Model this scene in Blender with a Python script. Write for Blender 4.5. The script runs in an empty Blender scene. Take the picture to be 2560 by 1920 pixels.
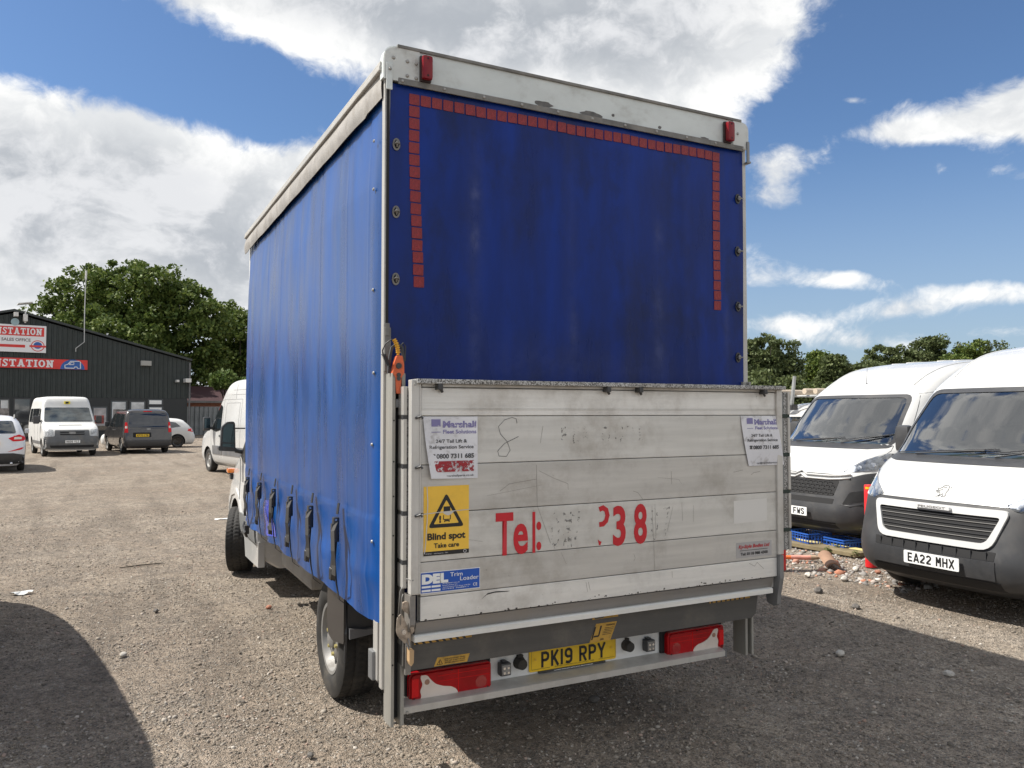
import bpy, bmesh, math, random
import numpy as np
from mathutils import Vector, Matrix, noise
from mathutils.bvhtree import BVHTree
from mathutils.geometry import delaunay_2d_cdt
random.seed(7)
rng = np.random.default_rng(7)
R = math.radians
S = bpy.context.scene
COL = S.collection

# ---------------------------------------------------------------- camera
cam_d = bpy.data.cameras.new('camera')
cam_d.sensor_width = 36.0
cam_d.lens = 1987.0 / 2560.0 * 36.0
cam_d.clip_start = 0.05
cam_d.clip_end = 4000
cam = bpy.data.objects.new('camera', cam_d)
COL.objects.link(cam)
cam.location = (-1.1733, -3.6413, 1.7577)
cam.rotation_euler = (R(90 + 2.045), 0, -R(27.068))
S.camera = cam

# ---------------------------------------------------------------- world, sun
SUN_DIR = Vector((0.69, -0.37, -1.0)).normalized()
W = bpy.data.worlds.new('World')
S.world = W
W.use_nodes = True
nt = W.node_tree
for n in list(nt.nodes):
    nt.nodes.remove(n)

class NT:
    def __init__(self, nt): self.nt = nt
    def n(self, t, **kw):
        nd = self.nt.nodes.new(t)
        for k, v in kw.items():
            if k == 'inp':
                for kk, vv in v.items():
                    if isinstance(vv, bpy.types.NodeSocket): self.nt.links.new(vv, nd.inputs[kk])
                    else: nd.inputs[kk].default_value = vv
            else: setattr(nd, k, v)
        return nd
    def l(self, a, b): self.nt.links.new(a, b)
    def math(self, op, a, b=None, c=None, clamp=False):
        nd = self.nt.nodes.new('ShaderNodeMath'); nd.operation = op; nd.use_clamp = clamp
        for i, v in enumerate((a, b, c)):
            if v is None: continue
            if isinstance(v, bpy.types.NodeSocket): self.nt.links.new(v, nd.inputs[i])
            else: nd.inputs[i].default_value = v
        return nd.outputs[0]
    def vmath(self, op, a, b=None, out=0):
        nd = self.nt.nodes.new('ShaderNodeVectorMath'); nd.operation = op
        for i, v in enumerate((a, b)):
            if v is None: continue
            if isinstance(v, bpy.types.NodeSocket): self.nt.links.new(v, nd.inputs[i])
            else: nd.inputs[i].default_value = v
        return nd.outputs[out]
    def mapr(self, v, a, b, c=0.0, d=1.0, smooth=True):
        nd = self.nt.nodes.new('ShaderNodeMapRange')
        nd.interpolation_type = 'SMOOTHSTEP' if smooth else 'LINEAR'
        self.nt.links.new(v, nd.inputs[0])
        for i, x in enumerate((a, b, c, d)): nd.inputs[i + 1].default_value = x
        return nd.outputs[0]
    def mix(self, f, a, b):
        nd = self.nt.nodes.new('ShaderNodeMix'); nd.data_type = 'RGBA'
        for i, v in ((0, f), (6, a), (7, b)):
            if isinstance(v, bpy.types.NodeSocket): self.nt.links.new(v, nd.inputs[i])
            else: nd.inputs[i].default_value = v
        return nd.outputs[2]

w = NT(nt)
sky = w.n('ShaderNodeTexSky', sky_type='NISHITA', sun_disc=False, sun_elevation=R(51.9), sun_rotation=R(298.2),
          altitude=50.0, air_density=1.0, dust_density=0.6, ozone_density=1.6)
tc = w.n('ShaderNodeTexCoord')
dirv = w.vmath('NORMALIZE', tc.outputs['Generated'])
sep = w.n('ShaderNodeSeparateXYZ', inp={0: dirv})
zc = w.math('MAXIMUM', sep.outputs[2], 0.0)
zz = w.math('ADD', zc, 0.16)
px_ = w.math('DIVIDE', sep.outputs[0], zz)
py_ = w.math('DIVIDE', sep.outputs[1], zz)
pv = w.n('ShaderNodeCombineXYZ', inp={0: w.math('MULTIPLY', sep.outputs[0], 2.2), 1: w.math('MULTIPLY', sep.outputs[1], 2.2), 2: w.math('MULTIPLY', sep.outputs[2], 3.0)}).outputs[0]
F = 1987.0
YAW, PIT = R(27.068), R(2.045)
_fw = Vector((math.sin(YAW) * math.cos(PIT), math.cos(YAW) * math.cos(PIT), math.sin(PIT)))
_rt = Vector((math.cos(YAW), -math.sin(YAW), 0))
_up = _rt.cross(_fw)
def skydir(u, v):   # direction of the sky at an azimuth / height given as photograph coordinates
    return (_fw + _rt * (u - 1280) / F - _up * (v - 960) / F).normalized()
warp = w.n('ShaderNodeTexNoise', inp={'Vector': pv, 'Scale': 3.4, 'Detail': 4.0})
pvw = w.vmath('ADD', pv, w.vmath('SCALE', w.vmath('SUBTRACT', warp.outputs['Color'], (0.5, 0.5, 0.5)), None))
pvw.node.inputs[1].links[0].from_node.inputs['Scale'].default_value = 0.20
n1 = w.n('ShaderNodeTexNoise', inp={'Vector': pvw, 'Scale': 2.6, 'Detail': 13.0, 'Roughness': 0.62}).outputs[0]
n2 = w.n('ShaderNodeTexNoise', inp={'Vector': pvw, 'Scale': 0.9, 'Detail': 4.0, 'Roughness': 0.5}).outputs[0]
# cloud banks: (u, v, radius_u, radius_v, weight) angular gaussians; negative = open blue sky
BANKS = [(200, 400, 330, 230, .46), (560, 640, 260, 150, .42), (-200, 420, 420, 300, .45), (80, 620, 300, 130, .25), (740, 420, 130, 70, .22), (690, 560, 150, 170, .35),
         (1150, 20, 420, 130, .50), (1650, 0, 420, 180, .50), (1380, 130, 380, 100, .35), (820, -60, 300, 110, .4), (1930, 20, 180, 130, .16),
         (480, 180, 330, 95, -.55), (150, 90, 260, 70, -.5), (650, 300, 120, 90, -.35), (-150, 20, 200, 100, -.3),
         (2300, 110, 260, 120, -.42), (2130, 250, 26, 10, .30), (2080, 235, 16, 9, .26), (2160, 205, 30, 8, .26), (2150, 520, 210, 130, -.45), (2030, 240, 90, 60, -.2), (2500, 560, 160, 90, -.35),
         (2430, 300, 170, 40, .40), (2570, 250, 90, 60, .42), (2270, 335, 80, 22, .34), (2450, 440, 130, 32, .40), (1970, 415, 110, 50, .42), (1950, 500, 70, 26, .25),
         (1900, 665, 90, 50, .30), (2120, 690, 95, 26, .40), (2480, 735, 170, 26, .34), (2230, 775, 100, 22, .26), (1950, 815, 150, 24, .28), (2130, 855, 120, 24, .26), (2300, 905, 200, 20, .2), (2500, 830, 90, 18, .22), (2350, 660, 400, 26, -.22), (2400, 600, 300, 40, -.2),
         (2000, 740, 160, 16, -.15), (2300, 630, 260, 24, -.12), (650, 285, 60, 14, .22)]
acc = None
for (u, v, ru, rv, wt) in BANKS:
    c = skydir(u, v)
    t = (_rt - c * _rt.dot(c)).normalized()
    b = c.cross(t).normalized()
    du = w.math('MULTIPLY', w.vmath('DOT_PRODUCT', dirv, tuple(t), out=1), F / ru)
    dv = w.math('MULTIPLY', w.vmath('DOT_PRODUCT', dirv, tuple(b), out=1), F / rv)
    fr = w.vmath('DOT_PRODUCT', dirv, tuple(c), out=1)
    r2 = w.math('ADD', w.math('MULTIPLY', du, du), w.math('MULTIPLY', dv, dv))
    g_ = w.math('MULTIPLY', w.math('EXPONENT', w.math('MULTIPLY', r2, -0.7)), w.math('MULTIPLY', w.math('GREATER_THAN', fr, 0.0), wt))
    acc = g_ if acc is None else w.math('ADD', acc, g_)
# coverage elsewhere: the same broken cumulus
front = w.mapr(w.vmath('DOT_PRODUCT', dirv, tuple(_fw), out=1), 0.60, 0.80, 0.0, 1.0)
else_ = w.math('MULTIPLY', w.math('SUBTRACT', 1.0, front), w.mapr(n2, 0.34, 0.56, -0.06, 0.42))
cov = w.math('ADD', w.math('ADD', w.math('MULTIPLY', w.math('SUBTRACT', n1, 0.5), 1.65), 0.34), w.math('ADD', acc, else_))
alpha = w.mapr(cov, 0.40, 0.68)
thick = w.mapr(cov, 0.66, 1.35)
n3 = w.n('ShaderNodeTexNoise', inp={'Vector': w.vmath('ADD', pvw, (0.07, -0.03, -0.10)), 'Scale': 2.6, 'Detail': 8.0, 'Roughness': 0.60}).outputs[0]
lit = w.mapr(w.math('SUBTRACT', n1, n3), -0.09, 0.10)
white = w.mix(lit, (12.0, 12.3, 12.6, 1), (16.0, 16.0, 15.8, 1))
grey = w.mix(lit, (7.0, 7.5, 8.2, 1), (12.2, 12.4, 12.8, 1))
ccol = w.mix(thick, white, grey)
skyc = w.mix(1.0, sky.outputs[0], (1, 1, 1, 1)); skyc.node.blend_type = 'MULTIPLY'; skyc.node.inputs[7].default_value = (1.30, 1.58, 1.90, 1)
horizon = w.mapr(sep.outputs[2], 0.0, 0.34, 0.62, 0.0)
skyh = w.mix(horizon, skyc, (6.4, 7.8, 9.6, 1))
fin = w.mix(alpha, skyh, ccol)
bg = w.n('ShaderNodeBackground', inp={'Color': fin, 'Strength': 0.047})
wo = w.n('ShaderNodeOutputWorld', inp={0: bg.outputs[0]})

sun_d = bpy.data.lights.new('sun', 'SUN')
sun_d.energy = 5.0
sun_d.angle = R(0.53)
sun_d.color = (1.0, 0.95, 0.87)
sun = bpy.data.objects.new('sun', sun_d)
COL.objects.link(sun)
sun.location = (-20, 10, 30)
sun.rotation_euler = SUN_DIR.to_track_quat('-Z', 'Y').to_euler()

S.view_settings.view_transform = 'Standard'
S.view_settings.look = 'None'
S.view_settings.exposure = 0.50
S.view_settings.gamma = 1.0
S.view_settings.use_curve_mapping = False
S.cycles.use_denoising = True
S.cycles.max_bounces = 8
S.cycles.transparent_max_bounces = 12

# ---------------------------------------------------------------- helpers: materials
MATS = {}
def mat(name, col, rough=0.5, metal=0.0, spec=0.5, vary=0.0, vscale=3.0, bump=0.0, bscale=40.0, dirt=None, dirt_amt=0.0, dscale=2.0,
        coat=0.0, emis=None, stretch=(1, 1, 1), trans=0.0, dthr=(0.45, 0.75)):
    if name in MATS: return MATS[name]
    m = bpy.data.materials.new(name); m.use_nodes = True
    t = NT(m.node_tree); b = m.node_tree.nodes['Principled BSDF']
    col4 = (*col, 1.0)
    b.inputs['Roughness'].default_value = rough
    b.inputs['Metallic'].default_value = metal
    b.inputs['Specular IOR Level'].default_value = spec
    if coat: b.inputs['Coat Weight'].default_value = coat; b.inputs['Coat Roughness'].default_value = 0.04
    if trans: b.inputs['Transmission Weight'].default_value = trans
    b.inputs['Base Color'].default_value = col4
    m.diffuse_color = col4
    if vary or bump or dirt_amt:
        tcn = t.n('ShaderNodeTexCoord')
        mp = t.n('ShaderNodeMapping', inp={0: tcn.outputs['Object'], 'Scale': stretch}).outputs[0]
        c = col4
        if vary:
            nz = t.n('ShaderNodeTexNoise', inp={'Vector': mp, 'Scale': vscale, 'Detail': 6.0, 'Roughness': 0.6}).outputs[0]
            f = t.mapr(nz, 0.3, 0.7, 0, 1)
            c = t.mix(f, tuple(x * (1 - vary) for x in col) + (1,), tuple(min(1, x * (1 + vary)) for x in col) + (1,))
        if dirt_amt:
            nz = t.n('ShaderNodeTexNoise', inp={'Vector': mp, 'Scale': dscale, 'Detail': 9.0, 'Roughness': 0.68}).outputs[0]
            f = t.mapr(nz, dthr[0], dthr[1], 0, dirt_amt)
            c = t.mix(f, c, (*dirt, 1))
            rr = t.mapr(nz, dthr[0], dthr[1], rough, min(1, rough + 0.3))
            t.l(rr, b.inputs['Roughness'])
        if isinstance(c, bpy.types.NodeSocket): t.l(c, b.inputs['Base Color'])
        if bump:
            nz = t.n('ShaderNodeTexNoise', inp={'Vector': mp, 'Scale': bscale, 'Detail': 5.0}).outputs[0]
            bn = t.n('ShaderNodeBump', inp={'Height': nz, 'Strength': bump, 'Distance': 0.01})
            t.l(bn.outputs[0], b.inputs['Normal'])
    if emis:
        b.inputs['Emission Color'].default_value = (*emis[0], 1); b.inputs['Emission Strength'].default_value = emis[1]
    MATS[name] = m
    return m

def glass_mat(name, tint, trans=0.75, rough=0.02, boost=0.05):
    if name in MATS: return MATS[name]
    m = bpy.data.materials.new(name); m.use_nodes = True
    t = NT(m.node_tree); ns = m.node_tree.nodes
    for n in list(ns): ns.remove(n)
    tr = t.n('ShaderNodeBsdfTransparent', inp={0: (*[x * trans for x in tint], 1)})
    gl = t.n('ShaderNodeBsdfGlossy', inp={'Color': (1, 1, 1, 1), 'Roughness': rough})
    fr = t.n('ShaderNodeFresnel', inp={0: 1.5})
    f = t.math('ADD', t.math('MULTIPLY', fr.outputs[0], 3.2), boost, clamp=True)
    mx = t.n('ShaderNodeMixShader', inp={0: f, 1: tr.outputs[0], 2: gl.outputs[0]})
    t.n('ShaderNodeOutputMaterial', inp={0: mx.outputs[0]})
    m.diffuse_color = (*tint, 0.5)
    MATS[name] = m
    return m

def decal_mat(name, col, thr=0.5, scale=30.0, amt=1.0, rough=0.6):
    """worn lettering: parts of it flaked off"""
    if name in MATS: return MATS[name]
    m = bpy.data.materials.new(name); m.use_nodes = True
    t = NT(m.node_tree); b = m.node_tree.nodes['Principled BSDF']
    b.inputs['Base Color'].default_value = (*col, 1); b.inputs['Roughness'].default_value = rough
    tcn = t.n('ShaderNodeTexCoord')
    nz = t.n('ShaderNodeTexNoise', inp={'Vector': tcn.outputs['Object'], 'Scale': scale, 'Detail': 5.0, 'Roughness': 0.7}).outputs[0]
    f = t.mapr(nz, thr - 0.03, thr + 0.03, 0, amt)
    tr = t.n('ShaderNodeBsdfTransparent')
    mx = t.n('ShaderNodeMixShader', inp={0: f, 1: tr.outputs[0], 2: b.outputs[0]})
    t.l(mx.outputs[0], m.node_tree.nodes['Material Output'].inputs[0])
    MATS[name] = m
    return m

# ---------------------------------------------------------------- helpers: objects and meshes
def tag(o, label=None, cat=None, group=None, kind=None):
    if label: o['label'] = label
    if cat: o['category'] = cat
    if group: o['group'] = group
    if kind: o['kind'] = kind
    return o

def empty(name, loc=(0, 0, 0), rz=0.0, label=None, cat=None, group=None, rx=0.0, ry=0.0):
    o = bpy.data.objects.new(name, None); COL.objects.link(o)
    o.empty_display_size = 0.2
    o.location = loc; o.rotation_euler = (rx, ry, rz)
    return tag(o, label, cat, group)

def link_mesh(name, me, m=None, parent=None, loc=None, smooth=False):
    if m is not None and len(me.materials) == 0: me.materials.append(m)
    if smooth: me.shade_smooth()
    o = bpy.data.objects.new(name, me); COL.objects.link(o)
    if parent: o.parent = parent
    if loc: o.location = loc
    return o

def share(name, src, parent, loc=(0, 0, 0), rot=None, scale=None):
    o = bpy.data.objects.new(name, src.data); COL.objects.link(o)
    o.parent = parent; o.location = loc
    if rot: o.rotation_euler = rot
    if scale: o.scale = scale
    return o

def copy_tree(o, parent=None):
    c = o.copy(); COL.objects.link(c)
    if parent: c.parent = parent
    for ch in list(o.children): copy_tree(ch, c)
    return c

class MB:
    def __init__(self, off=(0, 0, 0)):
        self.v = []; self.f = []; self.mi = []; self.cur = 0; self.off = off
    def add(self, vs, fs):
        n = len(self.v)
        self.v += [tuple(map(float, p)) for p in vs]
        self.f += [tuple(i + n for i in f) for f in fs]
        self.mi += [self.cur] * len(fs)
        return self
    def bx(self, x0, x1, y0, y1, z0, z1, b=0.0):
        """box by limits, b = edge chamfer"""
        if x1 < x0: x0, x1 = x1, x0
        if y1 < y0: y0, y1 = y1, y0
        if z1 < z0: z0, z1 = z1, z0
        if b <= 0:
            return self.add([(x0,y0,z0),(x1,y0,z0),(x1,y1,z0),(x0,y1,z0),(x0,y0,z1),(x1,y0,z1),(x1,y1,z1),(x0,y1,z1)],
                            [(0,3,2,1),(4,5,6,7),(0,1,5,4),(1,2,6,5),(2,3,7,6),(3,0,4,7)])
        bm = bmesh.new()
        bmesh.ops.create_cube(bm, size=1)
        for q in bm.verts:
            q.co = Vector(((x0+x1)/2+q.co.x*(x1-x0), (y0+y1)/2+q.co.y*(y1-y0), (z0+z1)/2+q.co.z*(z1-z0)))
        b = min(b, (x1-x0)*.45, (y1-y0)*.45, (z1-z0)*.45)
        bmesh.ops.bevel(bm, geom=bm.edges[:], offset=b, segments=2, affect='EDGES', profile=0.6)
        return self.bm(bm)
    def bm(self, bm):
        bm.verts.index_update()
        self.add([q.co for q in bm.verts], [tuple(x.index for x in f.verts) for f in bm.faces]); bm.free(); return self
    def prism(self, poly, axis, a0, a1):
        """poly = 2D points; axis 'x': (y,z), 'y': (x,z), 'z': (x,y)"""
        def P(p, a): return {'x': (a, p[0], p[1]), 'y': (p[0], a, p[1]), 'z': (p[0], p[1], a)}[axis]
        n = len(poly)
        vs = [P(p, a0) for p in poly] + [P(p, a1) for p in poly]
        fs = [tuple(range(n)), tuple(range(2*n-1, n-1, -1))] + [(i, i+n, (i+1) % n + n, (i+1) % n) for i in range(n)]
        return self.add(vs, fs)
    def cyl(self, p0, p1, r0, r1=None, seg=12, caps=True):
        r1 = r0 if r1 is None else r1
        p0, p1 = Vector(p0), Vector(p1); d = (p1 - p0).normalized()
        a = d.orthogonal().normalized(); b = d.cross(a)
        vs = []
        for p, r in ((p0, r0), (p1, r1)):
            for i in range(seg):
                t = 2*math.pi*i/seg; vs.append(p + a*math.cos(t)*r + b*math.sin(t)*r)
        fs = [(i, (i+1) % seg, (i+1) % seg+seg, i+seg) for i in range(seg)]
        if caps: fs += [tuple(range(seg-1, -1, -1)), tuple(range(seg, 2*seg))]
        return self.add(vs, fs)
    def tube(self, pts, r, seg=8, flat=None):
        """swept tube; flat=(wx, wz) gives a strap of that section, r ignored"""
        pts = [Vector(p) for p in pts]; rings = []
        up = None
        for i, p in enumerate(pts):
            d = (pts[min(i+1, len(pts)-1)] - pts[max(i-1, 0)]).normalized()
            if up is None: up = d.orthogonal().normalized() if flat is None else (Vector((0, 1, 0)) if abs(d.y) < .9 else Vector((0, 0, 1)))
            a = (up - d*up.dot(d)).normalized(); b = d.cross(a); up = a
            rr = r[i] if isinstance(r, (list, tuple)) else r
            if flat: rings.append([p+a*flat[0]+b*flat[1], p-a*flat[0]+b*flat[1], p-a*flat[0]-b*flat[1], p+a*flat[0]-b*flat[1]])
            else: rings.append([p + a*math.cos(2*math.pi*k/seg)*rr + b*math.sin(2*math.pi*k/seg)*rr for k in range(seg)])
        s = len(rings[0]); vs = [q for rg in rings for q in rg]
        fs = [(i*s+k, i*s+(k+1) % s, (i+1)*s+(k+1) % s, (i+1)*s+k) for i in range(len(rings)-1) for k in range(s)]
        fs += [tuple(range(s-1, -1, -1)), tuple(range(len(vs)-s, len(vs)))]
        return self.add(vs, fs)
    def lathe(self, prof, axis_p=(0, 0, 0), axis='x', seg=32, closed=False):
        """prof: (a, r) along axis"""
        vs = []; n = len(prof)
        for i in range(seg):
            t = 2*math.pi*i/seg; c, s = math.cos(t), math.sin(t)
            for a, r in prof:
                q = {'x': (a, r*c, r*s), 'y': (r*s, a, r*c), 'z': (r*c, r*s, a)}[axis]
                vs.append((q[0]+axis_p[0], q[1]+axis_p[1], q[2]+axis_p[2]))
        m = n if closed else n-1
        fs = [(i*n+j, i*n+(j+1) % n, ((i+1) % seg)*n+(j+1) % n, ((i+1) % seg)*n+j) for i in range(seg) for j in range(m)]
        return self.add(vs, fs)
    def mesh(self, name, recalc=True):
        me = bpy.data.meshes.new(name)
        ox, oy, oz = self.off
        me.from_pydata([(a-ox, b-oy, c-oz) for a, b, c in self.v], [], self.f)
        if any(self.mi): me.polygons.foreach_set('material_index', self.mi)
        if recalc:
            bm = bmesh.new(); bm.from_mesh(me); bmesh.ops.recalc_face_normals(bm, faces=bm.faces[:]); bm.to_mesh(me); bm.free()
        me.update()
        return me
    def build(self, name, m, parent=None, smooth=False, label=None, cat=None, group=None, kind=None, loc=None, mats=None, angle=None, recalc=True):
        me = self.mesh(name, recalc)
        for q in (mats or ([m] if m else [])): me.materials.append(q)
        o = bpy.data.objects.new(name, me); COL.objects.link(o)
        if parent: o.parent = parent
        if loc: o.location = loc
        if smooth:
            if angle: me.shade_smooth(); me.set_sharp_from_angle(angle=R(angle))
            else: me.shade_smooth()
        return tag(o, label, cat, group, kind)

def frame_matrix(org, right, up):
    r_ = Vector(right).normalized(); u_ = Vector(up).normalized(); n_ = r_.cross(u_)
    M = Matrix.Identity(4)
    for i in range(3): M[i][0] = r_[i]; M[i][1] = u_[i]; M[i][2] = n_[i]; M[i][3] = org[i]
    return M

def text_mesh(s, h=0.1, w=None, bold=0.0, xs=1.0, shear=0.0, align='LEFT', depth=0.0006, spacing=1.0, serif=False):
    """lettering h tall (capital height), optionally fitted to width w; lies in local XY facing +Z"""
    cu = bpy.data.curves.new('lettering', 'FONT'); cu.body = s; cu.size = 1.0; cu.offset = bold; cu.shear = shear
    cu.extrude = 0.0; cu.space_character = spacing; cu.resolution_u = 4
    ob = bpy.data.objects.new('lettering_tmp', cu)
    me = bpy.data.meshes.new_from_object(ob)
    bpy.data.objects.remove(ob); bpy.data.curves.remove(cu)
    n = len(me.vertices); a = np.empty(n*3); me.vertices.foreach_get('co', a); a = a.reshape(-1, 3)
    if n == 0: return me
    cap = 0.73
    k = h/cap
    x0, x1 = a[:, 0].min(), a[:, 0].max()
    kx = (w/(x1-x0)) if w else k*xs
    a[:, 0] = (a[:, 0]-x0)*kx; a[:, 1] *= k
    wd = a[:, 0].max()
    if align == 'CENTER': a[:, 0] -= wd/2
    elif align == 'RIGHT': a[:, 0] -= wd
    a[:, 2] = depth
    me.vertices.foreach_set('co', a.ravel()); me.update()
    me.materials.clear()
    return me

def put_text(name, s, m, parent, org, right, up, **kw):
    me = text_mesh(s, **kw)
    me.transform(frame_matrix(org, right, up))
    me.name = name
    return link_mesh(name, me, m, parent)

def rpoly(pts, r, seg=4):
    """round the corners of a 2D polygon; r scalar or per-corner list"""
    out = []; n = len(pts)
    for i in range(n):
        p = Vector(pts[i]); a = Vector(pts[i-1]); b = Vector(pts[(i+1) % n])
        ri = r[i] if isinstance(r, (list, tuple)) else r
        if ri <= 0: out.append(tuple(p)); continue
        da = (a-p); db = (b-p)
        k = min(ri, da.length*.45, db.length*.45)
        pa = p+da.normalized()*k; pb = p+db.normalized()*k
        for j in range(seg+1):
            t = j/seg
            out.append(tuple(pa*(1-t)**2 + p*2*t*(1-t) + pb*t*t))
    return out

def densify(poly, d):
    out = []
    n = len(poly)
    for i in range(n):
        a = Vector(poly[i]); b = Vector(poly[(i+1) % n]); k = max(1, int((b-a).length/d))
        for j in range(k): out.append(a.lerp(b, j/k))
    return out

def tri_poly(poly, d=0.06):
    """triangulated fill of a 2D polygon with inner points, returns verts, faces, boundary count"""
    bd = densify(poly, d)
    xs = [p.x for p in bd]; ys = [p.y for p in bd]
    def inside(x, y):
        c = False; n = len(bd); j = n-1
        for i in range(n):
            if (bd[i].y > y) != (bd[j].y > y) and x < (bd[j].x-bd[i].x)*(y-bd[i].y)/(bd[j].y-bd[i].y)+bd[i].x: c = not c
            j = i
        return c
    vs = [Vector(p) for p in bd]; nb = len(bd)
    x = min(xs)+d*.5
    while x < max(xs):
        y = min(ys)+d*.5
        while y < max(ys):
            if inside(x, y) and min((Vector((x, y))-q).length for q in bd) > d*.35: vs.append(Vector((x, y)))
            y += d
        x += d
    ed = [(i, (i+1) % nb) for i in range(nb)]
    r = delaunay_2d_cdt(vs, ed, [list(range(nb))], 1, 1e-6)
    return [tuple(p) for p in r[0]], [tuple(f) for f in r[2]], nb

def drape(bvh, poly, view, off=0.003, d=0.06, thick=0.012, flat=None):
    """lay a 2D outline onto a body: view 'front' (x,z from +y), 'rear', 'left' (y,z from -x), 'right'"""
    V, Fc, nb = tri_poly(poly, d)
    far = 8.0
    fn = {'front': (lambda a, b: Vector((a, far, b)), Vector((0, -1, 0))), 'rear': (lambda a, b: Vector((a, -far-4, b)), Vector((0, 1, 0))),
          'left': (lambda a, b: Vector((-far, a, b)), Vector((1, 0, 0))), 'right': (lambda a, b: Vector((far, a, b)), Vector((-1, 0, 0))),
          'top': (lambda a, b: Vector((a, b, far)), Vector((0, 0, -1)))}[view]
    o_, dd = fn
    pts = []; last = None
    for a, b in V:
        hit = bvh.ray_cast(o_(a, b), dd)
        if hit[0] is None: pts.append(None)
        else: pts.append(hit[0]-dd*off); last = hit[0]
    good = [(V[i], p) for i, p in enumerate(pts) if p is not None]
    if not good: return None
    for i, p in enumerate(pts):
        if p is None:
            q = min(good, key=lambda g: (g[0][0]-V[i][0])**2+(g[0][1]-V[i][1])**2)[1]
            o = o_(*V[i]); dep = (q-o).dot(dd); pts[i] = o+dd*dep
    # boundary edges for the rim
    from collections import Counter
    ec = Counter()
    for f in Fc:
        for i in range(len(f)): ec[tuple(sorted((f[i], f[(i+1) % len(f)])))] += 1
    be = [e for e, c in ec.items() if c == 1]
    n = len(pts)
    vs = [tuple(p) for p in pts] + [tuple(p+dd*(thick+off)) for p in pts]
    fs = list(Fc) + [(a, b, b+n, a+n) for a, b in be]
    return vs, fs

def drape_obj(name, bvh, poly, view, m, parent, smooth=True, **kw):
    r = drape(bvh, poly, view, **kw)
    if r is None: return None
    mb = MB(); mb.add(*r)
    o = mb.build(name, m, parent, recalc=True)
    if smooth: o.data.shade_smooth(); o.data.set_sharp_from_angle(angle=R(35))
    return o
# ---------------------------------------------------------------- materials
M = {}
M['white_paint'] = mat('white_paint', (.56, .56, .55), .20, coat=.5, vary=.03, vscale=1.5, dirt=(.45, .42, .37), dirt_amt=.10, dscale=1.2)
M['white_dull'] = mat('white_dull', (.62, .62, .605), .45, coat=.15, vary=.05, dirt=(.40, .36, .29), dirt_amt=.35, dscale=1.5)
M['black_plastic'] = mat('black_plastic', (.040, .041, .044), .42, vary=.2, vscale=2.0, bump=.05, bscale=300, dirt=(.12, .11, .10), dirt_amt=.25, dscale=3)
M['grey_plastic'] = mat('grey_plastic', (.13, .13, .135), .55, vary=.2, dirt=(.2, .18, .15), dirt_amt=.5)
M['rubber'] = mat('rubber', (.022, .021, .020), .75, vary=.2, bump=.2, bscale=60, dirt=(.12, .105, .085), dirt_amt=.55, dscale=5)
M['dark'] = mat('dark', (.012, .012, .013), .8)
M['dark_gloss'] = mat('dark_gloss', (.01, .012, .014), .06, coat=.6)
M['window_dark'] = mat('window_dark', (.012, .016, .018), .03, spec=1.0, coat=1.0)
M['glass'] = glass_mat('windscreen_glass', (.80, .93, .90), .80)
M['lens'] = glass_mat('lamp_lens', (.95, .97, 1.0), .92, .05, .02)
M['chrome'] = mat('chrome', (.75, .76, .78), .15, metal=1.0)
M['silver'] = mat('silver', (.27, .265, .255), .5, metal=.35, vary=.1, dirt=(.12, .10, .08), dirt_amt=.5, dscale=6)
M['seat'] = mat('seat_cloth', (.07, .072, .078), .9)
M['dash'] = mat('dashboard', (.07, .07, .072), .7)
M['plate_white'] = mat('plate_white', (.80, .81, .80), .35)
M['plate_yellow'] = mat('plate_yellow', (.80, .52, .02), .35, vary=.06, dirt=(.25, .16, .03), dirt_amt=.3)
M['ink'] = mat('ink', (.012, .012, .013), .5)
M['red_lens'] = mat('red_lens', (.34, .002, .006), .28, spec=.3, vary=.25, vscale=6)
M['red_lens2'] = mat('red_lens_bright', (.60, .006, .010), .25, spec=.3)
M['clear_lens'] = mat('clear_lens', (.66, .58, .52), .25, coat=.3, vary=.1)
M['amber'] = mat('amber', (.85, .22, .01), .15, coat=1.0)
M['mirror'] = mat('mirror_glass', (.05, .075, .09), .03, metal=1.0)

# ---------------------------------------------------------------- vehicle bodies
def pchip(xs, ys, x):
    xs = np.asarray(xs, float); ys = np.asarray(ys, float); n = len(xs)
    h = np.diff(xs); dlt = np.diff(ys)/h; m_ = np.zeros(n)
    for i in range(1, n-1):
        if dlt[i-1]*dlt[i] > 0:
            w1 = 2*h[i]+h[i-1]; w2 = h[i]+2*h[i-1]; m_[i] = (w1+w2)/(w1/dlt[i-1]+w2/dlt[i])
    m_[0] = dlt[0]; m_[-1] = dlt[-1]
    i = int(np.clip(np.searchsorted(xs, x)-1, 0, n-2)); t = (x-xs[i])/h[i]
    return ((1+2*t)*(1-t)**2*ys[i]+t*(1-t)**2*h[i]*m_[i]+t*t*(3-2*t)*ys[i+1]+t*t*(t-1)*h[i]*m_[i+1])

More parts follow.
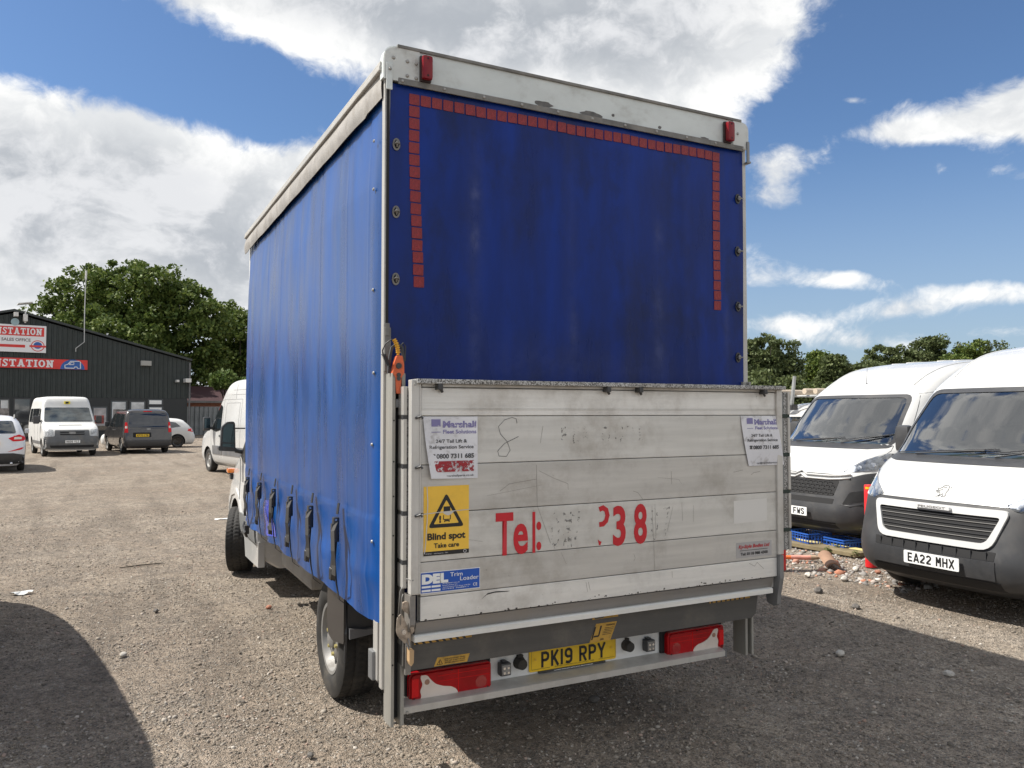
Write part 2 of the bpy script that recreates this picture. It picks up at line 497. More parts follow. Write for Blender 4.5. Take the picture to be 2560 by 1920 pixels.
# key: z, yf, yr, w, rx, ry, bow, rrx, rry, rbow
def loft(keys, nz=70, inset=0.0, zr=None, flat_top=False):
    K = np.array(keys, float)
    # parameter: arc length over z and yf so that flat parts get rings too
    s = np.concatenate([[0], np.cumsum(np.sqrt(np.diff(K[:, 0])**2+np.diff(K[:, 1])**2+np.diff(K[:, 2])**2+np.diff(K[:, 3])**2)+1e-6)])
    ts = np.unique(np.concatenate([np.linspace(0, s[-1], nz), s]))
    rings = []
    for t in ts:
        z, yf, yr, w_, rx, ry, bow, rrx, rry, rbow = [pchip(s, K[:, c], t) for c in range(10)]
        if zr and (z < zr[0] or z > zr[1]): continue
        w_ -= inset; yf -= inset; yr += inset
        half = []
        xf = max(w_-rx, 0.0)
        for i in range(9):
            x = xf*i/8
            half.append((x, yf-bow*(x/max(w_, 1e-3))**2))
        for i in range(1, 8):
            a = math.pi/2*i/7
            x = xf+rx*math.sin(a)
            half.append((x, yf-bow*(x/max(w_, 1e-3))**2-ry*(1-math.cos(a))))
        y0 = half[-1][1]; y1 = yr+rbow+rry
        for i in range(1, 22): half.append((w_, y0+(y1-y0)*i/22))
        xr = max(w_-rrx, 0.0)
        for i in range(0, 6):
            a = math.pi/2*i/5
            x = xr+rrx*math.cos(a)
            half.append((x, yr+rbow*(x/max(w_, 1e-3))**2+rry*(1-math.sin(a))))
        for i in range(1, 5): 
            x = xr*(1-i/4)
            half.append((x, yr+rbow*(x/max(w_, 1e-3))**2))
        ring = [(x, y, z) for x, y in half] + [(-x, y, z) for x, y in half[-2:0:-1]]
        rings.append(ring)
    n = len(rings[0])
    vs = [p for r in rings for p in r]
    fs = [(i*n+k, i*n+(k+1) % n, (i+1)*n+(k+1) % n, (i+1)*n+k) for i in range(len(rings)-1) for k in range(n)]
    fs += [tuple(range(n-1, -1, -1)), tuple(range(len(vs)-n, len(vs)))]
    return vs, fs

def bool_cut(ob, cutters):
    for c in cutters:
        md = ob.modifiers.new('cut', 'BOOLEAN'); md.operation = 'DIFFERENCE'; md.solver = 'EXACT'; md.object = c
    dg = bpy.context.evaluated_depsgraph_get(); dg.update()
    me = bpy.data.meshes.new_from_object(ob.evaluated_get(dg))
    ob.modifiers.clear()
    old = ob.data; ob.data = me; bpy.data.meshes.remove(old)
    for c in cutters:
        d = c.data; bpy.data.objects.remove(c); bpy.data.meshes.remove(d)

def tmp_obj(mb, name='cutter'):
    me = mb.mesh(name); o = bpy.data.objects.new(name, me); COL.objects.link(o); return o

def make_body(keys, parent, m_out, m_in, wheels, wr=.40, ww=.30, name='body', nz=70, extra_cut=None, angle=28):
    """lofted shell with real wheel arches; wheels = [(x_sign, y)]"""
    vs, fs = loft(keys, nz)
    mb = MB(); mb.add(vs, fs)
    o = mb.build(name, m_out, parent)
    o.data.materials.append(m_in)
    bm = bmesh.new(); bm.from_mesh(o.data)
    bvh = BVHTree.FromBMesh(bm); bm.free()
    cuts = []
    for sx, y in wheels:
        c = MB(); wmax = max(k[3] for k in keys)
        c.cyl((sx*(wmax-ww), y, wr*.9), (sx*(wmax+.2), y, wr*.9), wr, seg=40)
        cuts.append(tmp_obj(c))
    if extra_cut: cuts += extra_cut
    if cuts:
        mw = parent.matrix_world.copy()
        o.parent = None
        bool_cut(o, cuts)
        o.parent = parent
    me = o.data
    while len(me.materials) < 2: me.materials.append(m_in)
    # faces that do not lie on the outer skin are inside: dark lining
    mi = np.zeros(len(me.polygons), dtype=np.int32)
    for p in me.polygons:
        c = p.center; h = bvh.find_nearest(c)
        if h[0] is not None and h[3] > 0.004 and abs(h[1].dot(p.normal)) < 2:
            if h[3] > 0.012 or h[1].dot(p.normal) < 0.5: mi[p.index] = 1
    me.polygons.foreach_set('material_index', mi)
    me.shade_smooth(); me.set_sharp_from_angle(angle=R(angle))
    return o, bvh

def make_wheel(parent, loc, r=.345, wd=.215, side=1, rim_r=.215, m_rim=None, dark_rim=False, tread=False, spokes=0, dish=.03, steel=False):
    """side +1: outer face towards +x (local)."""
    hw = wd/2
    t = MB()
    if tread:
        seg = 220; prof = [(-hw*.80, rim_r*1.0), (-hw*.98, rim_r+.03), (-hw, (rim_r+r)/2), (-hw*.93, r-.022)] + [(-hw*.86+hw*1.72*i/16, r-.006*abs((i-8)/8)**2) for i in range(17)] + [(hw*.93, r-.022), (hw, (rim_r+r)/2), (hw*.98, rim_r+.03), (hw*.80, rim_r)]
        vs = []; n = len(prof)
        for i in range(seg):
            th = 2*math.pi*i/seg
            for j, (a, rr) in enumerate(prof):
                q = rr
                if 5 <= j <= 19:
                    ph = (i/seg*55 + abs(a)/hw*1.6) % 1.0
                    if ph < .25: q -= .0055
                    if abs(abs(a)-hw*.32) < .006: q -= .006
                vs.append((a*side, q*math.sin(th), q*math.cos(th)))
        fs = [(i*n+j, i*n+j+1, ((i+1) % seg)*n+j+1, ((i+1) % seg)*n+j) for i in range(seg) for j in range(n-1)]
        t.add(vs, fs)
    else:
        t.lathe([(-hw*.8*side, rim_r), (-hw*side, (rim_r+r)/2), (-hw*.9*side, r-.02), (-hw*.6*side, r), (0, r+.002), (hw*.6*side, r), (hw*.9*side, r-.02), (hw*side, (rim_r+r)/2), (hw*.8*side, rim_r)], seg=40)
    wheel = empty('wheel', loc); wheel.parent = parent
    t.build('tyre', M['rubber'], wheel, smooth=True, angle=40)
    rm = MB(); s = side
    if steel:
        prof = [(hw*.80, rim_r+.004), (hw*.90, rim_r+.008), (hw*.88, rim_r-.012), (hw*.45, rim_r-.028), (hw*.30, rim_r-.045), (hw*.55, rim_r-.07), (hw*.72, rim_r-.10), (hw*.74, .075), (hw*.60, .062), (hw*.85, .058), (hw*.95, .035), (hw*.95, .001)]
        rm.lathe([(a*s, q) for a, q in prof], seg=40)
        rim = rm.build('rim', m_rim or M['silver'], wheel, smooth=True, angle=40)
        nb = MB()
        for k in range(6):
            a = 2*math.pi*k/6+.3
            nb.cyl((s*hw*.70, .095*math.cos(a), .095*math.sin(a)), (s*(hw*.70+.016), .095*math.cos(a), .095*math.sin(a)), .016, .012, seg=6)
        nb.build('wheel_nuts', mat('nut_brass', (.42, .36, .14), .5, metal=.3), wheel)
        hb = MB()
        for k in range(10):
            a = 2*math.pi*(k+.5)/10
            c = Vector((s*hw*.56, .150*math.cos(a), .150*math.sin(a)))
            hb.cyl(c-Vector((.004*s, 0, 0)), c+Vector((.003*s, 0, 0)), .014, seg=10)
        hb.build('rim_holes', M['dark'], wheel)
    else:
        rm.lathe([(hw*.78*s, rim_r+.002), (hw*.88*s, rim_r+.002), (hw*.84*s, rim_r-.015), (hw*(.78-dish*4)*s, rim_r-.03)], seg=32)
        if spokes:
            rm.lathe([(hw*.3*s, rim_r-.01), (hw*.3*s, .001)], seg=24)
            for k in range(spokes):
                a = 2*math.pi*k/spokes; c = Vector((0, math.cos(a), math.sin(a))); p = Vector((0, -math.sin(a), math.cos(a)))
                for dd in (-.016, .016):
                    q = rim_r-.02
                    rm.tube([Vector((s*hw*.74, 0, 0))+c*.03+p*dd, Vector((s*hw*.76, 0, 0))+c*(q*.6)+p*dd*1.3, Vector((s*hw*.74, 0, 0))+c*q+p*dd*1.6], .011, seg=5)
            rm.cyl((s*hw*.5, 0, 0), (s*hw*.84, 0, 0), .045, seg=16)
        else:
            rm.lathe([(hw*(.78-dish*4)*s, rim_r-.03), (hw*.5*s, rim_r*.75), (hw*.68*s, rim_r*.5), (hw*.7*s, .06), (hw*.8*s, .05), (hw*.8*s, .001)], seg=32)
        rm.build('rim', m_rim or (M['dark_gloss'] if dark_rim else M['silver']), wheel, smooth=True, angle=40)
    return wheel

GLY = {
 'P': [[(.07,0),(.07,.79)],[(.07,.72),(.30,.72),(.40,.66),(.43,.58),(.43,.50),(.40,.42),(.30,.36),(.07,.36)]], 'K': [[(.07,0),(.07,.79)],[(.43,.79),(.10,.32)],[(.19,.44),(.45,0)]], '1': [[(.07,0),(.07,.79)]],
 '9': [[(.08,.10),(.17,.07),(.30,.07),(.40,.13),(.43,.22),(.43,.57),(.40,.66),(.30,.72),(.19,.72),(.10,.66),(.07,.57),(.07,.50),(.10,.42),(.19,.36),(.40,.36)]],
 'R': [[(.07,0),(.07,.79)],[(.07,.72),(.30,.72),(.40,.66),(.43,.58),(.43,.50),(.40,.42),(.30,.36),(.07,.36)],[(.24,.36),(.44,0)]], 'Y': [[(.03,.79),(.25,.36)],[(.47,.79),(.25,.36)],[(.25,.38),(.25,0)]],
 'E': [[(.07,0),(.07,.79)],[(.07,.72),(.45,.72)],[(.07,.40),(.40,.40)],[(.07,.07),(.46,.07)]], 'A': [[(.03,0),(.25,.79)],[(.47,0),(.25,.79)],[(.12,.22),(.38,.22)]],
 '2': [[(.07,.58),(.10,.66),(.19,.72),(.31,.72),(.40,.66),(.43,.57),(.42,.48),(.08,.12),(.07,.07),(.46,.07)]], 'M': [[(.07,0),(.07,.79)],[(.43,0),(.43,.79)],[(.09,.76),(.25,.32),(.41,.76)]],
 'H': [[(.07,0),(.07,.79)],[(.43,0),(.43,.79)],[(.07,.40),(.43,.40)]], 'X': [[(.04,0),(.46,.79)],[(.46,0),(.04,.79)]], '7': [[(.04,.72),(.42,.72),(.20,0)]], 'F': [[(.07,0),(.07,.79)],[(.07,.72),(.45,.72)],[(.07,.38),(.40,.38)]],
 'W': [[(.03,.79),(.13,.04),(.25,.50),(.37,.04),(.47,.79)]], 'S': [[(.43,.58),(.38,.68),(.30,.72),(.20,.72),(.10,.66),(.07,.57),(.12,.46),(.36,.35),(.43,.25),(.41,.14),(.30,.07),(.19,.07),(.10,.12),(.07,.21)]],
 'G': [[(.43,.58),(.38,.68),(.30,.72),(.20,.72),(.10,.66),(.07,.57),(.07,.22),(.10,.13),(.20,.07),(.31,.07),(.40,.13),(.43,.22),(.43,.38),(.27,.38)]], '0': [[(.20,.72),(.31,.72),(.40,.66),(.43,.57),(.43,.22),(.40,.13),(.31,.07),(.20,.07),(.10,.13),(.07,.22),(.07,.57),(.10,.66),(.20,.72),(.25,.72)]],
 '6': [[(.42,.68),(.30,.72),(.20,.72),(.10,.66),(.07,.57),(.07,.22),(.10,.13),(.20,.07),(.31,.07),(.40,.13),(.43,.22),(.43,.30),(.38,.40),(.28,.43),(.08,.43)]], 'C': [[(.43,.58),(.38,.68),(.30,.72),(.20,.72),(.10,.66),(.07,.57),(.07,.22),(.10,.13),(.20,.07),(.31,.07),(.40,.13),(.43,.22)]],
 'Z': [[(.05,.72),(.42,.72),(.07,.07),(.45,.07)]], 'L': [[(.07,.79),(.07,0)],[(.07,.07),(.45,.07)]], 'T': [[(.02,.72),(.48,.72)],[(.25,.72),(.25,0)]], 'N': [[(.07,0),(.07,.79)],[(.43,0),(.43,.79)],[(.08,.76),(.42,.03)]],
 'D': [[(.07,0),(.07,.79)],[(.07,.72),(.28,.72),(.39,.65),(.43,.54),(.43,.25),(.39,.14),(.28,.07),(.07,.07)]], '3': [[(.07,.64),(.17,.72),(.31,.72),(.41,.65),(.42,.52),(.33,.42),(.20,.41),(.33,.40),(.43,.30),(.42,.14),(.31,.07),(.17,.07),(.07,.16)]]}
def plate_text(s, parent, org, right, up, h, w):
    k = h/.79; adv = {c: (.25 if c == '1' else (.33 if c == ' ' else .61)) for c in set(s)}
    tot = sum(adv[c] for c in s)-.11; kx = w/tot; x = -tot/2; n_ = Vector(right).cross(Vector(up))
    for c in s:
        if c != ' ':
            mb = MB(); j = 0
            for pl in GLY[c]:
                for i in range(len(pl)-1):
                    a, b_ = Vector(pl[i]), Vector(pl[i+1]); d = (b_-a).normalized(); q = Vector((-d.y, d.x))*.07
                    e0 = d*.028 if i > 0 else d*0; e1 = d*.028 if i < len(pl)-2 else d*0
                    P_ = [a-e0+q, b_+e1+q, b_+e1-q, a-e0-q]
                    mb.add([tuple(Vector(org)+right*((x+p.x)*kx)+up*(p.y*k)+n_*(.00012*(j % 7))) for p in P_], [(0, 1, 2, 3)]); j += 1
            mb.build('letter', M['ink'], parent, recalc=False)
        x += adv[c]
def number_plate(parent, s, org, right, m_pl, w=.52, h=.111, txt_w=.44, name='number_plate'):
    """org = centre of the plate face"""
    right = Vector(right).normalized(); up = Vector((0, 0, 1)); n = right.cross(up)
    mb = MB()
    poly = rpoly([(-w/2, -h/2), (w/2, -h/2), (w/2, h/2), (-w/2, h/2)], .012)
    vs = []; k = len(poly)
    for d in (0.0, .006):
        for a, b in poly: vs.append(Vector(org)+right*a+up*b-n*d)
    mb.add(vs, [tuple(range(k)), tuple(range(2*k-1, k-1, -1))]+[(i, i+k, (i+1) % k+k, (i+1) % k) for i in range(k)])
    pl = mb.build(name, m_pl, parent)
    plate_text(s, pl, Vector(org)-up*h*.355+n*.0015, right, up, h*.71, txt_w)
    return pl

def headlamp_inside(parent, bvh, poly, view='front', n=3):
    cx = sum(p[0] for p in poly)/len(poly); cz = sum(p[1] for p in poly)/len(poly)
    return cx, cz

# ---- large panel van of the kind with a bluff black bumper (three of them stand here)
LV = 5.35
PANEL_VAN = [
 # z,   yf,    yr,    w,    rx,  ry,  bow, rrx, rry, rbow
 (0.20, -.26, -LV,   .80,  .36, .44, .06, .06, .06, 0),
 (0.27, -.10, -LV,   .93,  .40, .52, .08, .06, .06, 0),
 (0.36, -.02, -LV,   1.00, .42, .55, .09, .06, .06, 0),
 (0.50,  .00, -LV,   1.015, .43, .56, .10, .06, .06, 0),
 (0.62, -.03, -LV,   1.02, .43, .56, .10, .06, .06, 0),
 (0.80, -.08, -LV,   1.025, .42, .55, .11, .06, .06, 0),
 (0.96, -.13, -LV,   1.025, .40, .52, .12, .06, .06, 0),
 (1.04, -.19, -LV,   1.022, .38, .50, .13, .06, .06, 0),
 (1.14, -.27, -LV,   1.018, .36, .46, .14, .06, .06, 0),
 (1.22, -.35, -LV,   1.014, .34, .42, .15, .06, .06, 0),
 (1.28, -.44, -LV,   1.01, .32, .40, .15, .06, .06, 0),
 (1.335, -.56, -LV,  1.00, .28, .36, .16, .06, .06, 0),
 (1.42, -.66, -LV,   .995, .24, .32, .18, .06, .06, 0),
 (1.60, -.81, -LV,   .985, .20, .30, .18, .06, .06, 0),
 (1.80, -.985, -LV,  .965, .18, .28, .18, .06, .06, 0),
 (1.98, -1.15, -LV,  .945, .18, .28, .18, .06, .06, 0),
 (2.12, -1.34, -LV+.01, .925, .20, .30, .18, .06, .06, 0),
 (2.27, -1.60, -LV+.02, .90, .24, .32, .17, .07, .07, 0),
 (2.38, -1.88, -LV+.03, .87, .28, .34, .16, .08, .08, 0),
 (2.45, -2.18, -LV+.06, .80, .30, .36, .15, .1, .1, 0),
 (2.49, -2.50, -LV+.12, .68, .30, .36, .12, .1, .1, 0),
 (2.515, -2.85, -LV+.3, .45, .25, .3, .10, .1, .1, 0),
 (2.522, -3.2, -LV+.6, .20, .1, .1, .05, .05, .05, 0),
]
WS_POLY = rpoly([(-.90, 1.335), (.90, 1.335), (.815, 2.00), (-.815, 2.00)], [.05, .05, .10, .10])
WS_HOLE = rpoly([(-.86, 1.352), (.86, 1.352), (.775, 1.955), (-.775, 1.955)], [.04, .04, .08, .08])
SIDE_HOLE = rpoly([(-1.02, 1.36), (-1.62, 1.30), (-1.78, 1.32), (-1.80, 1.92), (-1.52, 1.95), (-1.40, 1.86)], .04)   # y, z

def panel_van(kind, loc, rz, label, plate=None, group=None, glazed=True):
    root = empty('panel_van', loc, rz, label, 'van', group)
    wy = -.96; wy2 = -4.0
    cuts = []
    if glazed:
        c = MB(); vs, fs = loft(PANEL_VAN, 40, inset=.07, zr=(.85, 2.12))
        vs = [(x, max(y, -2.25), z) for x, y, z in vs]; c.add(vs, fs)
        # closed box behind the windscreen
        cav = MB()
        cav.prism([(-.97, 1.0), (-1.42, 2.02), (-2.2, 2.06), (-2.2, .80), (-.97, .80)], 'x', -.86, .86)
        cuts.append(tmp_obj(cav))
        wsb = MB(); wsb.prism(WS_HOLE, 'y', .4, -1.7); 
        wsb2 = MB(); wsb2.prism(WS_HOLE, 'y', .4, -1.62); cuts.append(tmp_obj(wsb2))
        sw = MB(); sw.prism([(a, b) for a, b in SIDE_HOLE], 'x', -1.3, 1.3); cuts.append(tmp_obj(sw))
    body, bvh = make_body(PANEL_VAN, root, M['white_paint'], mat('cab_lining', (.10, .105, .10), .8), [(1, wy), (-1, wy), (1, wy2), (-1, wy2)], wr=.415, ww=.34, extra_cut=cuts)
    body.data.materials.append(M['black_plastic'])
    for p in body.data.polygons:
        if p.center.z < .31 and p.center.y > -1.5: p.material_index = 2
    for sx in (1, -1):
        for y in (wy, wy2): make_wheel(root, (sx*.90, y, .345), .345, .215, sx, m_rim=M['silver'])
    # windscreen with black band round it
    band = MB(); V, Fc, nb = tri_poly(WS_POLY, .05)
    if glazed:
        inner = WS_HOLE
        # ring between outer outline and the opening
        n_ = 96
        def samp(poly, k):
            P = [Vector(p) for p in poly]; L = [(P[(i+1) % len(P)]-P[i]).length for i in range(len(P))]; T = sum(L); out = []
            for j in range(k):
                d = T*j/k
                for i, l in enumerate(L):
                    if d <= l: out.append(P[i].lerp(P[(i+1) % len(P)], d/max(l, 1e-6))); break
                    d -= l
            return out
        A = samp(WS_POLY, n_); B = samp(inner, n_)
        # align by nearest start
        k0 = min(range(n_), key=lambda i: (B[i]-A[0]).length); B = B[k0:]+B[:k0]
        pts = []
        for P_ in (A, B):
            for p in P_:
                h = bvh.ray_cast(Vector((p.x, 8, p.y)), Vector((0, -1, 0))); pts.append(h[0]+Vector((0, .004, 0)))
        band.add([tuple(p) for p in pts]+[tuple(p-Vector((0, .02, 0))) for p in pts],
                 [(i, (i+1) % n_, (i+1) % n_+n_, i+n_) for i in range(n_)]+[(i, i+2*n_, (i+1) % n_+2*n_, (i+1) % n_) for i in range(n_)]+[(i+n_, i+3*n_, (i+1) % n_+3*n_, (i+1) % n_+n_) for i in range(n_)])
        band.build('windscreen_surround', M['black_plastic'], root, smooth=True, angle=40)
        r = drape(bvh, WS_HOLE, 'front', off=-.004, d=.06, thick=0.0)
        g_ = MB(); nn = len(r[0])//2; g_.add(r[0][:nn], [f for f in r[1] if max(f) < nn]); ws = g_.build('windscreen', M['glass'], root, smooth=True)
        for sx, view in ((1, 'right'), (-1, 'left')):
            r = drape(bvh, SIDE_HOLE, view, off=-.012, d=.08, thick=0.0)
            g_ = MB(); nn = len(r[0])//2; g_.add(r[0][:nn], [f for f in r[1] if max(f) < nn]); g_.build('side_window', M['glass'], root, smooth=True)
        # inside
        d_ = MB(); d_.prism([(-.80, 1.30), (-1.18, 1.27), (-1.30, 1.20), (-1.32, .85), (-.80, .85)], 'x', -.86, .86); d_.build('dashboard', M['dash'], root)
        for x in (.48, -.02, -.5):
            st = MB(); st.bx(x-.22, x+.22, -2.10, -1.62, .82, 1.05, .05); st.bx(x-.22, x+.22, -2.18, -2.04, 1.0, 1.62, .05); st.bx(x-.12, x+.12, -2.16, -2.07, 1.62, 1.80, .04)
            st.build('seat', M['seat'], root)
        sw_ = MB(); c0 = Vector((.48, -1.40, 1.27)); ax = Vector((0, -.55, .83)); a_ = Vector((1, 0, 0)); b_ = ax.cross(a_)
        sw_.tube([c0+a_*.19*math.cos(t)+b_*.19*math.sin(t) for t in [2*math.pi*i/28 for i in range(29)]], .016, seg=6)
        sw_.tube([c0-a_*.18, c0-ax*.03, c0+a_*.18], .02, seg=6); sw_.tube([c0-ax*.03, c0-b_*.18], .02, seg=6); sw_.cyl(c0, c0-ax*.3, .03)
        sw_.build('steering_wheel', M['black_plastic'], root, smooth=True)
        hd = MB()
        for sx in (1, -1): hd.tube([(sx*.80, -1.50, 1.35), (sx*.80, -1.78, 1.5), (sx*.80, -1.85, 1.8)], .012, seg=5)
        hd.build('seat_belt', M['seat'], root)
        rm = MB(); rm.bx(-.10, .10, -1.30, -1.16, 1.90, 1.97, .01); rm.build('sensor_housing', M['black_plastic'], root)
    else:
        drape_obj('windscreen', bvh, WS_POLY, 'front', M['window_dark'], root, off=.004)
        for view in ('right', 'left'): drape_obj('side_window', bvh, SIDE_HOLE, view, M['window_dark'], root, off=.004)
    # front of the van
    XL = 1.0
    sh = 0.0
    def fr(name, poly, m, **kw): return drape_obj(name, bvh, poly, 'front', m, root, **kw)
    bump_top = [(-.99, .98), (-.80, .93), (-.66, .955), (.66, .955), (.80, .93), (.99, .98)]
    if kind == 'A':
        fr('bumper', [(-1.012, .30), (-.70, .27), (.70, .27), (1.012, .30), (1.018, .96), (.93, .99), (.72, .955), (.60, .965), (-.60, .965), (-.72, .955), (-.93, .99), (-1.018, .96)], M['black_plastic'], off=.014, d=.05, thick=.03)
        # side returns of the bumper
        for sx, v_ in ((1, 'right'), (-1, 'left')):
            drape_obj('bumper_side', bvh, [(-.40, .25), (-.56, .25), (-.56, .96), (-.42, 1.0), (-.34, .98), (-.36, .60), (-.38, .30)], v_, M['black_plastic'], root, off=.012)
        # white grille surround
        o_ = rpoly([(-.64, .945), (.64, .945), (.53, .615), (-.53, .615)], [.06, .06, .09, .09]); i_ = rpoly([(-.575, .885), (.575, .885), (.485, .665), (-.485, .665)], [.03, .03, .06, .06])
        def ringmesh(o_, i_, off, thick=.03):
            mb = MB(); n_ = len(o_); pts = []
            for P_ in (o_, i_):
                for p in P_:
                    h = bvh.ray_cast(Vector((p[0], 8, p[1])), Vector((0, -1, 0))); pts.append(h[0]+Vector((0, off, 0)))
            mb.add([tuple(p) for p in pts]+[tuple(p-Vector((0, thick, 0))) for p in pts],
                   [(i, (i+1) % n_, (i+1) % n_+n_, i+n_) for i in range(n_)]+[(i, i+2*n_, (i+1) % n_+2*n_, (i+1) % n_) for i in range(n_)]+[(i+n_, (i+1) % n_+n_, (i+1) % n_+3*n_, i+3*n_) for i in range(n_)])
            return mb
        def dens(p, d=.04): return [tuple(q) for q in densify(p, d)]
        # equal point counts
        def samp2(poly, k):
            P = [Vector(p) for p in poly]; L = [(P[(i+1) % len(P)]-P[i]).length for i in range(len(P))]; T = sum(L); out = []
            for j in range(k):
                d = T*j/k
                for i, l in enumerate(L):
                    if d <= l: out.append(tuple(P[i].lerp(P[(i+1) % len(P)], d/max(l, 1e-6)))); break
                    d -= l
            return out
        def scaled(poly, c, kx, kz): return [(c[0]+(p[0]-c[0])*kx, c[1]+(p[1]-c[1])*kz) for p in poly]
        O = []; I = []
        for k in range(len(o_)):
            pass
        I2 = i_; O2 = o_
        nn = len(O2); O3 = []; I3 = []
        for k in range(nn):
            for j in range(6):
                a, b = Vector(O2[k]), Vector(O2[(k+1) % nn]); O3.append(tuple(a.lerp(b, j/6)))
                a, b = Vector(I2[k]), Vector(I2[(k+1) % nn]); I3.append(tuple(a.lerp(b, j/6)))
        sr = ringmesh(O3, I3, .034).build('grille_surround', M['white_paint'], root, smooth=True, angle=40)
        fr('grille_backing', i_, M['dark'], off=.017, thick=.01)
        for k in range(6):
            z = .705+k*.031
            hw = .48+(z-.665)/(.22)*.085
            mb = MB(); pts = []
            for j in range(19):
                x = -hw+2*hw*j/18; h = bvh.ray_cast(Vector((x, 8, z)), Vector((0, -1, 0))); pts.append(h[0]+Vector((0, .024, 0)))
            mb.tube(pts, .0035, seg=5); mb.build('grille_bar', M['silver'] if k % 2 == 0 else M['black_plastic'], root)
        bd = MB(); bd.prism(rpoly([(-.17, .905), (.17, .905), (.16, .938), (-.16, .938)], .012), 'y', -.075, -.045)
        badge = bd.build('badge', mat('badge_white', (.7, .7, .7), .3), root)
        put_text('lettering', 'PEUGEOT', M['silver'], badge, (0, -.043, .912), (-1, 0, 0), (0, 0, 1), h=.02, w=.26, bold=.01, align='CENTER')
        # lower intake with vertical bars
        fr('lower_intake', rpoly([(-.56, .53), (.56, .53), (.57, .605), (-.57, .605)], .01), M['dark'], off=.016, thick=.02)
        mb = MB()
        for k in range(9):
            x = -.5+k*.125; h = bvh.ray_cast(Vector((x, 8, .56)), Vector((0, -1, 0))); mb.bx(x-.003, x+.003, h[0].y+.012, h[0].y+.024, .532, .603)
        mb.build('intake_bars', M['black_plastic'], root, kind='stuff')
        fr('plate_panel', [(-.57, .37), (.57, .37), (.57, .525), (-.57, .525)], M['black_plastic'], off=.022, thick=.02)
        fr('lower_lip', [(-.62, .275), (.62, .275), (.60, .355), (-.60, .355)], M['dark'], off=.016, thick=.01)
        # curved ribs on the bumper corners
        for sx in (1, -1):
            continue
            mb = MB(); pts = []
            for x, z in ((.985, .40), (.93, .45), (.84, .49), (.74, .53), (.70, .60), (.74, .72), (.80, .86), (.86, .93)):
                h = bvh.ray_cast(Vector((sx*x, 8, z)), Vector((0, -1, 0)));
                if h[0] is not None: pts.append(h[0]+Vector((0, .002, 0)))
            mb.tube(pts, [.010, .018, .022, .022, .020, .018, .014, .008][:len(pts)], seg=12); mb.build('bumper_crease', M['black_plastic'], root, smooth=True)
        lamp = [(.585, .985), (.68, .94), (.86, .955), (.985, 1.02), (1.0, 1.16), (.90, 1.20), (.80, 1.12)]
        for sx in (1, -1):
            lp = [(sx*x, z) for x, z in lamp]
            fr('headlamp', rpoly(lp, .02), mat('lamp_reflector', (.34, .35, .37), .32, metal=.45, vary=.7, vscale=14), off=.004, d=.05, thick=.01)
            hl = [o for o in root.children if o.name.startswith('headlamp')][-1]
            mb = MB()
            for (x, z, r_) in ((.79, 1.0, .045), (.90, 1.06, .05)):
                h = bvh.ray_cast(Vector((sx*x, 8, z)), Vector((0, -1, 0))); p = h[0]
                nn_ = (h[1]+Vector((0, 1, 0))).normalized()
                mb.cyl(p-nn_*.01, p+nn_*.012, r_, r_*.8, seg=16)
            mb.build('bulb_housing', M['chrome'], hl, smooth=True, angle=40, kind='stuff')
            drape_m = drape(bvh, rpoly(lp, .02), 'front', off=.020, d=.05, thick=.012)
            q = MB(); q.add(*drape_m); q.build('lens', M['lens'], hl, smooth=True, angle=40)
        # lion outline on the bonnet
        lion = [[(-.055, .0), (-.03, .005), (-.01, .03), (-.02, .06), (-.055, .055), (-.075, .075), (-.05, .085), (-.06, .10), (-.07, .115), (-.04, .11), (-.02, .125), (.005, .155), (.04, .165), (.065, .145), (.07, .10), (.055, .06), (.065, .03), (.05, .0), (.02, .002), (.035, .02), (.02, .045), (0, .02), (-.02, .002)],
                [(-.055, .085), (-.02, .09), (0, .10)], [(0, .13), (.02, .12), (.035, .14)], [(.09, .12), (.092, .14)], [(-.075, .075), (-.05, .07), (-.03, .075)]]
        for pl in lion:
            mb = MB(); pts = []
            for x, z in pl:
                h = bvh.ray_cast(Vector((-x*.75, 8, 1.005+z*.62)), Vector((0, -1, 0))); pts.append(h[0]+h[1]*.0025)
            mb.tube(pts, .0022, seg=4); mb.build('lion_outline', M['ink'], root)
    else:
        fr('bumper', [(-1.012, .30), (-.70, .27), (.70, .27), (1.012, .30), (1.018, .90), (.95, 1.01), (.84, .985), (.70, .93), (.60, .90), (-.60, .90), (-.70, .93), (-.84, .985), (-.95, 1.01), (-1.018, .90)], M['black_plastic'], off=.014, d=.05, thick=.03)
        for sx, v_ in ((1, 'right'), (-1, 'left')):
            drape_obj('bumper_side', bvh, [(-.40, .25), (-.56, .25), (-.56, .96), (-.42, 1.0), (-.34, .98), (-.36, .60), (-.38, .30)], v_, M['black_plastic'], root, off=.012)
        fr('grille_backing', rpoly([(-.60, .895), (.60, .895), (.55, .70), (-.55, .70)], .03), M['dark'], off=.017, thick=.01)
        mb = MB()
        for r_ in range(4):
            for c_ in range(-7, 8):
                x = c_*.075+(.0375 if r_ % 2 else 0); z = .725+r_*.045
                if abs(x) > .55: continue
                h = bvh.ray_cast(Vector((x, 8, z)), Vector((0, -1, 0))); y = h[0].y+.02
                mb.tube([(x-.03, y, z), (x-.018, y, z+.016), (x+.018, y, z+.016), (x+.03, y, z), (x+.018, y, z-.016), (x-.018, y, z-.016), (x-.03, y, z)], .0035, seg=4)
        mb.build('grille_mesh', M['black_plastic'], root, kind='stuff')
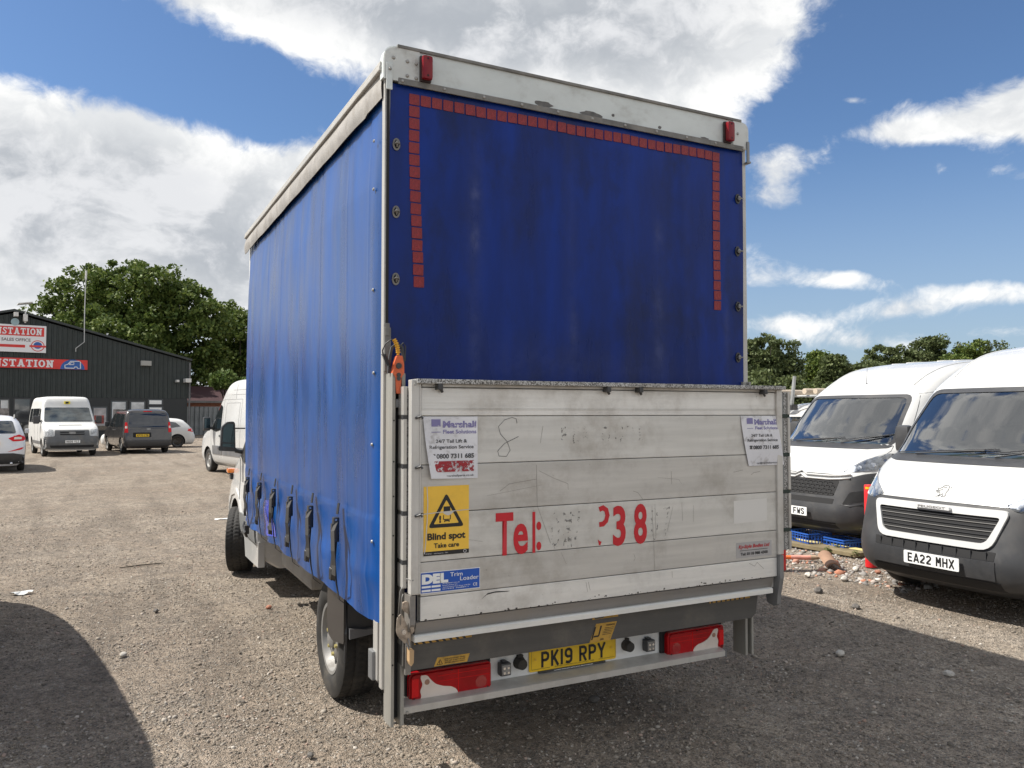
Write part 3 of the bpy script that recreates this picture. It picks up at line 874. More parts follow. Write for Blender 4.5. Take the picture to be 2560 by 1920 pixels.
        # double chevron bars
        for dz in (0, .045):
            mb = MB(); pts = []
            for x in (-.72, -.6, -.45, -.3, -.15, -.09, -.045, 0, .045, .09, .15, .3, .45, .6, .72):
                z = .905+dz+(.045*(1-abs(x)/.09) if abs(x) < .09 else 0)+(max(0, abs(x)-.5)*.12)
                h = bvh.ray_cast(Vector((x, 8, z)), Vector((0, -1, 0))); pts.append(h[0]+Vector((0, .02, 0)))
            mb.tube(pts, .013, seg=6); mb.build('chevron_bar', M['white_paint'], root, smooth=True)
        fr('lower_intake', rpoly([(-.56, .60), (.56, .60), (.57, .665), (-.57, .665)], .01), M['dark'], off=.016, thick=.02)
        fr('lower_lip', [(-.62, .29), (.62, .29), (.60, .37), (-.60, .37)], M['dark'], off=.016, thick=.01)
        for sx in (1, -1):
            fr('fog_recess', rpoly([(sx*.68, .60), (sx*.93, .66), (sx*.95, .80), (sx*.74, .76)], .03), M['dark'], off=.017)
            mb = MB(); pts = []
            for x, z in ((.66, .60), (.76, .585), (.86, .61)):
                h = bvh.ray_cast(Vector((sx*x, 8, z)), Vector((0, -1, 0)))
                if h[0] is not None: pts.append(h[0]+Vector((0, .004, 0)))
            mb.tube(pts, .014, seg=10); mb.build('bumper_crease', M['black_plastic'], root, smooth=True)
            lp = [(sx*x, z) for x, z in ((.60, 1.0), (.90, 1.03), (.985, 1.10), (1.0, 1.23), (.93, 1.245), (.78, 1.16))]
            hl = fr('headlamp', rpoly(lp, .02), mat('lamp_reflector', (.34, .35, .37), .32, metal=.45), off=.004, d=.05, thick=.01)
            mb = MB()
            for (x, z, r_) in ((.76, 1.06, .035), (.86, 1.09, .045), (.94, 1.14, .04)):
                h = bvh.ray_cast(Vector((sx*x, 8, z)), Vector((0, -1, 0))); p = h[0]; nn_ = (h[1]+Vector((0, 1, 0))).normalized()
                mb.cyl(p-nn_*.01, p+nn_*.012, r_, r_*.8, seg=16)
            mb.build('bulb_housing', M['chrome'], hl, smooth=True, angle=40, kind='stuff')
            q = MB(); q.add(*drape(bvh, rpoly(lp, .02), 'front', off=.020, d=.05, thick=.012)); q.build('lens', M['lens'], hl, smooth=True, angle=40)
        an = MB(); an.cyl((0, -1.40, 2.15), (0, -1.42, 2.42), .004, .002, 6); an.cyl((0, -1.40, 2.14), (0, -1.405, 2.17), .014, .008, 8); an.build('aerial', M['black_plastic'], root)
    # bonnet shut line, cowl, wipers
    cow = fr('cowl', rpoly([(-.88, 1.305), (-.70, 1.288), (.70, 1.288), (.88, 1.305), (.90, 1.338), (-.90, 1.338)], .015), M['black_plastic'], off=.010, d=.03)
    mb = MB()
    for sx in (1, -1):
        pts = []
        for x, z in ((.66, .955), (.80, 1.115), (.90, 1.205), (.925, 1.27), (.90, 1.33)):
            h = bvh.ray_cast(Vector((sx*x, 8, z)), Vector((0, -1, 0))); pts.append(h[0]+h[1]*.0005)
        mb.tube(pts, .0035, seg=5)
    pts = []
    for i in range(25):
        x = -.66+1.32*i/24; h = bvh.ray_cast(Vector((x, 8, .965)), Vector((0, -1, 0))); pts.append(h[0]+Vector((0, .002, 0)))
    mb.tube(pts, .005, seg=5)
    mb.build('bonnet_shut_line', M['dark'], root, kind='stuff')
    for x0, x1, zz in ((.55, -.12, 1.40), (-.25, -.80, 1.46)):
        wp = MB(); pts = []
        for i in range(9):
            t = i/8; x = x0+(x1-x0)*t; z = 1.34+(zz-1.34)*t
            h = bvh.ray_cast(Vector((x, 8, z)), Vector((0, -1, 0))); pts.append(h[0]+h[1]*(.02 if i < 8 else .012))
        wp.tube(pts, .008, seg=5)
        pts2 = []
        for i in range(9):
            t = i/8; x = x0+.25+(x1-.12-x0-.25)*t; z = 1.352+(zz+.02-1.352)*t
            h = bvh.ray_cast(Vector((x, 8, z)), Vector((0, -1, 0))); pts2.append(h[0]+h[1]*.010)
        wp.tube(pts2, .006, seg=4)
        wp.build('wiper', M['black_plastic'], root)
    # mirrors
    for sx in (1, -1):
        mr = MB(); mr.bx(sx*1.03, sx*1.20, -1.28, -1.14, 1.33, 1.62, .05); mr.bx(sx*.96, sx*1.06, -1.24, -1.16, 1.36, 1.46, .02)
        mo = mr.build('mirror', M['black_plastic'], root, smooth=True, angle=40)
        mg = MB(); mg.bx(sx*1.05, sx*1.18, -1.284, -1.281, 1.36, 1.59); mg.build('mirror_glass', M['mirror'], mo)
    # door window rims, door lines, sill strip
    for sx, v_ in ((1, 'right'), (-1, 'left')):
        drape_obj('side_moulding', bvh, rpoly([(-1.45, .52), (-3.5, .52), (-3.5, .68), (-1.42, .68)], .02), v_, M['black_plastic'], root, off=.012)
        mb = MB()
        for pl in ([(-.98, 1.36), (-1.0, .6), (-1.02, .35)], [(-1.9, 2.05), (-1.95, 1.2), (-1.92, .35)], [(-1.35, 2.0), (-1.9, 2.08)], [(-1.95, 2.02), (-3.2, 2.02), (-3.2, .4)], [(-1.35, 1.98), (-.95, 1.40)]):
            dn = []
            for i in range(len(pl)-1):
                a, b = Vector(pl[i]), Vector(pl[i+1])
                for j in range(6): dn.append(a.lerp(b, j/6))
            dn.append(Vector(pl[-1])); pts = []
            for q in dn:
                h = bvh.ray_cast(Vector((sx*8, q.x, q.y)), Vector((-sx, 0, 0)))
                if h[0] is not None: pts.append(h[0])
            if len(pts) > 1: mb.tube(pts, .0035, seg=4)
        mb.build('door_seam', M['dark'], root, kind='stuff')
        # weather strip round the cab window
        pts = []
        for q in densify(SIDE_HOLE, .06):
            h = bvh.ray_cast(Vector((sx*8, q.x, q.y)), Vector((-sx, 0, 0)))
            if h[0] is not None: pts.append(h[0])
        mb = MB(); mb.tube(pts+[pts[0]], .012, seg=5); mb.build('window_seal', M['black_plastic'], root)
    # roof ribs
    mb = MB()
    for x in (-.5, -.25, .25, .5):
        pts = []
        for i in range(16):
            y = -2.6-i*.17; h = bvh.ray_cast(Vector((x, y, 8)), Vector((0, 0, -1))); pts.append(h[0]+Vector((0, 0, -.002)))
        mb.tube(pts, .014, seg=6)
    for sx in (1, -1):
        pts = []
        for i in range(30):
            t = i/29; y = -1.45-t*3.6; h = bvh.ray_cast(Vector((sx*(.70+.05*min(1, t*3)), y, 8)), Vector((0, 0, -1))); pts.append(h[0])
        mb.tube(pts, .012, seg=6)
    mb.build('roof_ribs', M['white_paint'], root, smooth=True, kind='stuff')
    if plate: number_plate(root, plate[0], (plate[1], plate[3], plate[2]), (-1, 0, 0), M['plate_white'])
    un = MB(); un.bx(-.75, .75, -5.1, -.45, .22, .36); un.build('underbody', M['dark'], root)
    return root, bvh
# ---------------------------------------------------------------- ground
def ground_material():
    m = bpy.data.materials.new('gravel_ground'); m.use_nodes = True
    t = NT(m.node_tree); b = m.node_tree.nodes['Principled BSDF']
    tcn = t.n('ShaderNodeTexCoord').outputs['Object']
    big = t.n('ShaderNodeTexNoise', inp={'Vector': tcn, 'Scale': .35, 'Detail': 6.0, 'Roughness': .6}).outputs[0]
    mid = t.n('ShaderNodeTexNoise', inp={'Vector': tcn, 'Scale': 2.2, 'Detail': 6.0, 'Roughness': .65}).outputs[0]
    fine = t.n('ShaderNodeTexNoise', inp={'Vector': tcn, 'Scale': 24.0, 'Detail': 6.0, 'Roughness': .7}).outputs[0]
    wv = t.vmath('ADD', tcn, t.vmath('SCALE', t.n('ShaderNodeTexNoise', inp={'Vector': tcn, 'Scale': 30.0, 'Detail': 2.0}).outputs['Color'], None))
    wv.node.inputs[1].links[0].from_node.inputs['Scale'].default_value = .012
    v1 = t.n('ShaderNodeTexVoronoi', inp={'Vector': wv, 'Scale': 62.0, 'Randomness': 1.0})
    v2 = t.n('ShaderNodeTexVoronoi', inp={'Vector': wv, 'Scale': 27.0, 'Randomness': 1.0})
    v3 = t.n('ShaderNodeTexVoronoi', inp={'Vector': tcn, 'Scale': 140.0, 'Randomness': 1.0})
    s1 = t.n('ShaderNodeSeparateColor', inp={0: v1.outputs['Color']})
    s2 = t.n('ShaderNodeSeparateColor', inp={0: v2.outputs['Color']})
    s3 = t.n('ShaderNodeSeparateColor', inp={0: v3.outputs['Color']})
    dust = t.mix(t.mapr(big, .35, .65), (.360, .292, .228, 1), (.445, .375, .300, 1))
    dust = t.mix(t.mapr(mid, .40, .68, 0, .75), dust, (.285, .242, .200, 1))
    trk = t.n('ShaderNodeTexNoise', inp={'Vector': t.n('ShaderNodeMapping', inp={0: tcn, 'Scale': (1.5, .16, 1), 'Rotation': (0, 0, .25)}).outputs[0], 'Scale': 1.3, 'Detail': 5.0}).outputs[0]
    dust = t.mix(t.mapr(trk, .50, .66, 0, .55), dust, (.220, .180, .143, 1))
    dust = t.mix(t.mapr(trk, .30, .42, .5, 0), dust, (.50, .43, .355, 1))
    stone = t.mix(t.mapr(s1.outputs[0], 0, 1, 0, 1, False), (.10, .09, .078, 1), (.50, .465, .41, 1))
    stone2 = t.mix(t.mapr(s2.outputs[1], 0, 1, 0, 1, False), (.12, .108, .096, 1), (.50, .47, .42, 1))
    # stones show where the pick is high and where the dust is thin
    pick1 = t.math('GREATER_THAN', t.math('ADD', s1.outputs[1], t.math('MULTIPLY', mid, .7)), .78)
    core1 = t.mapr(v1.outputs['Distance'], .30, .52, 1, 0)
    c = t.mix(t.math('MULTIPLY', t.math('MULTIPLY', pick1, core1), .8), dust, stone)
    pick2 = t.math('GREATER_THAN', t.math('ADD', s2.outputs[0], t.math('MULTIPLY', mid, .4)), 1.03)
    core2 = t.mapr(v2.outputs['Distance'], .20, .36, 1, 0)
    c = t.mix(t.math('MULTIPLY', t.math('MULTIPLY', pick2, core2), .8), c, stone2)
    grit = t.mapr(s3.outputs[0], 0, 1, .72, 1.28, False)
    gr = t.n('ShaderNodeMix', data_type='RGBA', blend_type='MULTIPLY'); gr.inputs[0].default_value = 1.0
    t.l(c, gr.inputs[6]); cb = t.n('ShaderNodeCombineColor', inp={0: grit, 1: grit, 2: grit}); t.l(cb.outputs[0], gr.inputs[7])
    g2 = t.n('ShaderNodeMix', data_type='RGBA', blend_type='MULTIPLY'); g2.inputs[0].default_value = 1.0
    cl = t.n('ShaderNodeTexNoise', inp={'Vector': tcn, 'Scale': 8.0, 'Detail': 7.0, 'Roughness': .75}).outputs[0]
    ff = t.math('MULTIPLY', t.mapr(fine, .28, .72, .52, 1.32, False), t.mapr(cl, .30, .70, .70, 1.22, False)); cb2 = t.n('ShaderNodeCombineColor', inp={0: ff, 1: ff, 2: ff})
    t.l(gr.outputs[2], g2.inputs[6]); t.l(cb2.outputs[0], g2.inputs[7])
    t.l(g2.outputs[2], b.inputs['Base Color'])
    b.inputs['Roughness'].default_value = .95; b.inputs['Specular IOR Level'].default_value = .2
    h = t.math('ADD', t.math('MULTIPLY', t.math('MULTIPLY', core1, pick1), .5), t.math('MULTIPLY', t.math('MULTIPLY', core2, pick2), 1.0))
    h = t.math('ADD', h, t.math('MULTIPLY', t.mapr(v3.outputs['Distance'], 0, .7, 1, 0), .30))
    h = t.math('ADD', h, t.math('MULTIPLY', fine, .9))
    bn = t.n('ShaderNodeBump', inp={'Height': h, 'Strength': 1.0, 'Distance': .034})
    t.l(bn.outputs[0], b.inputs['Normal'])
    return m
gm = ground_material()
def ax(lo, hi, near0, near1, step):
    a = list(np.arange(near0, near1+1e-6, step)); s = step
    x = near1
    while x < hi: s *= 1.35; x += s; a.append(min(x, hi))
    s = step; x = near0
    while x > lo: s *= 1.35; x -= s; a.insert(0, max(x, lo))
    return a
gx = ax(-900, 900, -4, 10, .10); gy = ax(-60, 1800, -2.5, 14, .10)
def gz(x, y):
    k = max(0.0, 1-math.hypot(x-2, y-4)/28)
    return (noise.noise((x*.55, y*.55, 0))*.016+noise.noise((x*1.7, y*1.7, 3))*.008+noise.noise((x*5, y*5, 7))*.0035-.012)*min(1, k*3)
mb = MB(); vs = [(x, y, gz(x, y)) for y in gy for x in gx]; nx = len(gx)
mb.add(vs, [(j*nx+i, j*nx+i+1, (j+1)*nx+i+1, (j+1)*nx+i) for j in range(len(gy)-1) for i in range(nx-1)])
ground = mb.build('ground', gm, smooth=True, kind='structure', recalc=False)

# ---- loose stones lying on it (countless)
def stone_mat():
    m = bpy.data.materials.new('loose_stone'); m.use_nodes = True
    t = NT(m.node_tree); b = m.node_tree.nodes['Principled BSDF']
    ri = t.n('ShaderNodeNewGeometry').outputs['Random Per Island']
    cr = t.n('ShaderNodeValToRGB', inp={0: ri}); e = cr.color_ramp.elements
    e[0].position = 0; e[0].color = (.11, .095, .078, 1); e[1].position = 1; e[1].color = (.50, .465, .41, 1)
    for p, c in ((.25, (.20, .168, .13)), (.5, (.26, .222, .178)), (.75, (.31, .272, .225)), (.9, (.37, .335, .29)), (.94, (.30, .20, .15))):
        q = e.new(p); q.color = (*c, 1)
    t.l(cr.outputs[0], b.inputs['Base Color']); b.inputs['Roughness'].default_value = .9
    return m
sm = stone_mat()
ico = bmesh.new(); bmesh.ops.create_icosphere(ico, subdivisions=1, radius=1)
IV = np.array([v.co[:] for v in ico.verts]); IF = np.array([[v.index for v in f.verts] for f in ico.faces]); ico.free()
def scatter(name, P, S, label, m, squash=.62, par=None):
    """P (n,3), S (n,) radius -> one mesh of small stones"""
    n = len(P)
    jit = 1+rng.normal(0, .24, (n, 12, 1)); sc = rng.uniform(.65, 1.25, (n, 1, 3)); sc[:, :, 2] *= squash
    V = IV[None]*jit*sc*S[:, None, None]
    a = rng.uniform(0, 2*np.pi, n); c, s = np.cos(a)[:, None], np.sin(a)[:, None]
    tl = rng.normal(0, .35, (n, 1))
    x, y, z = V[..., 0], V[..., 1], V[..., 2]
    y, z = y*np.cos(tl)-z*np.sin(tl), y*np.sin(tl)+z*np.cos(tl)
    V = np.stack([x*c-y*s, x*s+y*c, z], -1)+P[:, None]
    Fx = (IF[None]+(np.arange(n)*12)[:, None, None]).reshape(-1, 3)
    me = bpy.data.meshes.new(name)
    me.vertices.add(n*12); me.vertices.foreach_set('co', V.reshape(-1).astype(np.float32))
    me.loops.add(len(Fx)*3); me.loops.foreach_set('vertex_index', Fx.reshape(-1).astype(np.int32))
    me.polygons.add(len(Fx)); me.polygons.foreach_set('loop_start', (np.arange(len(Fx))*3).astype(np.int32))
    me.update(); me.validate()
    me.materials.append(m)
    o = bpy.data.objects.new(name, me); COL.objects.link(o)
    return tag(o, label, 'gravel', kind='stuff')
def pts_cone(n, r0, r1, a0, a1):
    """scatter over the open yard, polar about the south-west corner where the truck is parked"""
    r = r0+(r1-r0)*rng.random(n)**.85; a = rng.uniform(R(a0), R(a1), n)
    return -1.17+r*np.sin(a), -3.64+r*np.cos(a)
def clump(x, y):
    return np.array([noise.noise((a*1.1, b*1.1, 5)) for a, b in zip(x, y)])
xs, ys = pts_cone(95000, 2.6, 16, -10, 64)
keep = clump(xs, ys)+rng.normal(0, .28, len(xs)) > -.12
xs, ys = xs[keep], ys[keep]
sz = np.clip(rng.lognormal(math.log(.0074), .33, len(xs)), .004, .020)
P = np.stack([xs, ys, np.array([gz(a, b) for a, b in zip(xs, ys)])+sz*.12], -1)
scatter('gravel', P, sz, 'loose brown and grey gravel strewn over the yard', sm)
# stonier rubble band between the truck and the parked vans
n = 4600
xs = rng.uniform(5.4, 8.6, n); ys = rng.uniform(1.6, 5.4, n)
d = (xs-5.2)*.55-(ys-1.6)*.8
sz = np.clip(rng.lognormal(math.log(.0135), .5, n), .006, .055)
keep = (np.abs(rng.normal(0, 1, n)) < 1.4) & (xs > 5.7+(2.3-ys)*.2)
xs, ys, sz = xs[keep], ys[keep], sz[keep]
P = np.stack([xs, ys, np.array([gz(a, b) for a, b in zip(xs, ys)])+sz*.15], -1)
rm_ = bpy.data.materials.new('rubble_stone'); rm_.use_nodes = True
t = NT(rm_.node_tree); b = rm_.node_tree.nodes['Principled BSDF']; ri = t.n('ShaderNodeNewGeometry').outputs['Random Per Island']
cr = t.n('ShaderNodeValToRGB', inp={0: ri}); e = cr.color_ramp.elements; e[0].color = (.16, .15, .14, 1); e[1].color = (.62, .59, .55, 1)
for p, c in ((.5, (.33, .31, .29)), (.8, (.45, .42, .38)), (.86, (.42, .17, .10)), (.92, (.50, .30, .22))): q = e.new(p); q.color = (*c, 1)
t.l(cr.outputs[0], b.inputs['Base Color']); b.inputs['Roughness'].default_value = .9
scatter('rubble', P, sz, 'pale broken stones and brick chips in front of the parked vans', rm_)

# ---------------------------------------------------------------- sales building, far left
D0 = Vector((_fw.x, _fw.y, 0)).normalized()
def at_depth(u, v, d):
    r = _fw+_rt*(u-1280)/F-_up*(v-960)/F
    return Vector(cam.location)+r*d
BR = at_depth(468, 1000, 57.0); BR.z = 0
E1 = Vector((math.cos(R(10)), math.sin(R(10)), 0))      # along the front, to the right
E2 = Vector((-math.sin(R(10)), math.cos(R(10)), 0))     # into the building
def facade_hit(u, v, back=0.0):
    """distance left of the right-hand corner and height of a point on the front wall"""
    o = Vector(cam.location); r = _fw+_rt*(u-1280)/F-_up*(v-960)/F
    p0 = BR+E2*back; t = (p0-o).dot(E2)/r.dot(E2); p = o+r*t
    return (p-p0).dot(E1), p.z
apx = facade_hit(35, 783); eav = facade_hit(466, 903)
HALF = -apx[0]; HAP = apx[1]; HE = eav[1]
bld = empty('sales_building', tuple(BR), R(10), 'dark green corrugated metal sales building with a low gable and two red and white signs', 'building')
m_clad = mat('dark_green_cladding', (.024, .032, .031), .5, vary=.15, dirt=(.05, .055, .05), dirt_amt=.3, dscale=.8)
pitch = .30; mb = MB()
def zroof(x): return HE+(HAP-HE)*(1-abs(x+HALF)/HALF)
xs_ = []; x = -2*HALF
while x < 0:
    xs_ += [(x, 0), (x+.18, 0), (x+.21, .05), (x+.27, .05)]; x += pitch
xs_.append((0, 0))
vsb = [(a, -c, 2.75) for a, c in xs_]+[(a, -c, zroof(a)) for a, c in xs_]; n = len(xs_)
mb.add(vsb, [(i, i+1, i+1+n, i+n) for i in range(n-1)])
mb.build('cladding', m_clad, bld)
mb = MB(); mb.prism([(-2*HALF, 0), (0, 0), (0, HE), (-HALF, HAP), (-2*HALF, HE)], 'y', .12, 28); mb.build('wall', m_clad, bld)
mb = MB()
for s_ in (0, 1):
    a = (-HALF, HAP+.12); b_ = ((.25, HE+.02) if s_ else (-2*HALF-.25, HE+.02))
    mb.prism([a, b_, (b_[0], b_[1]+.14), (a[0], a[1]+.14)], 'y', -.25, 28.2)
mb.build('roof', mat('roof_sheet', (.035, .042, .042), .6), bld)
mb = MB(); mb.bx(-2*HALF, 0, -.02, .10, 0, 2.74); mb.build('lower_wall', mat('shopfront_black', (.018, .022, .024), .5), bld)
mb = MB(); mb.cyl((.12, -.1, 0), (.12, -.1, HE-.1), .06, seg=8); mb.build('downpipe', M['grey_plastic'], bld)
# shopfront windows with posters; values read off the wall
def on_wall(u0, v0, u1, v1):
    a = facade_hit(u0, v0); b = facade_hit(u1, v1); return a[0], b[0], b[1], a[1]
m_paper = mat('poster_white', (.55, .56, .56), .5, vary=.25, vscale=1.5)
for i, (u0, v0, u1, v1, kind) in enumerate([(0, 999, 21, 1045, 'p'), (37, 998, 72, 1090, 'd'), (232, 1018, 266, 1075, 'r'), (278, 1003, 314, 1085, 'p'), (326, 1004, 360, 1085, 'p'), (371, 999, 405, 1012, 'w'), (371, 1017, 405, 1040, 'w')]):
    x0, x1, z0, z1 = on_wall(u0, v0, u1, v1)
    mb = MB(); mb.bx(x0-.08, x1+.08, -.06, -.02, z0-.06, z1+.06, .01); fr_ = mb.build('window', M['black_plastic'], bld)
    mb = MB(); mb.bx(x0, x1, -.07, -.055, z0, z1)
    mb.build('pane', M['window_dark'], fr_)
    if kind == 'd': continue
    mb = MB(); mb.bx(x0+.05, x1-.05, -.078, -.072, max(z0, z1-1.3)+.05, z1-.05)
    mb.build('poster', {'p': m_paper, 'w': M['plate_white'], 'r': mat('poster_grey', (.38, .36, .36), .5, vary=.3, vscale=2)}[kind], fr_)
    if kind in 'pr':
        mb = MB(); cxx = (x0+x1)/2; mb.bx(cxx-.35, cxx+.25, -.084, -.079, z1-1.1, z1-.55); mb.build('poster_print', mat('print_'+kind, (.28, .05, .04) if kind == 'r' else (.20, .18, .17), .5, vary=.6, vscale=4), fr_)
# signs
SR = (.62, .035, .03)
def slab_text(name, s, m, parent, x1, y, z, h, w):
    """heavy slab-serif capitals, right aligned at x1"""
    me = text_mesh(s, h=h, w=w, bold=.035, align='RIGHT'); me.transform(frame_matrix((x1, y, z), (1, 0, 0), (0, 0, 1))); o = link_mesh(name, me, m, parent)
    return o
def slab_caps(s, m, parent, x1, y, z, h, w):
    ww = {'N': 1.1, 'S': .8, 'T': 1.0, 'A': 1.1, 'I': .52, 'O': 1.0, 'V': 1.1}
    tot = sum(ww[c] for c in s)+.16*(len(s)-1); k = w/tot; x = x1-w; mb = MB(); tk = .27*k; sf = h*.17
    def bar(ax_, az, bx_, bz, tt): 
        d = Vector((bx_-ax_, bz-az)); nrm = Vector((-d.y, d.x)).normalized()*tt/2
        mb.add([(ax_+nrm.x, y, az+nrm.y), (bx_+nrm.x, y, bz+nrm.y), (bx_-nrm.x, y, bz-nrm.y), (ax_-nrm.x, y, az-nrm.y)], [(0, 1, 2, 3)])
    for c in s:
        W_ = ww[c]*k; a, b_ = x, x+W_
        def ser(cx, zz, wid=.52): bar(cx-wid*k/2, zz, cx+wid*k/2, zz, sf)
        if c == 'N':
            bar(a+.25*k, z, a+.25*k, z+h, tk); bar(b_-.25*k, z, b_-.25*k, z+h, tk); bar(a+.22*k, z+h*.95, b_-.22*k, z+h*.05, tk*1.15); ser(a+.25*k, z+sf/2); ser(a+.20*k, z+h-sf/2, .4); ser(b_-.25*k, z+h-sf/2)
        elif c == 'T':
            bar((a+b_)/2, z, (a+b_)/2, z+h, tk); bar(a, z+h-sf/2, b_, z+h-sf/2, sf); ser((a+b_)/2, z+sf/2, .62); bar(a+.07*k, z+h*.68, a+.07*k, z+h, .14*k); bar(b_-.07*k, z+h*.68, b_-.07*k, z+h, .14*k)
        elif c == 'I': bar((a+b_)/2, z, (a+b_)/2, z+h, tk); ser((a+b_)/2, z+sf/2); ser((a+b_)/2, z+h-sf/2)
        elif c == 'A':
            bar(a+.22*k, z, (a+b_)/2, z+h, tk*.9); bar(b_-.22*k, z, (a+b_)/2, z+h, tk); bar(a+.3*k, z+h*.32, b_-.3*k, z+h*.32, sf); ser(a+.22*k, z+sf/2, .45); ser(b_-.22*k, z+sf/2, .45); ser((a+b_)/2, z+h-sf/2, .4)
        elif c == 'O':
            n = 24; o_ = [((a+b_)/2+W_/2*math.cos(2*math.pi*i/n), z+h/2+h/2*math.sin(2*math.pi*i/n)) for i in range(n)]; q = [((a+b_)/2+(W_/2-tk)*math.cos(2*math.pi*i/n), z+h/2+(h/2-sf)*math.sin(2*math.pi*i/n)) for i in range(n)]
            mb.add([(p[0], y, p[1]) for p in o_+q], [(i, (i+1) % n, (i+1) % n+n, i+n) for i in range(n)])
        elif c == 'S':
            P_ = [(b_-.08*k, z+h*.80), (b_-.25*k, z+h*.93), ((a+b_)/2, z+h*.95), (a+.2*k, z+h*.86), (a+.17*k, z+h*.68), ((a+b_)/2, z+h*.52), (b_-.16*k, z+h*.36), (b_-.18*k, z+h*.15), ((a+b_)/2, z+h*.06), (a+.2*k, z+h*.08), (a+.06*k, z+h*.22)]
            for i in range(len(P_)-1): bar(*P_[i], *P_[i+1], tk*.85)
            bar(b_-.06*k, z+h*.70, b_-.06*k, z+h, .13*k); bar(a+.06*k, z, a+.06*k, z+h*.32, .13*k)
        x += W_+.16*k
    for i, v in enumerate(mb.v): mb.v[i] = (v[0], v[1]-.0004*(i//4), v[2])
    return mb.build('lettering', m, parent, recalc=False)
m_red = mat('sign_red', SR, .45, vary=.08); m_wht = mat('sign_white', (.74, .74, .76), .45); m_blue = mat('sign_blue', (.02, .10, .36), .45)
def disc(mb, cx, y, cz, rx, rz, a0=0, a1=360, n=28, rin=0.0):
    A = [R(a0+(a1-a0)*i/n) for i in range(n+1)]
    if rin == 0: mb.add([(cx, y, cz)]+[(cx+rx*math.cos(a), y, cz+rz*math.sin(a)) for a in A], [(0, i, i+1) for i in range(1, n+1)])
    else: mb.add([(cx+rx*math.cos(a), y, cz+rz*math.sin(a)) for a in A]+[(cx+rx*rin*math.cos(a), y, cz+rz*rin*math.sin(a)) for a in A], [(i, i+1, i+n+2, i+n+1) for i in range(n)])
# upper white board
x0, x1, z0, z1 = on_wall(-240, 812, 114, 882)
def fz(u, v): return facade_hit(u, v)
zt = fz(114, 816)[1]; zb = fz(114, 883)[1]
mb = MB(); mb.bx(x0, x1, -.16, -.06, zb, zt, .01); s1 = mb.build('sign_board', m_wht, bld, label='white sign board with a red NSTATION band under the gable')
H_ = zt-zb
mb = MB(); mb.bx(x0+.1, x1-.12, -.168, -.161, zb+H_*.60, zb+H_*.93); mb.build('red_band', m_red, s1)
slab_caps('VANSTATION', m_wht, s1, x1-.25, -.171, zb+H_*.645, H_*.24, 3.25)
put_text('lettering', 'TRANSIT VAN SALES OFFICE', mat('sign_grey_ink', (.10, .07, .07), .5), s1, (fz(76, 850)[0], -.164, zb+H_*.40), (1, 0, 0), (0, 0, 1), h=H_*.11, bold=.02, align='RIGHT')
mb = MB(); mb.bx(x0+.2, fz(62, 865)[0], -.168, -.161, zb+H_*.17, zb+H_*.27); mb.build('underline', m_red, s1)
cx_ = (fz(77, 865)[0]+fz(110, 865)[0])/2
mb = MB(); disc(mb, cx_, -.163, zb+H_*.25, .38, .36); mb.build('roundel', m_red, s1); mb = MB(); disc(mb, cx_, -.166, zb+H_*.25, .33, .31); mb.build('roundel', m_wht, s1)
mb = MB(); disc(mb, cx_, -.169, zb+H_*.27, .24, .22); mb.build('roundel', m_blue, s1)
mb = MB(); mb.bx(cx_-.46, cx_+.46, -.175, -.171, zb+H_*.20, zb+H_*.27); mb.build('roundel_scroll', m_red, s1)
# lower red band with the van roundel
zt = fz(218, 901)[1]; zb = fz(218, 925)[1]; H_ = zt-zb
x1 = fz(218, 910)[0]
mb = MB(); mb.bx(x0, x1, -.14, -.07, zb, zt, .01); s2 = mb.build('sign_board', m_red, bld, label='long red NSTATION sign board with a blue van roundel at its right end')
slab_caps('VANSTATION', m_wht, s2, fz(133, 910)[0], -.145, zb+H_*.14, H_*.72, 4.25)
cx_ = (fz(150, 910)[0]+fz(211, 910)[0])/2; rr = (fz(211, 910)[0]-fz(150, 910)[0])/2
mb = MB(); disc(mb, cx_, -.146, zb+.01, rr, H_*1.0, 0, 180); mb.build('roundel', m_blue, s2)
vb = [(-.72, .12), (-.74, .42), (-.45, .52), (-.2, .84), (.6, .86), (.74, .80), (.76, .12), (.5, .12), (.4, .26), (.22, .26), (.12, .12)]
mb = MB(); mb.tube([(cx_+p[0]*rr*.86, -.150, zb+H_*p[1]) for p in vb+[vb[0]]], .035, seg=4)
mb.tube([(cx_-.3*rr, -.150, zb+H_*.5), (cx_-.1*rr, -.150, zb+H_*.74), (cx_+.1*rr, -.150, zb+H_*.74), (cx_+.1*rr, -.150, zb+H_*.5), (cx_-.3*rr, -.150, zb+H_*.5)], .03, seg=4); mb.build('van_outline', m_wht, s2)
# floodlight, cameras, aerial, gable lamp
def wall_box(u0, v0, u1, v1, name, m, y0=-.35, label=None, cat='lamp'):
    a, b_, z0, z1 = on_wall(u0, v0, u1, v1); mb = MB(); mb.bx(a, b_, y0, -.06, z0, z1, .02)
    return mb.build(name, m, bld, label=label)
wall_box(350, 902, 376, 915, 'floodlight', mat('flood_grey', (.33, .33, .31), .5))
wall_box(457, 947, 471, 957, 'camera_housing', M['white_dull'], y0=-.8)
wall_box(437, 950, 444, 956, 'dome_camera', M['white_dull'], y0=-.5)
wall_box(33, 782, 44, 793, 'gable_lamp', M['white_dull'], y0=-.6)
p = fz(37, 805); mb = MB(); mb.cyl((p[0], -.2, p[1]), (p[0], -.05, p[1]), .23, seg=24); mb.build('round_dish', mat('pale_blue', (.30, .42, .46), .5), bld)
p = fz(62, 797); mb = MB(); mb.cyl((p[0], -.3, p[1]-.3), (p[0], -.3, p[1]+.5), .05, seg=8); mb.bx(p[0]-.12, p[0]+.12, -.5, -.1, p[1]-.2, p[1]+.25, .03)
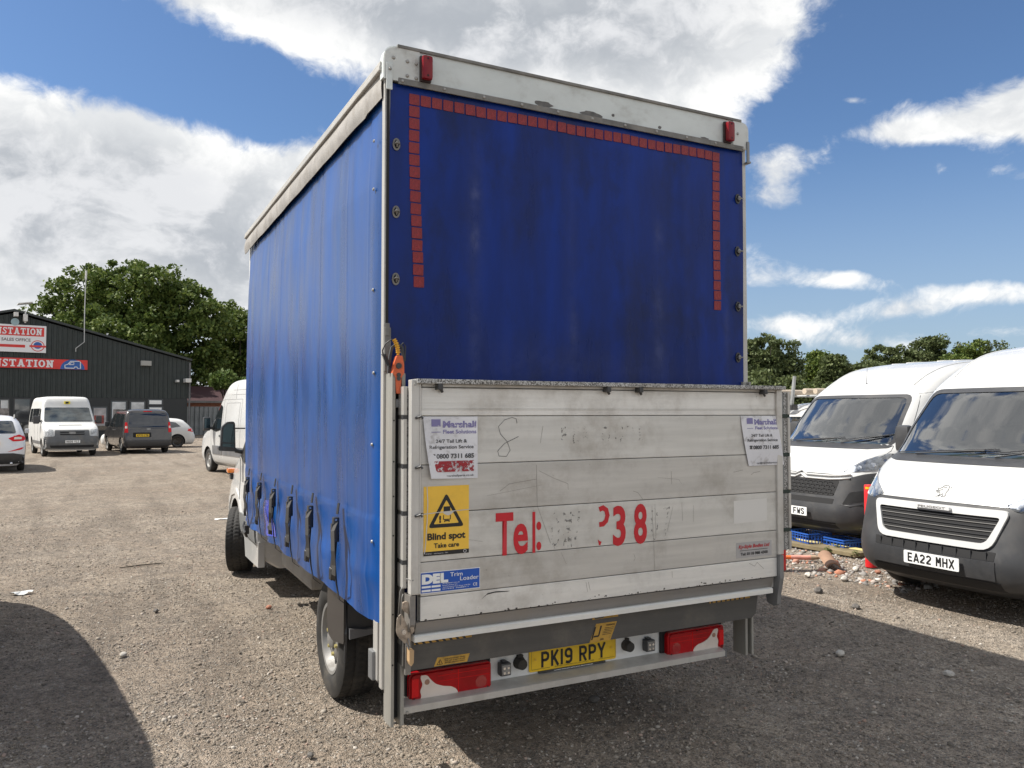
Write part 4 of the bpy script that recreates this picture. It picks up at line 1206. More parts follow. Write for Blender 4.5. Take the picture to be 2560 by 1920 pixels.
mb.add([(p[0]-.45, -.8, p[1]+.85), (p[0]+.35, -.8, p[1]+1.0), (p[0]+.35, .2, p[1]+1.0), (p[0]-.45, .2, p[1]+.85), (p[0]-.45, -.8, p[1]+.9), (p[0]+.35, -.8, p[1]+1.05), (p[0]+.35, .2, p[1]+1.05), (p[0]-.45, .2, p[1]+.9)], [(0, 3, 2, 1), (4, 5, 6, 7), (0, 1, 5, 4), (1, 2, 6, 5), (2, 3, 7, 6), (3, 0, 4, 7)])
mb.build('roof_camera', M['white_dull'], bld)
A = [fz(187, 880), fz(187, 872), fz(208, 856), fz(209, 780), fz(212, 700)]
mb = MB(); mb.tube([(a, -.4, z) for a, z in A], .028, seg=6); ae = mb.build('aerial_mast', mat('pole_grey', (.45, .46, .46), .5), bld)
mb = MB(); a, z = fz(212, 701); a2, z2 = fz(213, 679); mb.cyl((a, -.4, z), (a2, -.4, z2), .06, seg=8); mb.build('aerial_head', M['white_dull'], ae)

# ---------------------------------------------------------------- fence, shed roof behind, right of the building
fn = empty('metal_fence', tuple(at_depth(463, 1000, 60).xy)+(0,), R(4), 'grey corrugated steel fence right of the green building', 'fence')
m_f = mat('fence_steel', (.22, .235, .24), .5, metal=.3, vary=.15, dirt=(.12, .12, .11), dirt_amt=.4)
mb0 = None
for i in range(24):
    if mb0 is None:
        mb = MB(); mb.prism([(0, 0), (.05, -.07), (.22, -.07), (.27, 0), (.33, 0), (.33, .015), (0, .015)], 'z', .05, 2.2); mb0 = mb.build('panel', m_f, fn, loc=(0, 0, 0))
    else: share('panel', mb0, fn, (i*.33, 0, 0))
mb = MB(); mb.bx(0, 8, .03, .08, 1.7, 1.78); mb.bx(0, 8, .03, .08, .5, .58); mb.build('rail', m_f, fn)
sh = empty('low_outbuilding', tuple(at_depth(463, 1000, 72).xy)+(0,), R(4), 'low outbuilding with a dark red sheet roof behind the steel fence', 'building')
mb = MB(); mb.bx(-1, 14, 0, 6, 0, 2.7); mb.build('wall', mat('brick_red', (.22, .09, .055), .8, vary=.2), sh)
mb = MB(); mb.prism([(-.4, 2.65), (-.4, 2.8), (5, 4.3), (5, 4.15)], 'x', -1.4, 14.4); mb.build('roof', mat('dark_red_roof', (.045, .018, .020), .6, vary=.2), sh)
mb = MB(); mb.bx(-1.4, 14.4, -.5, -.4, 2.62, 2.82); mb.build('gutter', M['grey_plastic'], sh)

# ---------------------------------------------------------------- trees
def leaf_mat(name, a, b_, c_):
    m = bpy.data.materials.new(name); m.use_nodes = True
    t = NT(m.node_tree); b = m.node_tree.nodes['Principled BSDF']
    ri = t.n('ShaderNodeNewGeometry').outputs['Random Per Island']
    cr = t.n('ShaderNodeValToRGB', inp={0: ri}); e = cr.color_ramp.elements
    e[0].color = (*a, 1); e[1].color = (*c_, 1); q = e.new(.5); q.color = (*b_, 1)
    t.l(cr.outputs[0], b.inputs['Base Color']); b.inputs['Roughness'].default_value = .6; b.inputs['Specular IOR Level'].default_value = .3
    tl = t.n('ShaderNodeBsdfTranslucent'); t.l(cr.outputs[0], tl.inputs[0])
    mx = t.n('ShaderNodeMixShader', inp={0: .22, 1: b.outputs[0], 2: tl.outputs[0]}); t.l(mx.outputs[0], m.node_tree.nodes['Material Output'].inputs[0])
    return m
LM = [leaf_mat('leaf_oak', (.045, .080, .016), (.095, .140, .028), (.18, .22, .052)), leaf_mat('leaf_dull', (.055, .078, .026), (.090, .118, .042), (.14, .165, .065)), leaf_mat('leaf_bright', (.05, .09, .015), (.09, .14, .03), (.15, .19, .05))]
bark = mat('bark', (.055, .045, .035), .9, bump=.4, bscale=6)
def tree(name, base, lobes, ncl, per, leaf, m, label, trunk_r=.35, cat='tree', group=None, spread=1.0, clr=.9):
    """lobes: (dx, dy, z, rx, ry, rz)"""
    root = empty(name, base, 0, label, cat, group)
    L = np.array(lobes, float); vol = L[:, 3]*L[:, 4]*L[:, 5]; pick = rng.choice(len(L), ncl, p=vol/vol.sum())
    dirs = rng.normal(0, 1, (ncl, 3)); dirs /= np.linalg.norm(dirs, axis=1)[:, None]
    rad = rng.uniform(.45, 1.12, ncl)**.6
    C = L[pick, :3]+dirs*L[pick, 3:6]*rad[:, None]
    cs = rng.uniform(.40, 1.10, ncl)*clr
    N = ncl*per
    ci = np.repeat(np.arange(ncl), per)
    off = rng.normal(0, 1, (N, 3)); off /= np.linalg.norm(off, axis=1)[:, None]
    off *= (rng.random((N, 1))**.45)*cs[ci][:, None]*np.array([1, 1, .72])
    P = C[ci]+off
    P = P[P[:, 2] > .2]; N = len(P)
    s = leaf*rng.uniform(.6, 1.3, N)
    a = rng.normal(0, 1, (N, 3)); a /= np.linalg.norm(a, axis=1)[:, None]
    b_ = np.cross(a, rng.normal(0, 1, (N, 3))); b_ /= np.linalg.norm(b_, axis=1)[:, None]
    Q = np.stack([P-a*s[:, None], P+b_*s[:, None]*.6, P+a*s[:, None], P-b_*s[:, None]*.6], 1)
    me = bpy.data.meshes.new('crown'); me.vertices.add(N*4); me.vertices.foreach_set('co', Q.reshape(-1).astype(np.float32))
    me.loops.add(N*4); me.loops.foreach_set('vertex_index', np.arange(N*4, dtype=np.int32)); me.polygons.add(N); me.polygons.foreach_set('loop_start', (np.arange(N)*4).astype(np.int32)); me.update(); me.validate()
    me.materials.append(m); o = bpy.data.objects.new('crown', me); COL.objects.link(o); o.parent = root
    zc_ = L[:, 2].mean()
    mb = MB(); mb.tube([(0, 0, -.1), (.1, 0, zc_*.35), (.05, .1, zc_*.75)], [trunk_r, trunk_r*.7, trunk_r*.5], seg=8)
    mb.build('trunk', bark, root, smooth=True)
    lm = MB()
    for k in range(min(14, ncl)):
        q = C[k*7 % ncl]; st = Vector((.05, .05, zc_*(.35+.3*random.random())))
        lm.tube([st, st.lerp(Vector(q), .5)+Vector((0, 0, .4)), Vector(q)], [trunk_r*.35, trunk_r*.2, trunk_r*.06], seg=5)
    lm.build('limbs', bark, root, smooth=True)
    return root
def tpos(u, d): p = at_depth(u, 1030, d); return (p.x, p.y, 0)
def px(dpx, d): return dpx/F*d
# big oak behind the building, built from lobes read at 78 m
d = 80.0
def lob(u, v, ru, rv, d, u0, dy=0.0):
    z = Vector(cam.location).z+(1030-v)/F*d
    x = px(u-u0, d); r_ = _rt*x
    return (r_.x+D0.x*dy, r_.y+D0.y*dy, z, px(ru, d), px(ru, d), px(rv, d))
u0 = 320
lobes = [lob(330, 740, 120, 85, d, u0), lob(220, 750, 90, 75, d, u0, -1), lob(150, 800, 75, 60, d, u0), lob(430, 780, 95, 80, d, u0, 1), lob(500, 850, 70, 90, d, u0), lob(330, 860, 150, 90, d, u0, -2), lob(420, 910, 120, 80, d, u0), lob(230, 850, 120, 70, d, u0), lob(400, 720, 80, 50, d, u0), lob(260, 700, 60, 40, d, u0), lob(105, 830, 45, 35, d, u0), lob(540, 800, 55, 60, d, u0), lob(470, 760, 60, 60, d, u0)]
tree('oak_tree', tpos(u0, d), lobes, 860, 85, .205, LM[0], 'very large spreading oak tree rising behind the dark green building', .8, clr=1.15)
d = 88.0; u0 = 600
tree('dark_tree', tpos(u0, d), [lob(590, 830, 60, 60, d, u0), lob(640, 840, 70, 70, d, u0), lob(600, 920, 70, 60, d, u0), lob(690, 850, 60, 60, d, u0), lob(545, 900, 50, 60, d, u0)], 280, 85, .22, LM[0], 'dark rounded tree between the big oak and the blue curtain', .5, clr=1.2)
d = 66.0; u0 = 565
tree('shrub', tpos(u0, d), [lob(568, 955, 38, 26, d, u0), lob(600, 965, 30, 24, d, u0)], 40, 80, .18, LM[2], 'bright green rounded shrub behind the dark red roof', .12, cat='shrub', clr=.7)
# trees on the right skyline
for (u0, d, ls, m_, ncl, lb) in [
    (1915, 95, [(1900, 880, 55, 40), (1950, 880, 45, 42), (1985, 905, 30, 35), (1880, 930, 60, 35), (1940, 935, 50, 30), (1850, 900, 50, 50)], 1, 190, 'tall broad tree just right of the truck body'),
    (2052, 105, [(2048, 905, 22, 26), (2040, 930, 26, 24)], 0, 60, 'narrow dark tree second along the skyline from the truck'),
    (2092, 98, [(2092, 918, 34, 30), (2080, 940, 36, 20)], 1, 80, 'neat rounded tree third along the skyline from the truck'),
    (2150, 112, [(2150, 930, 34, 18), (2175, 925, 30, 20)], 1, 60, 'lowest round-topped tree in the dip of the right skyline'),
    (2230, 120, [(2215, 895, 45, 34), (2190, 920, 50, 26), (2260, 905, 40, 30)], 1, 130, 'bushy tree above the roof of the farther panel van'),
    (2330, 125, [(2320, 875, 45, 38), (2360, 880, 40, 38), (2300, 905, 50, 26)], 1, 140, 'tallest tree of the right-hand skyline'),
    (2430, 122, [(2420, 885, 40, 34), (2460, 885, 36, 36), (2400, 910, 60, 20)], 0, 120, 'dark green tree above the gap between the panel van roofs'),
    (2500, 118, [(2495, 878, 28, 26), (2520, 895, 30, 24), (2580, 900, 60, 30)], 1, 100, 'tree at the right end of the skyline over the nearest van')]:
    tree('field_tree', tpos(u0, d), [lob(a, b_, c, e_, d, u0) for a, b_, c, e_ in ls]+[lob(a, b_+34, c*1.05, e_*.9, d, u0) for a, b_, c, e_ in ls], int(ncl*1.8), 75, .22, LM[m_], lb, .3, group='trees along the right skyline', clr=1.0)
hd = empty('hedge', tpos(2140, 85), -R(27), 'low green hedge beyond the parked vans on the right', 'hedge')
n = 26000; hx = rng.uniform(-16, 30, n); hy = rng.normal(0, 1.2, n); hz_ = rng.random(n)**.7*(5.2+.8*np.sin(hx*.5)+.5*np.sin(hx*1.7))
P = np.stack([hx, hy, hz_], -1); a = rng.normal(0, 1, (n, 3)); a /= np.linalg.norm(a, axis=1)[:, None]; b_ = np.cross(a, rng.normal(0, 1, (n, 3))); b_ /= np.linalg.norm(b_, axis=1)[:, None]
Q = np.stack([P-a*.22, P+b_*.14, P+a*.22, P-b_*.14], 1); me = bpy.data.meshes.new('foliage'); me.from_pydata(Q.reshape(-1, 3).tolist(), [], [(4*i, 4*i+1, 4*i+2, 4*i+3) for i in range(n)]); me.materials.append(LM[1])
o = bpy.data.objects.new('foliage', me); COL.objects.link(o); o.parent = hd; o['kind'] = 'stuff'
# far wood closing the horizon all round the yard
n = 30000
an = np.where(rng.random(n) < .5, rng.uniform(-1.2, 2.6, n), rng.uniform(-1.2, 2.6, n)); rr_ = rng.uniform(250, 300, n)
hx = -1.2+rr_*np.sin(an); hy = -3.6+rr_*np.cos(an); hz_ = rng.random(n)*(7+2.5*np.sin(an*23)+1.5*np.sin(an*57))
P = np.stack([hx, hy, hz_], -1); a = rng.normal(0, 1, (n, 3)); a /= np.linalg.norm(a, axis=1)[:, None]; b_ = np.cross(a, rng.normal(0, 1, (n, 3))); b_ /= np.linalg.norm(b_, axis=1)[:, None]
Q = np.stack([P-a*1.3, P+b_*.9, P+a*1.3, P-b_*.9], 1); me = bpy.data.meshes.new('far_wood'); me.from_pydata(Q.reshape(-1, 3).tolist(), [], [(4*i, 4*i+1, 4*i+2, 4*i+3) for i in range(n)]); me.materials.append(LM[1])
o = bpy.data.objects.new('far_wood', me); COL.objects.link(o); tag(o, 'distant line of woodland along the horizon', 'wood', kind='stuff')
# ---------------------------------------------------------------- vehicles on the far left
HD = Vector((-math.sin(R(10)), math.cos(R(10)), 0))     # all of them stand along this line
def seam(bvh, parent, pls, view, r=.006, name='door_seam', m=None, off=0.0):
    mb = MB(); ok = False
    fn = {'left': (lambda a, b: (Vector((-8, a, b)), Vector((1, 0, 0)))), 'right': (lambda a, b: (Vector((8, a, b)), Vector((-1, 0, 0)))), 'front': (lambda a, b: (Vector((a, 9, b)), Vector((0, -1, 0)))), 'rear': (lambda a, b: (Vector((a, -13, b)), Vector((0, 1, 0))))}[view]
    for pl in pls:
        pts = []
        for i in range(len(pl)-1):
            for j in range(6):
                q = Vector(pl[i]).lerp(Vector(pl[i+1]), j/6); h = bvh.ray_cast(*fn(q.x, q.y))
                if h[0] is not None: pts.append(h[0]-fn(0, 0)[1]*off)
        q = pl[-1]; h = bvh.ray_cast(*fn(*q))
        if h[0] is not None: pts.append(h[0]-fn(0, 0)[1]*off)
        if len(pts) > 1: mb.tube(pts, r, seg=5); ok = True
    return mb.build(name, m or M['dark'], parent, kind='stuff') if ok else None

# --- white high-roof minibus, nose to the camera
def minibus():
    w_ = .97; K = [
     (.24, -.10, -5.2, .85, .25, .25, .05, .06, .06, 0), (.34, -.02, -5.25, .93, .25, .3, .07, .06, .06, 0), (.55, 0, -5.27, .97, .25, .3, .08, .06, .06, 0), (.80, -.06, -5.27, .985, .22, .28, .08, .05, .05, 0),
     (1.02, -.14, -5.27, .985, .2, .26, .09, .05, .05, 0), (1.10, -.22, -5.27, .985, .2, .26, .09, .05, .05, 0), (1.22, -.55, -5.27, .98, .16, .24, .09, .05, .05, 0), (1.33, -.92, -5.27, .975, .12, .2, .08, .05, .05, 0), (1.40, -1.0, -5.27, .97, .1, .18, .08, .05, .05, 0),
     (1.95, -1.52, -5.25, .90, .1, .16, .07, .05, .05, 0), (2.02, -1.56, -5.25, .885, .1, .14, .06, .06, .06, 0), (2.22, -1.66, -5.22, .845, .12, .14, .06, .06, .06, 0), (2.34, -1.76, -5.18, .80, .14, .16, .06, .08, .08, 0), (2.40, -1.95, -5.1, .70, .16, .16, .05, .08, .08, 0), (2.42, -2.3, -4.9, .4, .1, .1, .03, .05, .05, 0)]
    p = at_depth(181, 1140, 31.5)
    root = empty('minibus', (p.x, p.y, 0), R(190), 'white high-roof minibus with grey bumper facing the camera before the green building', 'minibus')
    body, bvh = make_body(K, root, M['white_dull'], M['dark'], [(1, -.95), (-1, -.95), (1, -4.1), (-1, -4.1)], wr=.39, ww=.3, nz=50)
    for sx in (1, -1):
        for y in (-.95, -4.1): make_wheel(root, (sx*.86, y, .33), .33, .2, sx)
    F_ = lambda n, poly, m, **k: drape_obj(n, bvh, poly, 'front', m, root, **k)
    F_('windscreen', rpoly([(-.88, 1.38), (.88, 1.38), (.80, 1.96), (-.80, 1.96)], .06), mat('windscreen_grey', (.05, .06, .062), .08, coat=1.0, vary=.5, vscale=2), off=.006)
    F_('bumper', rpoly([(-.97, .30), (.97, .30), (.985, .80), (.62, .82), (.60, 1.06), (-.60, 1.06), (-.62, .82), (-.985, .80)], .03), mat('bumper_grey', (.10, .105, .11), .6, vary=.2, dirt=(.22, .19, .15), dirt_amt=.6, dscale=2.5), off=.012, d=.07)
    for z0 in (.86, .95): F_('grille_slot', rpoly([(-.42, z0), (.42, z0), (.44, z0+.05), (-.44, z0+.05)], .01), M['dark'], off=.02)
    F_('badge', rpoly([(-.12, .90), (.12, .90), (.12, .99), (-.12, .99)], .04), M['silver'], off=.03)
    F_('lower_intake', rpoly([(-.75, .36), (.75, .36), (.78, .46), (-.78, .46)], .02), M['dark'], off=.018)
    for sx in (1, -1):
        F_('headlamp', rpoly([(sx*.64, .80), (sx*.96, .80), (sx*.95, 1.14), (sx*.84, 1.20), (sx*.66, 1.05)], .03), mat('headlamp_grey', (.42, .43, .43), .3, metal=.2, vary=.4, vscale=12), off=.006)
    F_('bonnet_vent', rpoly([(-.42, 1.235), (.42, 1.235), (.40, 1.255), (-.40, 1.255)], .005), M['dark'], off=.008)
    q = MB(); q.bx(-.11, .11, -1.62, -1.58, 2.10, 2.22, .005); s_ = q.build('school_bus_plate', mat('yellow_sign', (.75, .62, .05), .5), root)
    q = MB(); q.bx(-.05, .06, -1.575, -1.572, 2.12, 2.20); q.build('pictogram', M['ink'], s_)
    number_plate(root, 'HG06 YCZ', (0, .03, .60), (-1, 0, 0), M['plate_white'])
    for v_, sx in (('left', -1), ('right', 1)):
        drape_obj('side_window', bvh, rpoly([(-1.35, 1.38), (-1.72, 1.34), (-1.95, 1.34), (-1.95, 1.90), (-1.68, 1.90)], .04), v_, M['window_dark'], root, off=.006)
        for a, b_ in ((-2.1, -3.1), (-3.2, -4.1), (-4.2, -5.05)): drape_obj('side_window', bvh, rpoly([(a, 1.34), (b_, 1.34), (b_, 1.92), (a, 1.92)], .05), v_, M['window_dark'], root, off=.006)
        seam(bvh, root, [[(-1.25, 1.2), (-1.3, .4)], [(-2.02, 1.95), (-2.02, .4)], [(-3.15, 1.95), (-3.15, .4)]], v_)
        drape_obj('side_moulding', bvh, rpoly([(-1.4, .48), (-3.7, .48), (-3.7, .60), (-1.4, .60)], .02), v_, M['grey_plastic'], root, off=.012)
        mr = MB(); mr.bx(sx*1.02, sx*1.24, -1.30, -1.18, 1.30, 1.62, .04); mr.bx(sx*.92, sx*1.04, -1.28, -1.22, 1.36, 1.44, .01); mr.build('mirror', M['black_plastic'], root)
    F_('wiper', [(-.78, 1.40), (-.05, 1.41), (-.05, 1.425), (-.78, 1.43)], M['black_plastic'], off=.02)
    return root
minibus()

# --- dark grey-brown van, tail to the camera
def rear_van():
    K = [(.22, -.10, -4.55, .80, .25, .25, .05, .12, .12, .02), (.32, -.02, -4.68, .90, .25, .3, .07, .12, .12, .03), (.50, 0, -4.74, .955, .25, .3, .08, .12, .12, .04), (.72, -.04, -4.72, .96, .22, .28, .08, .10, .10, .04),
     (.95, -.22, -4.68, .96, .2, .26, .09, .09, .09, .04), (1.05, -.5, -4.66, .955, .2, .26, .09, .08, .08, .04), (1.15, -1.0, -4.62, .94, .18, .26, .09, .08, .08, .04),
     (1.40, -1.35, -4.56, .90, .16, .2, .08, .08, .08, .04), (1.70, -1.85, -4.48, .83, .16, .2, .08, .10, .08, .04), (1.83, -2.2, -4.40, .75, .2, .2, .08, .14, .12, .05), (1.89, -2.6, -4.2, .55, .2, .2, .06, .15, .15, .05), (1.905, -3.0, -3.9, .3, .1, .1, .03, .05, .05, .02)]
    p = at_depth(371, 1137, 34.0)+HD*4.7
    root = empty('van', (p.x, p.y, 0), R(10), 'dark grey-brown van with tinted tailgate glass parked tail-first to the camera', 'van')
    pm = mat('dark_brown_paint', (.045, .040, .038), .22, coat=1.0, vary=.1)
    body, bvh = make_body(K, root, pm, M['dark'], [(1, -.9), (-1, -.9), (1, -3.9), (-1, -3.9)], wr=.37, ww=.3, nz=50)
    for sx in (1, -1):
        for y in (-.9, -3.9): make_wheel(root, (sx*.84, y, .32), .32, .2, sx)
    Rr = lambda n, poly, m, **k: drape_obj(n, bvh, poly, 'rear', m, root, **k)
    Rr('tailgate_window', rpoly([(-.78, 1.12), (.78, 1.12), (.72, 1.74), (-.72, 1.74)], .10), mat('tinted_glass', (.012, .017, .030), .04, coat=1.0), off=.008)
    for sx in (1, -1):
        l_ = Rr('tail_lamp', rpoly([(sx*.80, .90), (sx*.94, .90), (sx*.90, 1.34), (sx*.82, 1.34)], .02), M['red_lens2'], off=.012)
        Rr('tail_lamp_clear', rpoly([(sx*.83, 1.08), (sx*.91, 1.08), (sx*.90, 1.18), (sx*.83, 1.18)], .01), M['clear_lens'], off=.018)
    Rr('bumper', rpoly([(-.95, .32), (.95, .32), (.96, .58), (-.96, .58)], .04), mat('bumper_dark', (.05, .05, .052), .5), off=.02)
    Rr('plate_recess', rpoly([(-.62, .70), (.10, .70), (.10, .90), (-.62, .90)], .03), M['dark'], off=.006)
    number_plate(root, 'KP70 LTN', (-.26, -4.80, .78), (1, 0, 0), M['plate_yellow'])
    Rr('badge', rpoly([(-.08, 1.0), (.08, 1.0), (.08, 1.08), (-.08, 1.08)], .02), M['silver'], off=.014)
    Rr('brake_light', rpoly([(-.18, 1.78), (.18, 1.78), (.16, 1.82), (-.16, 1.82)], .01), M['red_lens'], off=.014)
    for v_, sx in (('left', -1), ('right', 1)):
        drape_obj('side_window', bvh, rpoly([(-1.45, 1.16), (-2.3, 1.10), (-2.4, 1.70), (-2.05, 1.70)], .05), v_, M['window_dark'], root, off=.006)
        drape_obj('side_window', bvh, rpoly([(-2.5, 1.12), (-3.4, 1.12), (-3.4, 1.68), (-2.5, 1.70)], .05), v_, M['window_dark'], root, off=.006)
        drape_obj('side_window', bvh, rpoly([(-3.5, 1.14), (-4.3, 1.14), (-4.2, 1.66), (-3.5, 1.68)], .05), v_, M['window_dark'], root, off=.006)
        seam(bvh, root, [[(-1.3, 1.0), (-1.35, .3)], [(-2.42, 1.75), (-2.45, .3)], [(-3.45, 1.75), (-3.45, .8)]], v_)
        mr = MB(); mr.bx(sx*.98, sx*1.15, -1.62, -1.52, 1.12, 1.34, .03); mr.build('mirror', M['black_plastic'], root)
        hd_ = MB(); hd_.bx(sx*.965, sx*.985, -2.4, -2.25, .98, 1.02, .005); hd_.bx(sx*.965, sx*.985, -2.65, -2.5, .98, 1.02, .005); hd_.build('door_handle', M['chrome'], root)
    return root
rear_van()

# --- white hatchback half hidden behind it (tail to the right)
def small_car(kind, loc, rz, label, color, H=1.45, cat='car', name='hatchback_car'):
    k = H/1.45
    K = [(.16*k, -.12, -4.15, .72, .25, .25, .06, .2, .2, .05), (.26*k, -.03, -4.24, .84, .3, .35, .1, .25, .25, .06), (.45*k, 0, -4.30, .89, .3, .4, .12, .28, .25, .08), (.62*k, -.06, -4.28, .90, .3, .4, .13, .28, .25, .08),
         (.72*k, -.22, -4.24, .90, .28, .4, .14, .26, .24, .08), (.82*k, -.55, -4.20, .895, .26, .38, .14, .25, .22, .08), (.93*k, -1.05, -4.15, .87, .22, .3, .12, .22, .2, .08),
         (1.10*k, -1.42, -4.02, .80, .2, .25, .10, .2, .2, .08), (1.28*k, -1.80, -3.82, .71, .2, .2, .1, .2, .2, .08), (1.37*k, -2.05, -3.66, .62, .2, .2, .1, .2, .2, .08), (1.425*k, -2.4, -3.45, .48, .2, .2, .08, .2, .2, .06), (1.45*k, -2.8, -3.2, .25, .1, .1, .03, .08, .08, .02)]
    root = empty(name, loc, rz, label, cat)
    wr = .31*k**.5; body, bvh = make_body(K, root, color, M['dark'], [(1, -.85), (-1, -.85), (1, -3.45), (-1, -3.45)], wr=wr+.05, ww=.26, nz=50)
    for sx in (1, -1):
        for y in (-.85, -3.45): make_wheel(root, (sx*.79, y, wr), wr, .2, sx, spokes=5, dark_rim=True)
    for v_, sx in (('left', -1), ('right', 1)):
        drape_obj('side_window', bvh, rpoly([(-1.35, .96*k), (-2.25, .93*k), (-2.25, 1.32*k), (-1.95, 1.32*k)], .04), v_, M['window_dark'], root, off=.006)
        drape_obj('side_window', bvh, rpoly([(-2.33, .93*k), (-3.05, .95*k), (-3.0, 1.30*k), (-2.33, 1.33*k)], .04), v_, M['window_dark'], root, off=.006)
        drape_obj('side_window', bvh, rpoly([(-3.12, .97*k), (-3.6, 1.05*k), (-3.35, 1.25*k), (-3.08, 1.29*k)], .03), v_, M['window_dark'], root, off=.006)
        seam(bvh, root, [[(-1.25, .9*k), (-1.3, .25)], [(-2.29, 1.3*k), (-2.32, .25)], [(-3.1, .95*k), (-3.15, .6), (-3.05, .3)]], v_)
        mr = MB(); mr.bx(sx*.90, sx*1.02, -1.5, -1.38, .93*k, 1.06*k, .03); mr.build('mirror', color, root)
    drape_obj('windscreen', bvh, rpoly([(-.72, .96*k), (.72, .96*k), (.60, 1.33*k), (-.60, 1.33*k)], .06), 'front', M['window_dark'], root, off=.006)
    drape_obj('rear_window', bvh, rpoly([(-.66, .98*k), (.66, .98*k), (.56, 1.30*k), (-.56, 1.30*k)], .06), 'rear', M['window_dark'], root, off=.008)
    for sx in (1, -1):
        drape_obj('tail_lamp', bvh, rpoly([(sx*.46, .86*k), (sx*.58, .78*k), (sx*.86, .79*k), (sx*.87, .93*k), (sx*.72, .95*k)], .02), 'rear', M['red_lens2'], root, off=.010)
        drape_obj('tail_lamp_clear', bvh, rpoly([(sx*.60, .83*k), (sx*.80, .83*k), (sx*.80, .89*k), (sx*.62, .89*k)], .01), 'rear', M['clear_lens'], root, off=.016)
        drape_obj('tail_lamp_side', bvh, rpoly([(-3.90, .82*k), (-4.12, .80*k), (-4.12, .93*k), (-3.95, .90*k)], .02), 'right' if sx > 0 else 'left', M['red_lens2'], root, off=.008)
    if kind == 'suv':
        drape_obj('lower_bumper', bvh, rpoly([(-.86, .24), (.86, .24), (.89, .50), (.6, .56), (-.6, .56), (-.89, .50)], .03), 'rear', M['black_plastic'], root, off=.012)
        for sx in (1, -1):
            drape_obj('reflector', bvh, rpoly([(sx*.45, .60), (sx*.80, .66), (sx*.86, .72), (sx*.80, .72)], .01), 'rear', M['red_lens2'], root, off=.014)
            drape_obj('wheel_arch_trim', bvh, rpoly([(-3.0, .30), (-3.06, .55), (-3.2, .74), (-3.45, .81), (-3.7, .74), (-3.84, .55), (-4.0, .5), (-4.15, .3), (-3.86, .3), (-3.78, .55), (-3.62, .68), (-3.45, .72), (-3.28, .68), (-3.12, .52), (-3.08, .30)], .01), 'right' if sx > 0 else 'left', M['black_plastic'], root, off=.01, d=.08)
        for sx in (1, -1):
            rl = MB(); rl.tube([(sx*.60, -1.9, H-.06), (sx*.60, -2.1, H+.0), (sx*.60, -3.4, H-.02), (sx*.60, -3.6, H-.10)], .018, seg=6); rl.build('roof_rail', M['silver'], root)
        tx = MB(); tx.bx(-.78, -.58, -4.33, -4.30, .98, 1.0); tx.build('boot_badge', M['chrome'], root)
        number_plate(root, 'YD13 KHT', (0, -4.36, .86), (1, 0, 0), M['plate_yellow'])
        ex = MB(); ex.cyl((.55, -4.05, .26), (.55, -4.3, .26), .035, seg=12); ex.build('exhaust', M['chrome'], root, smooth=True)
    return root
p = at_depth(491, 1113, 40.0)
small_car('hatch', (p.x-4.3*math.sin(R(88)), p.y+4.3*math.cos(R(88))+.9, 0), R(88), 'small white hatchback seen side-on behind the dark van', M['white_dull'], H=1.46)
p = at_depth(10, 1178, 23.2)+HD*4.3
suv_rz = R(5)
small_car('suv', (p.x, p.y, 0), suv_rz, 'silver-white SUV at the left edge with red tail lamps', mat('silver_white', (.66, .67, .70), .25, coat=.8), H=1.68, cat='car', name='suv_car')

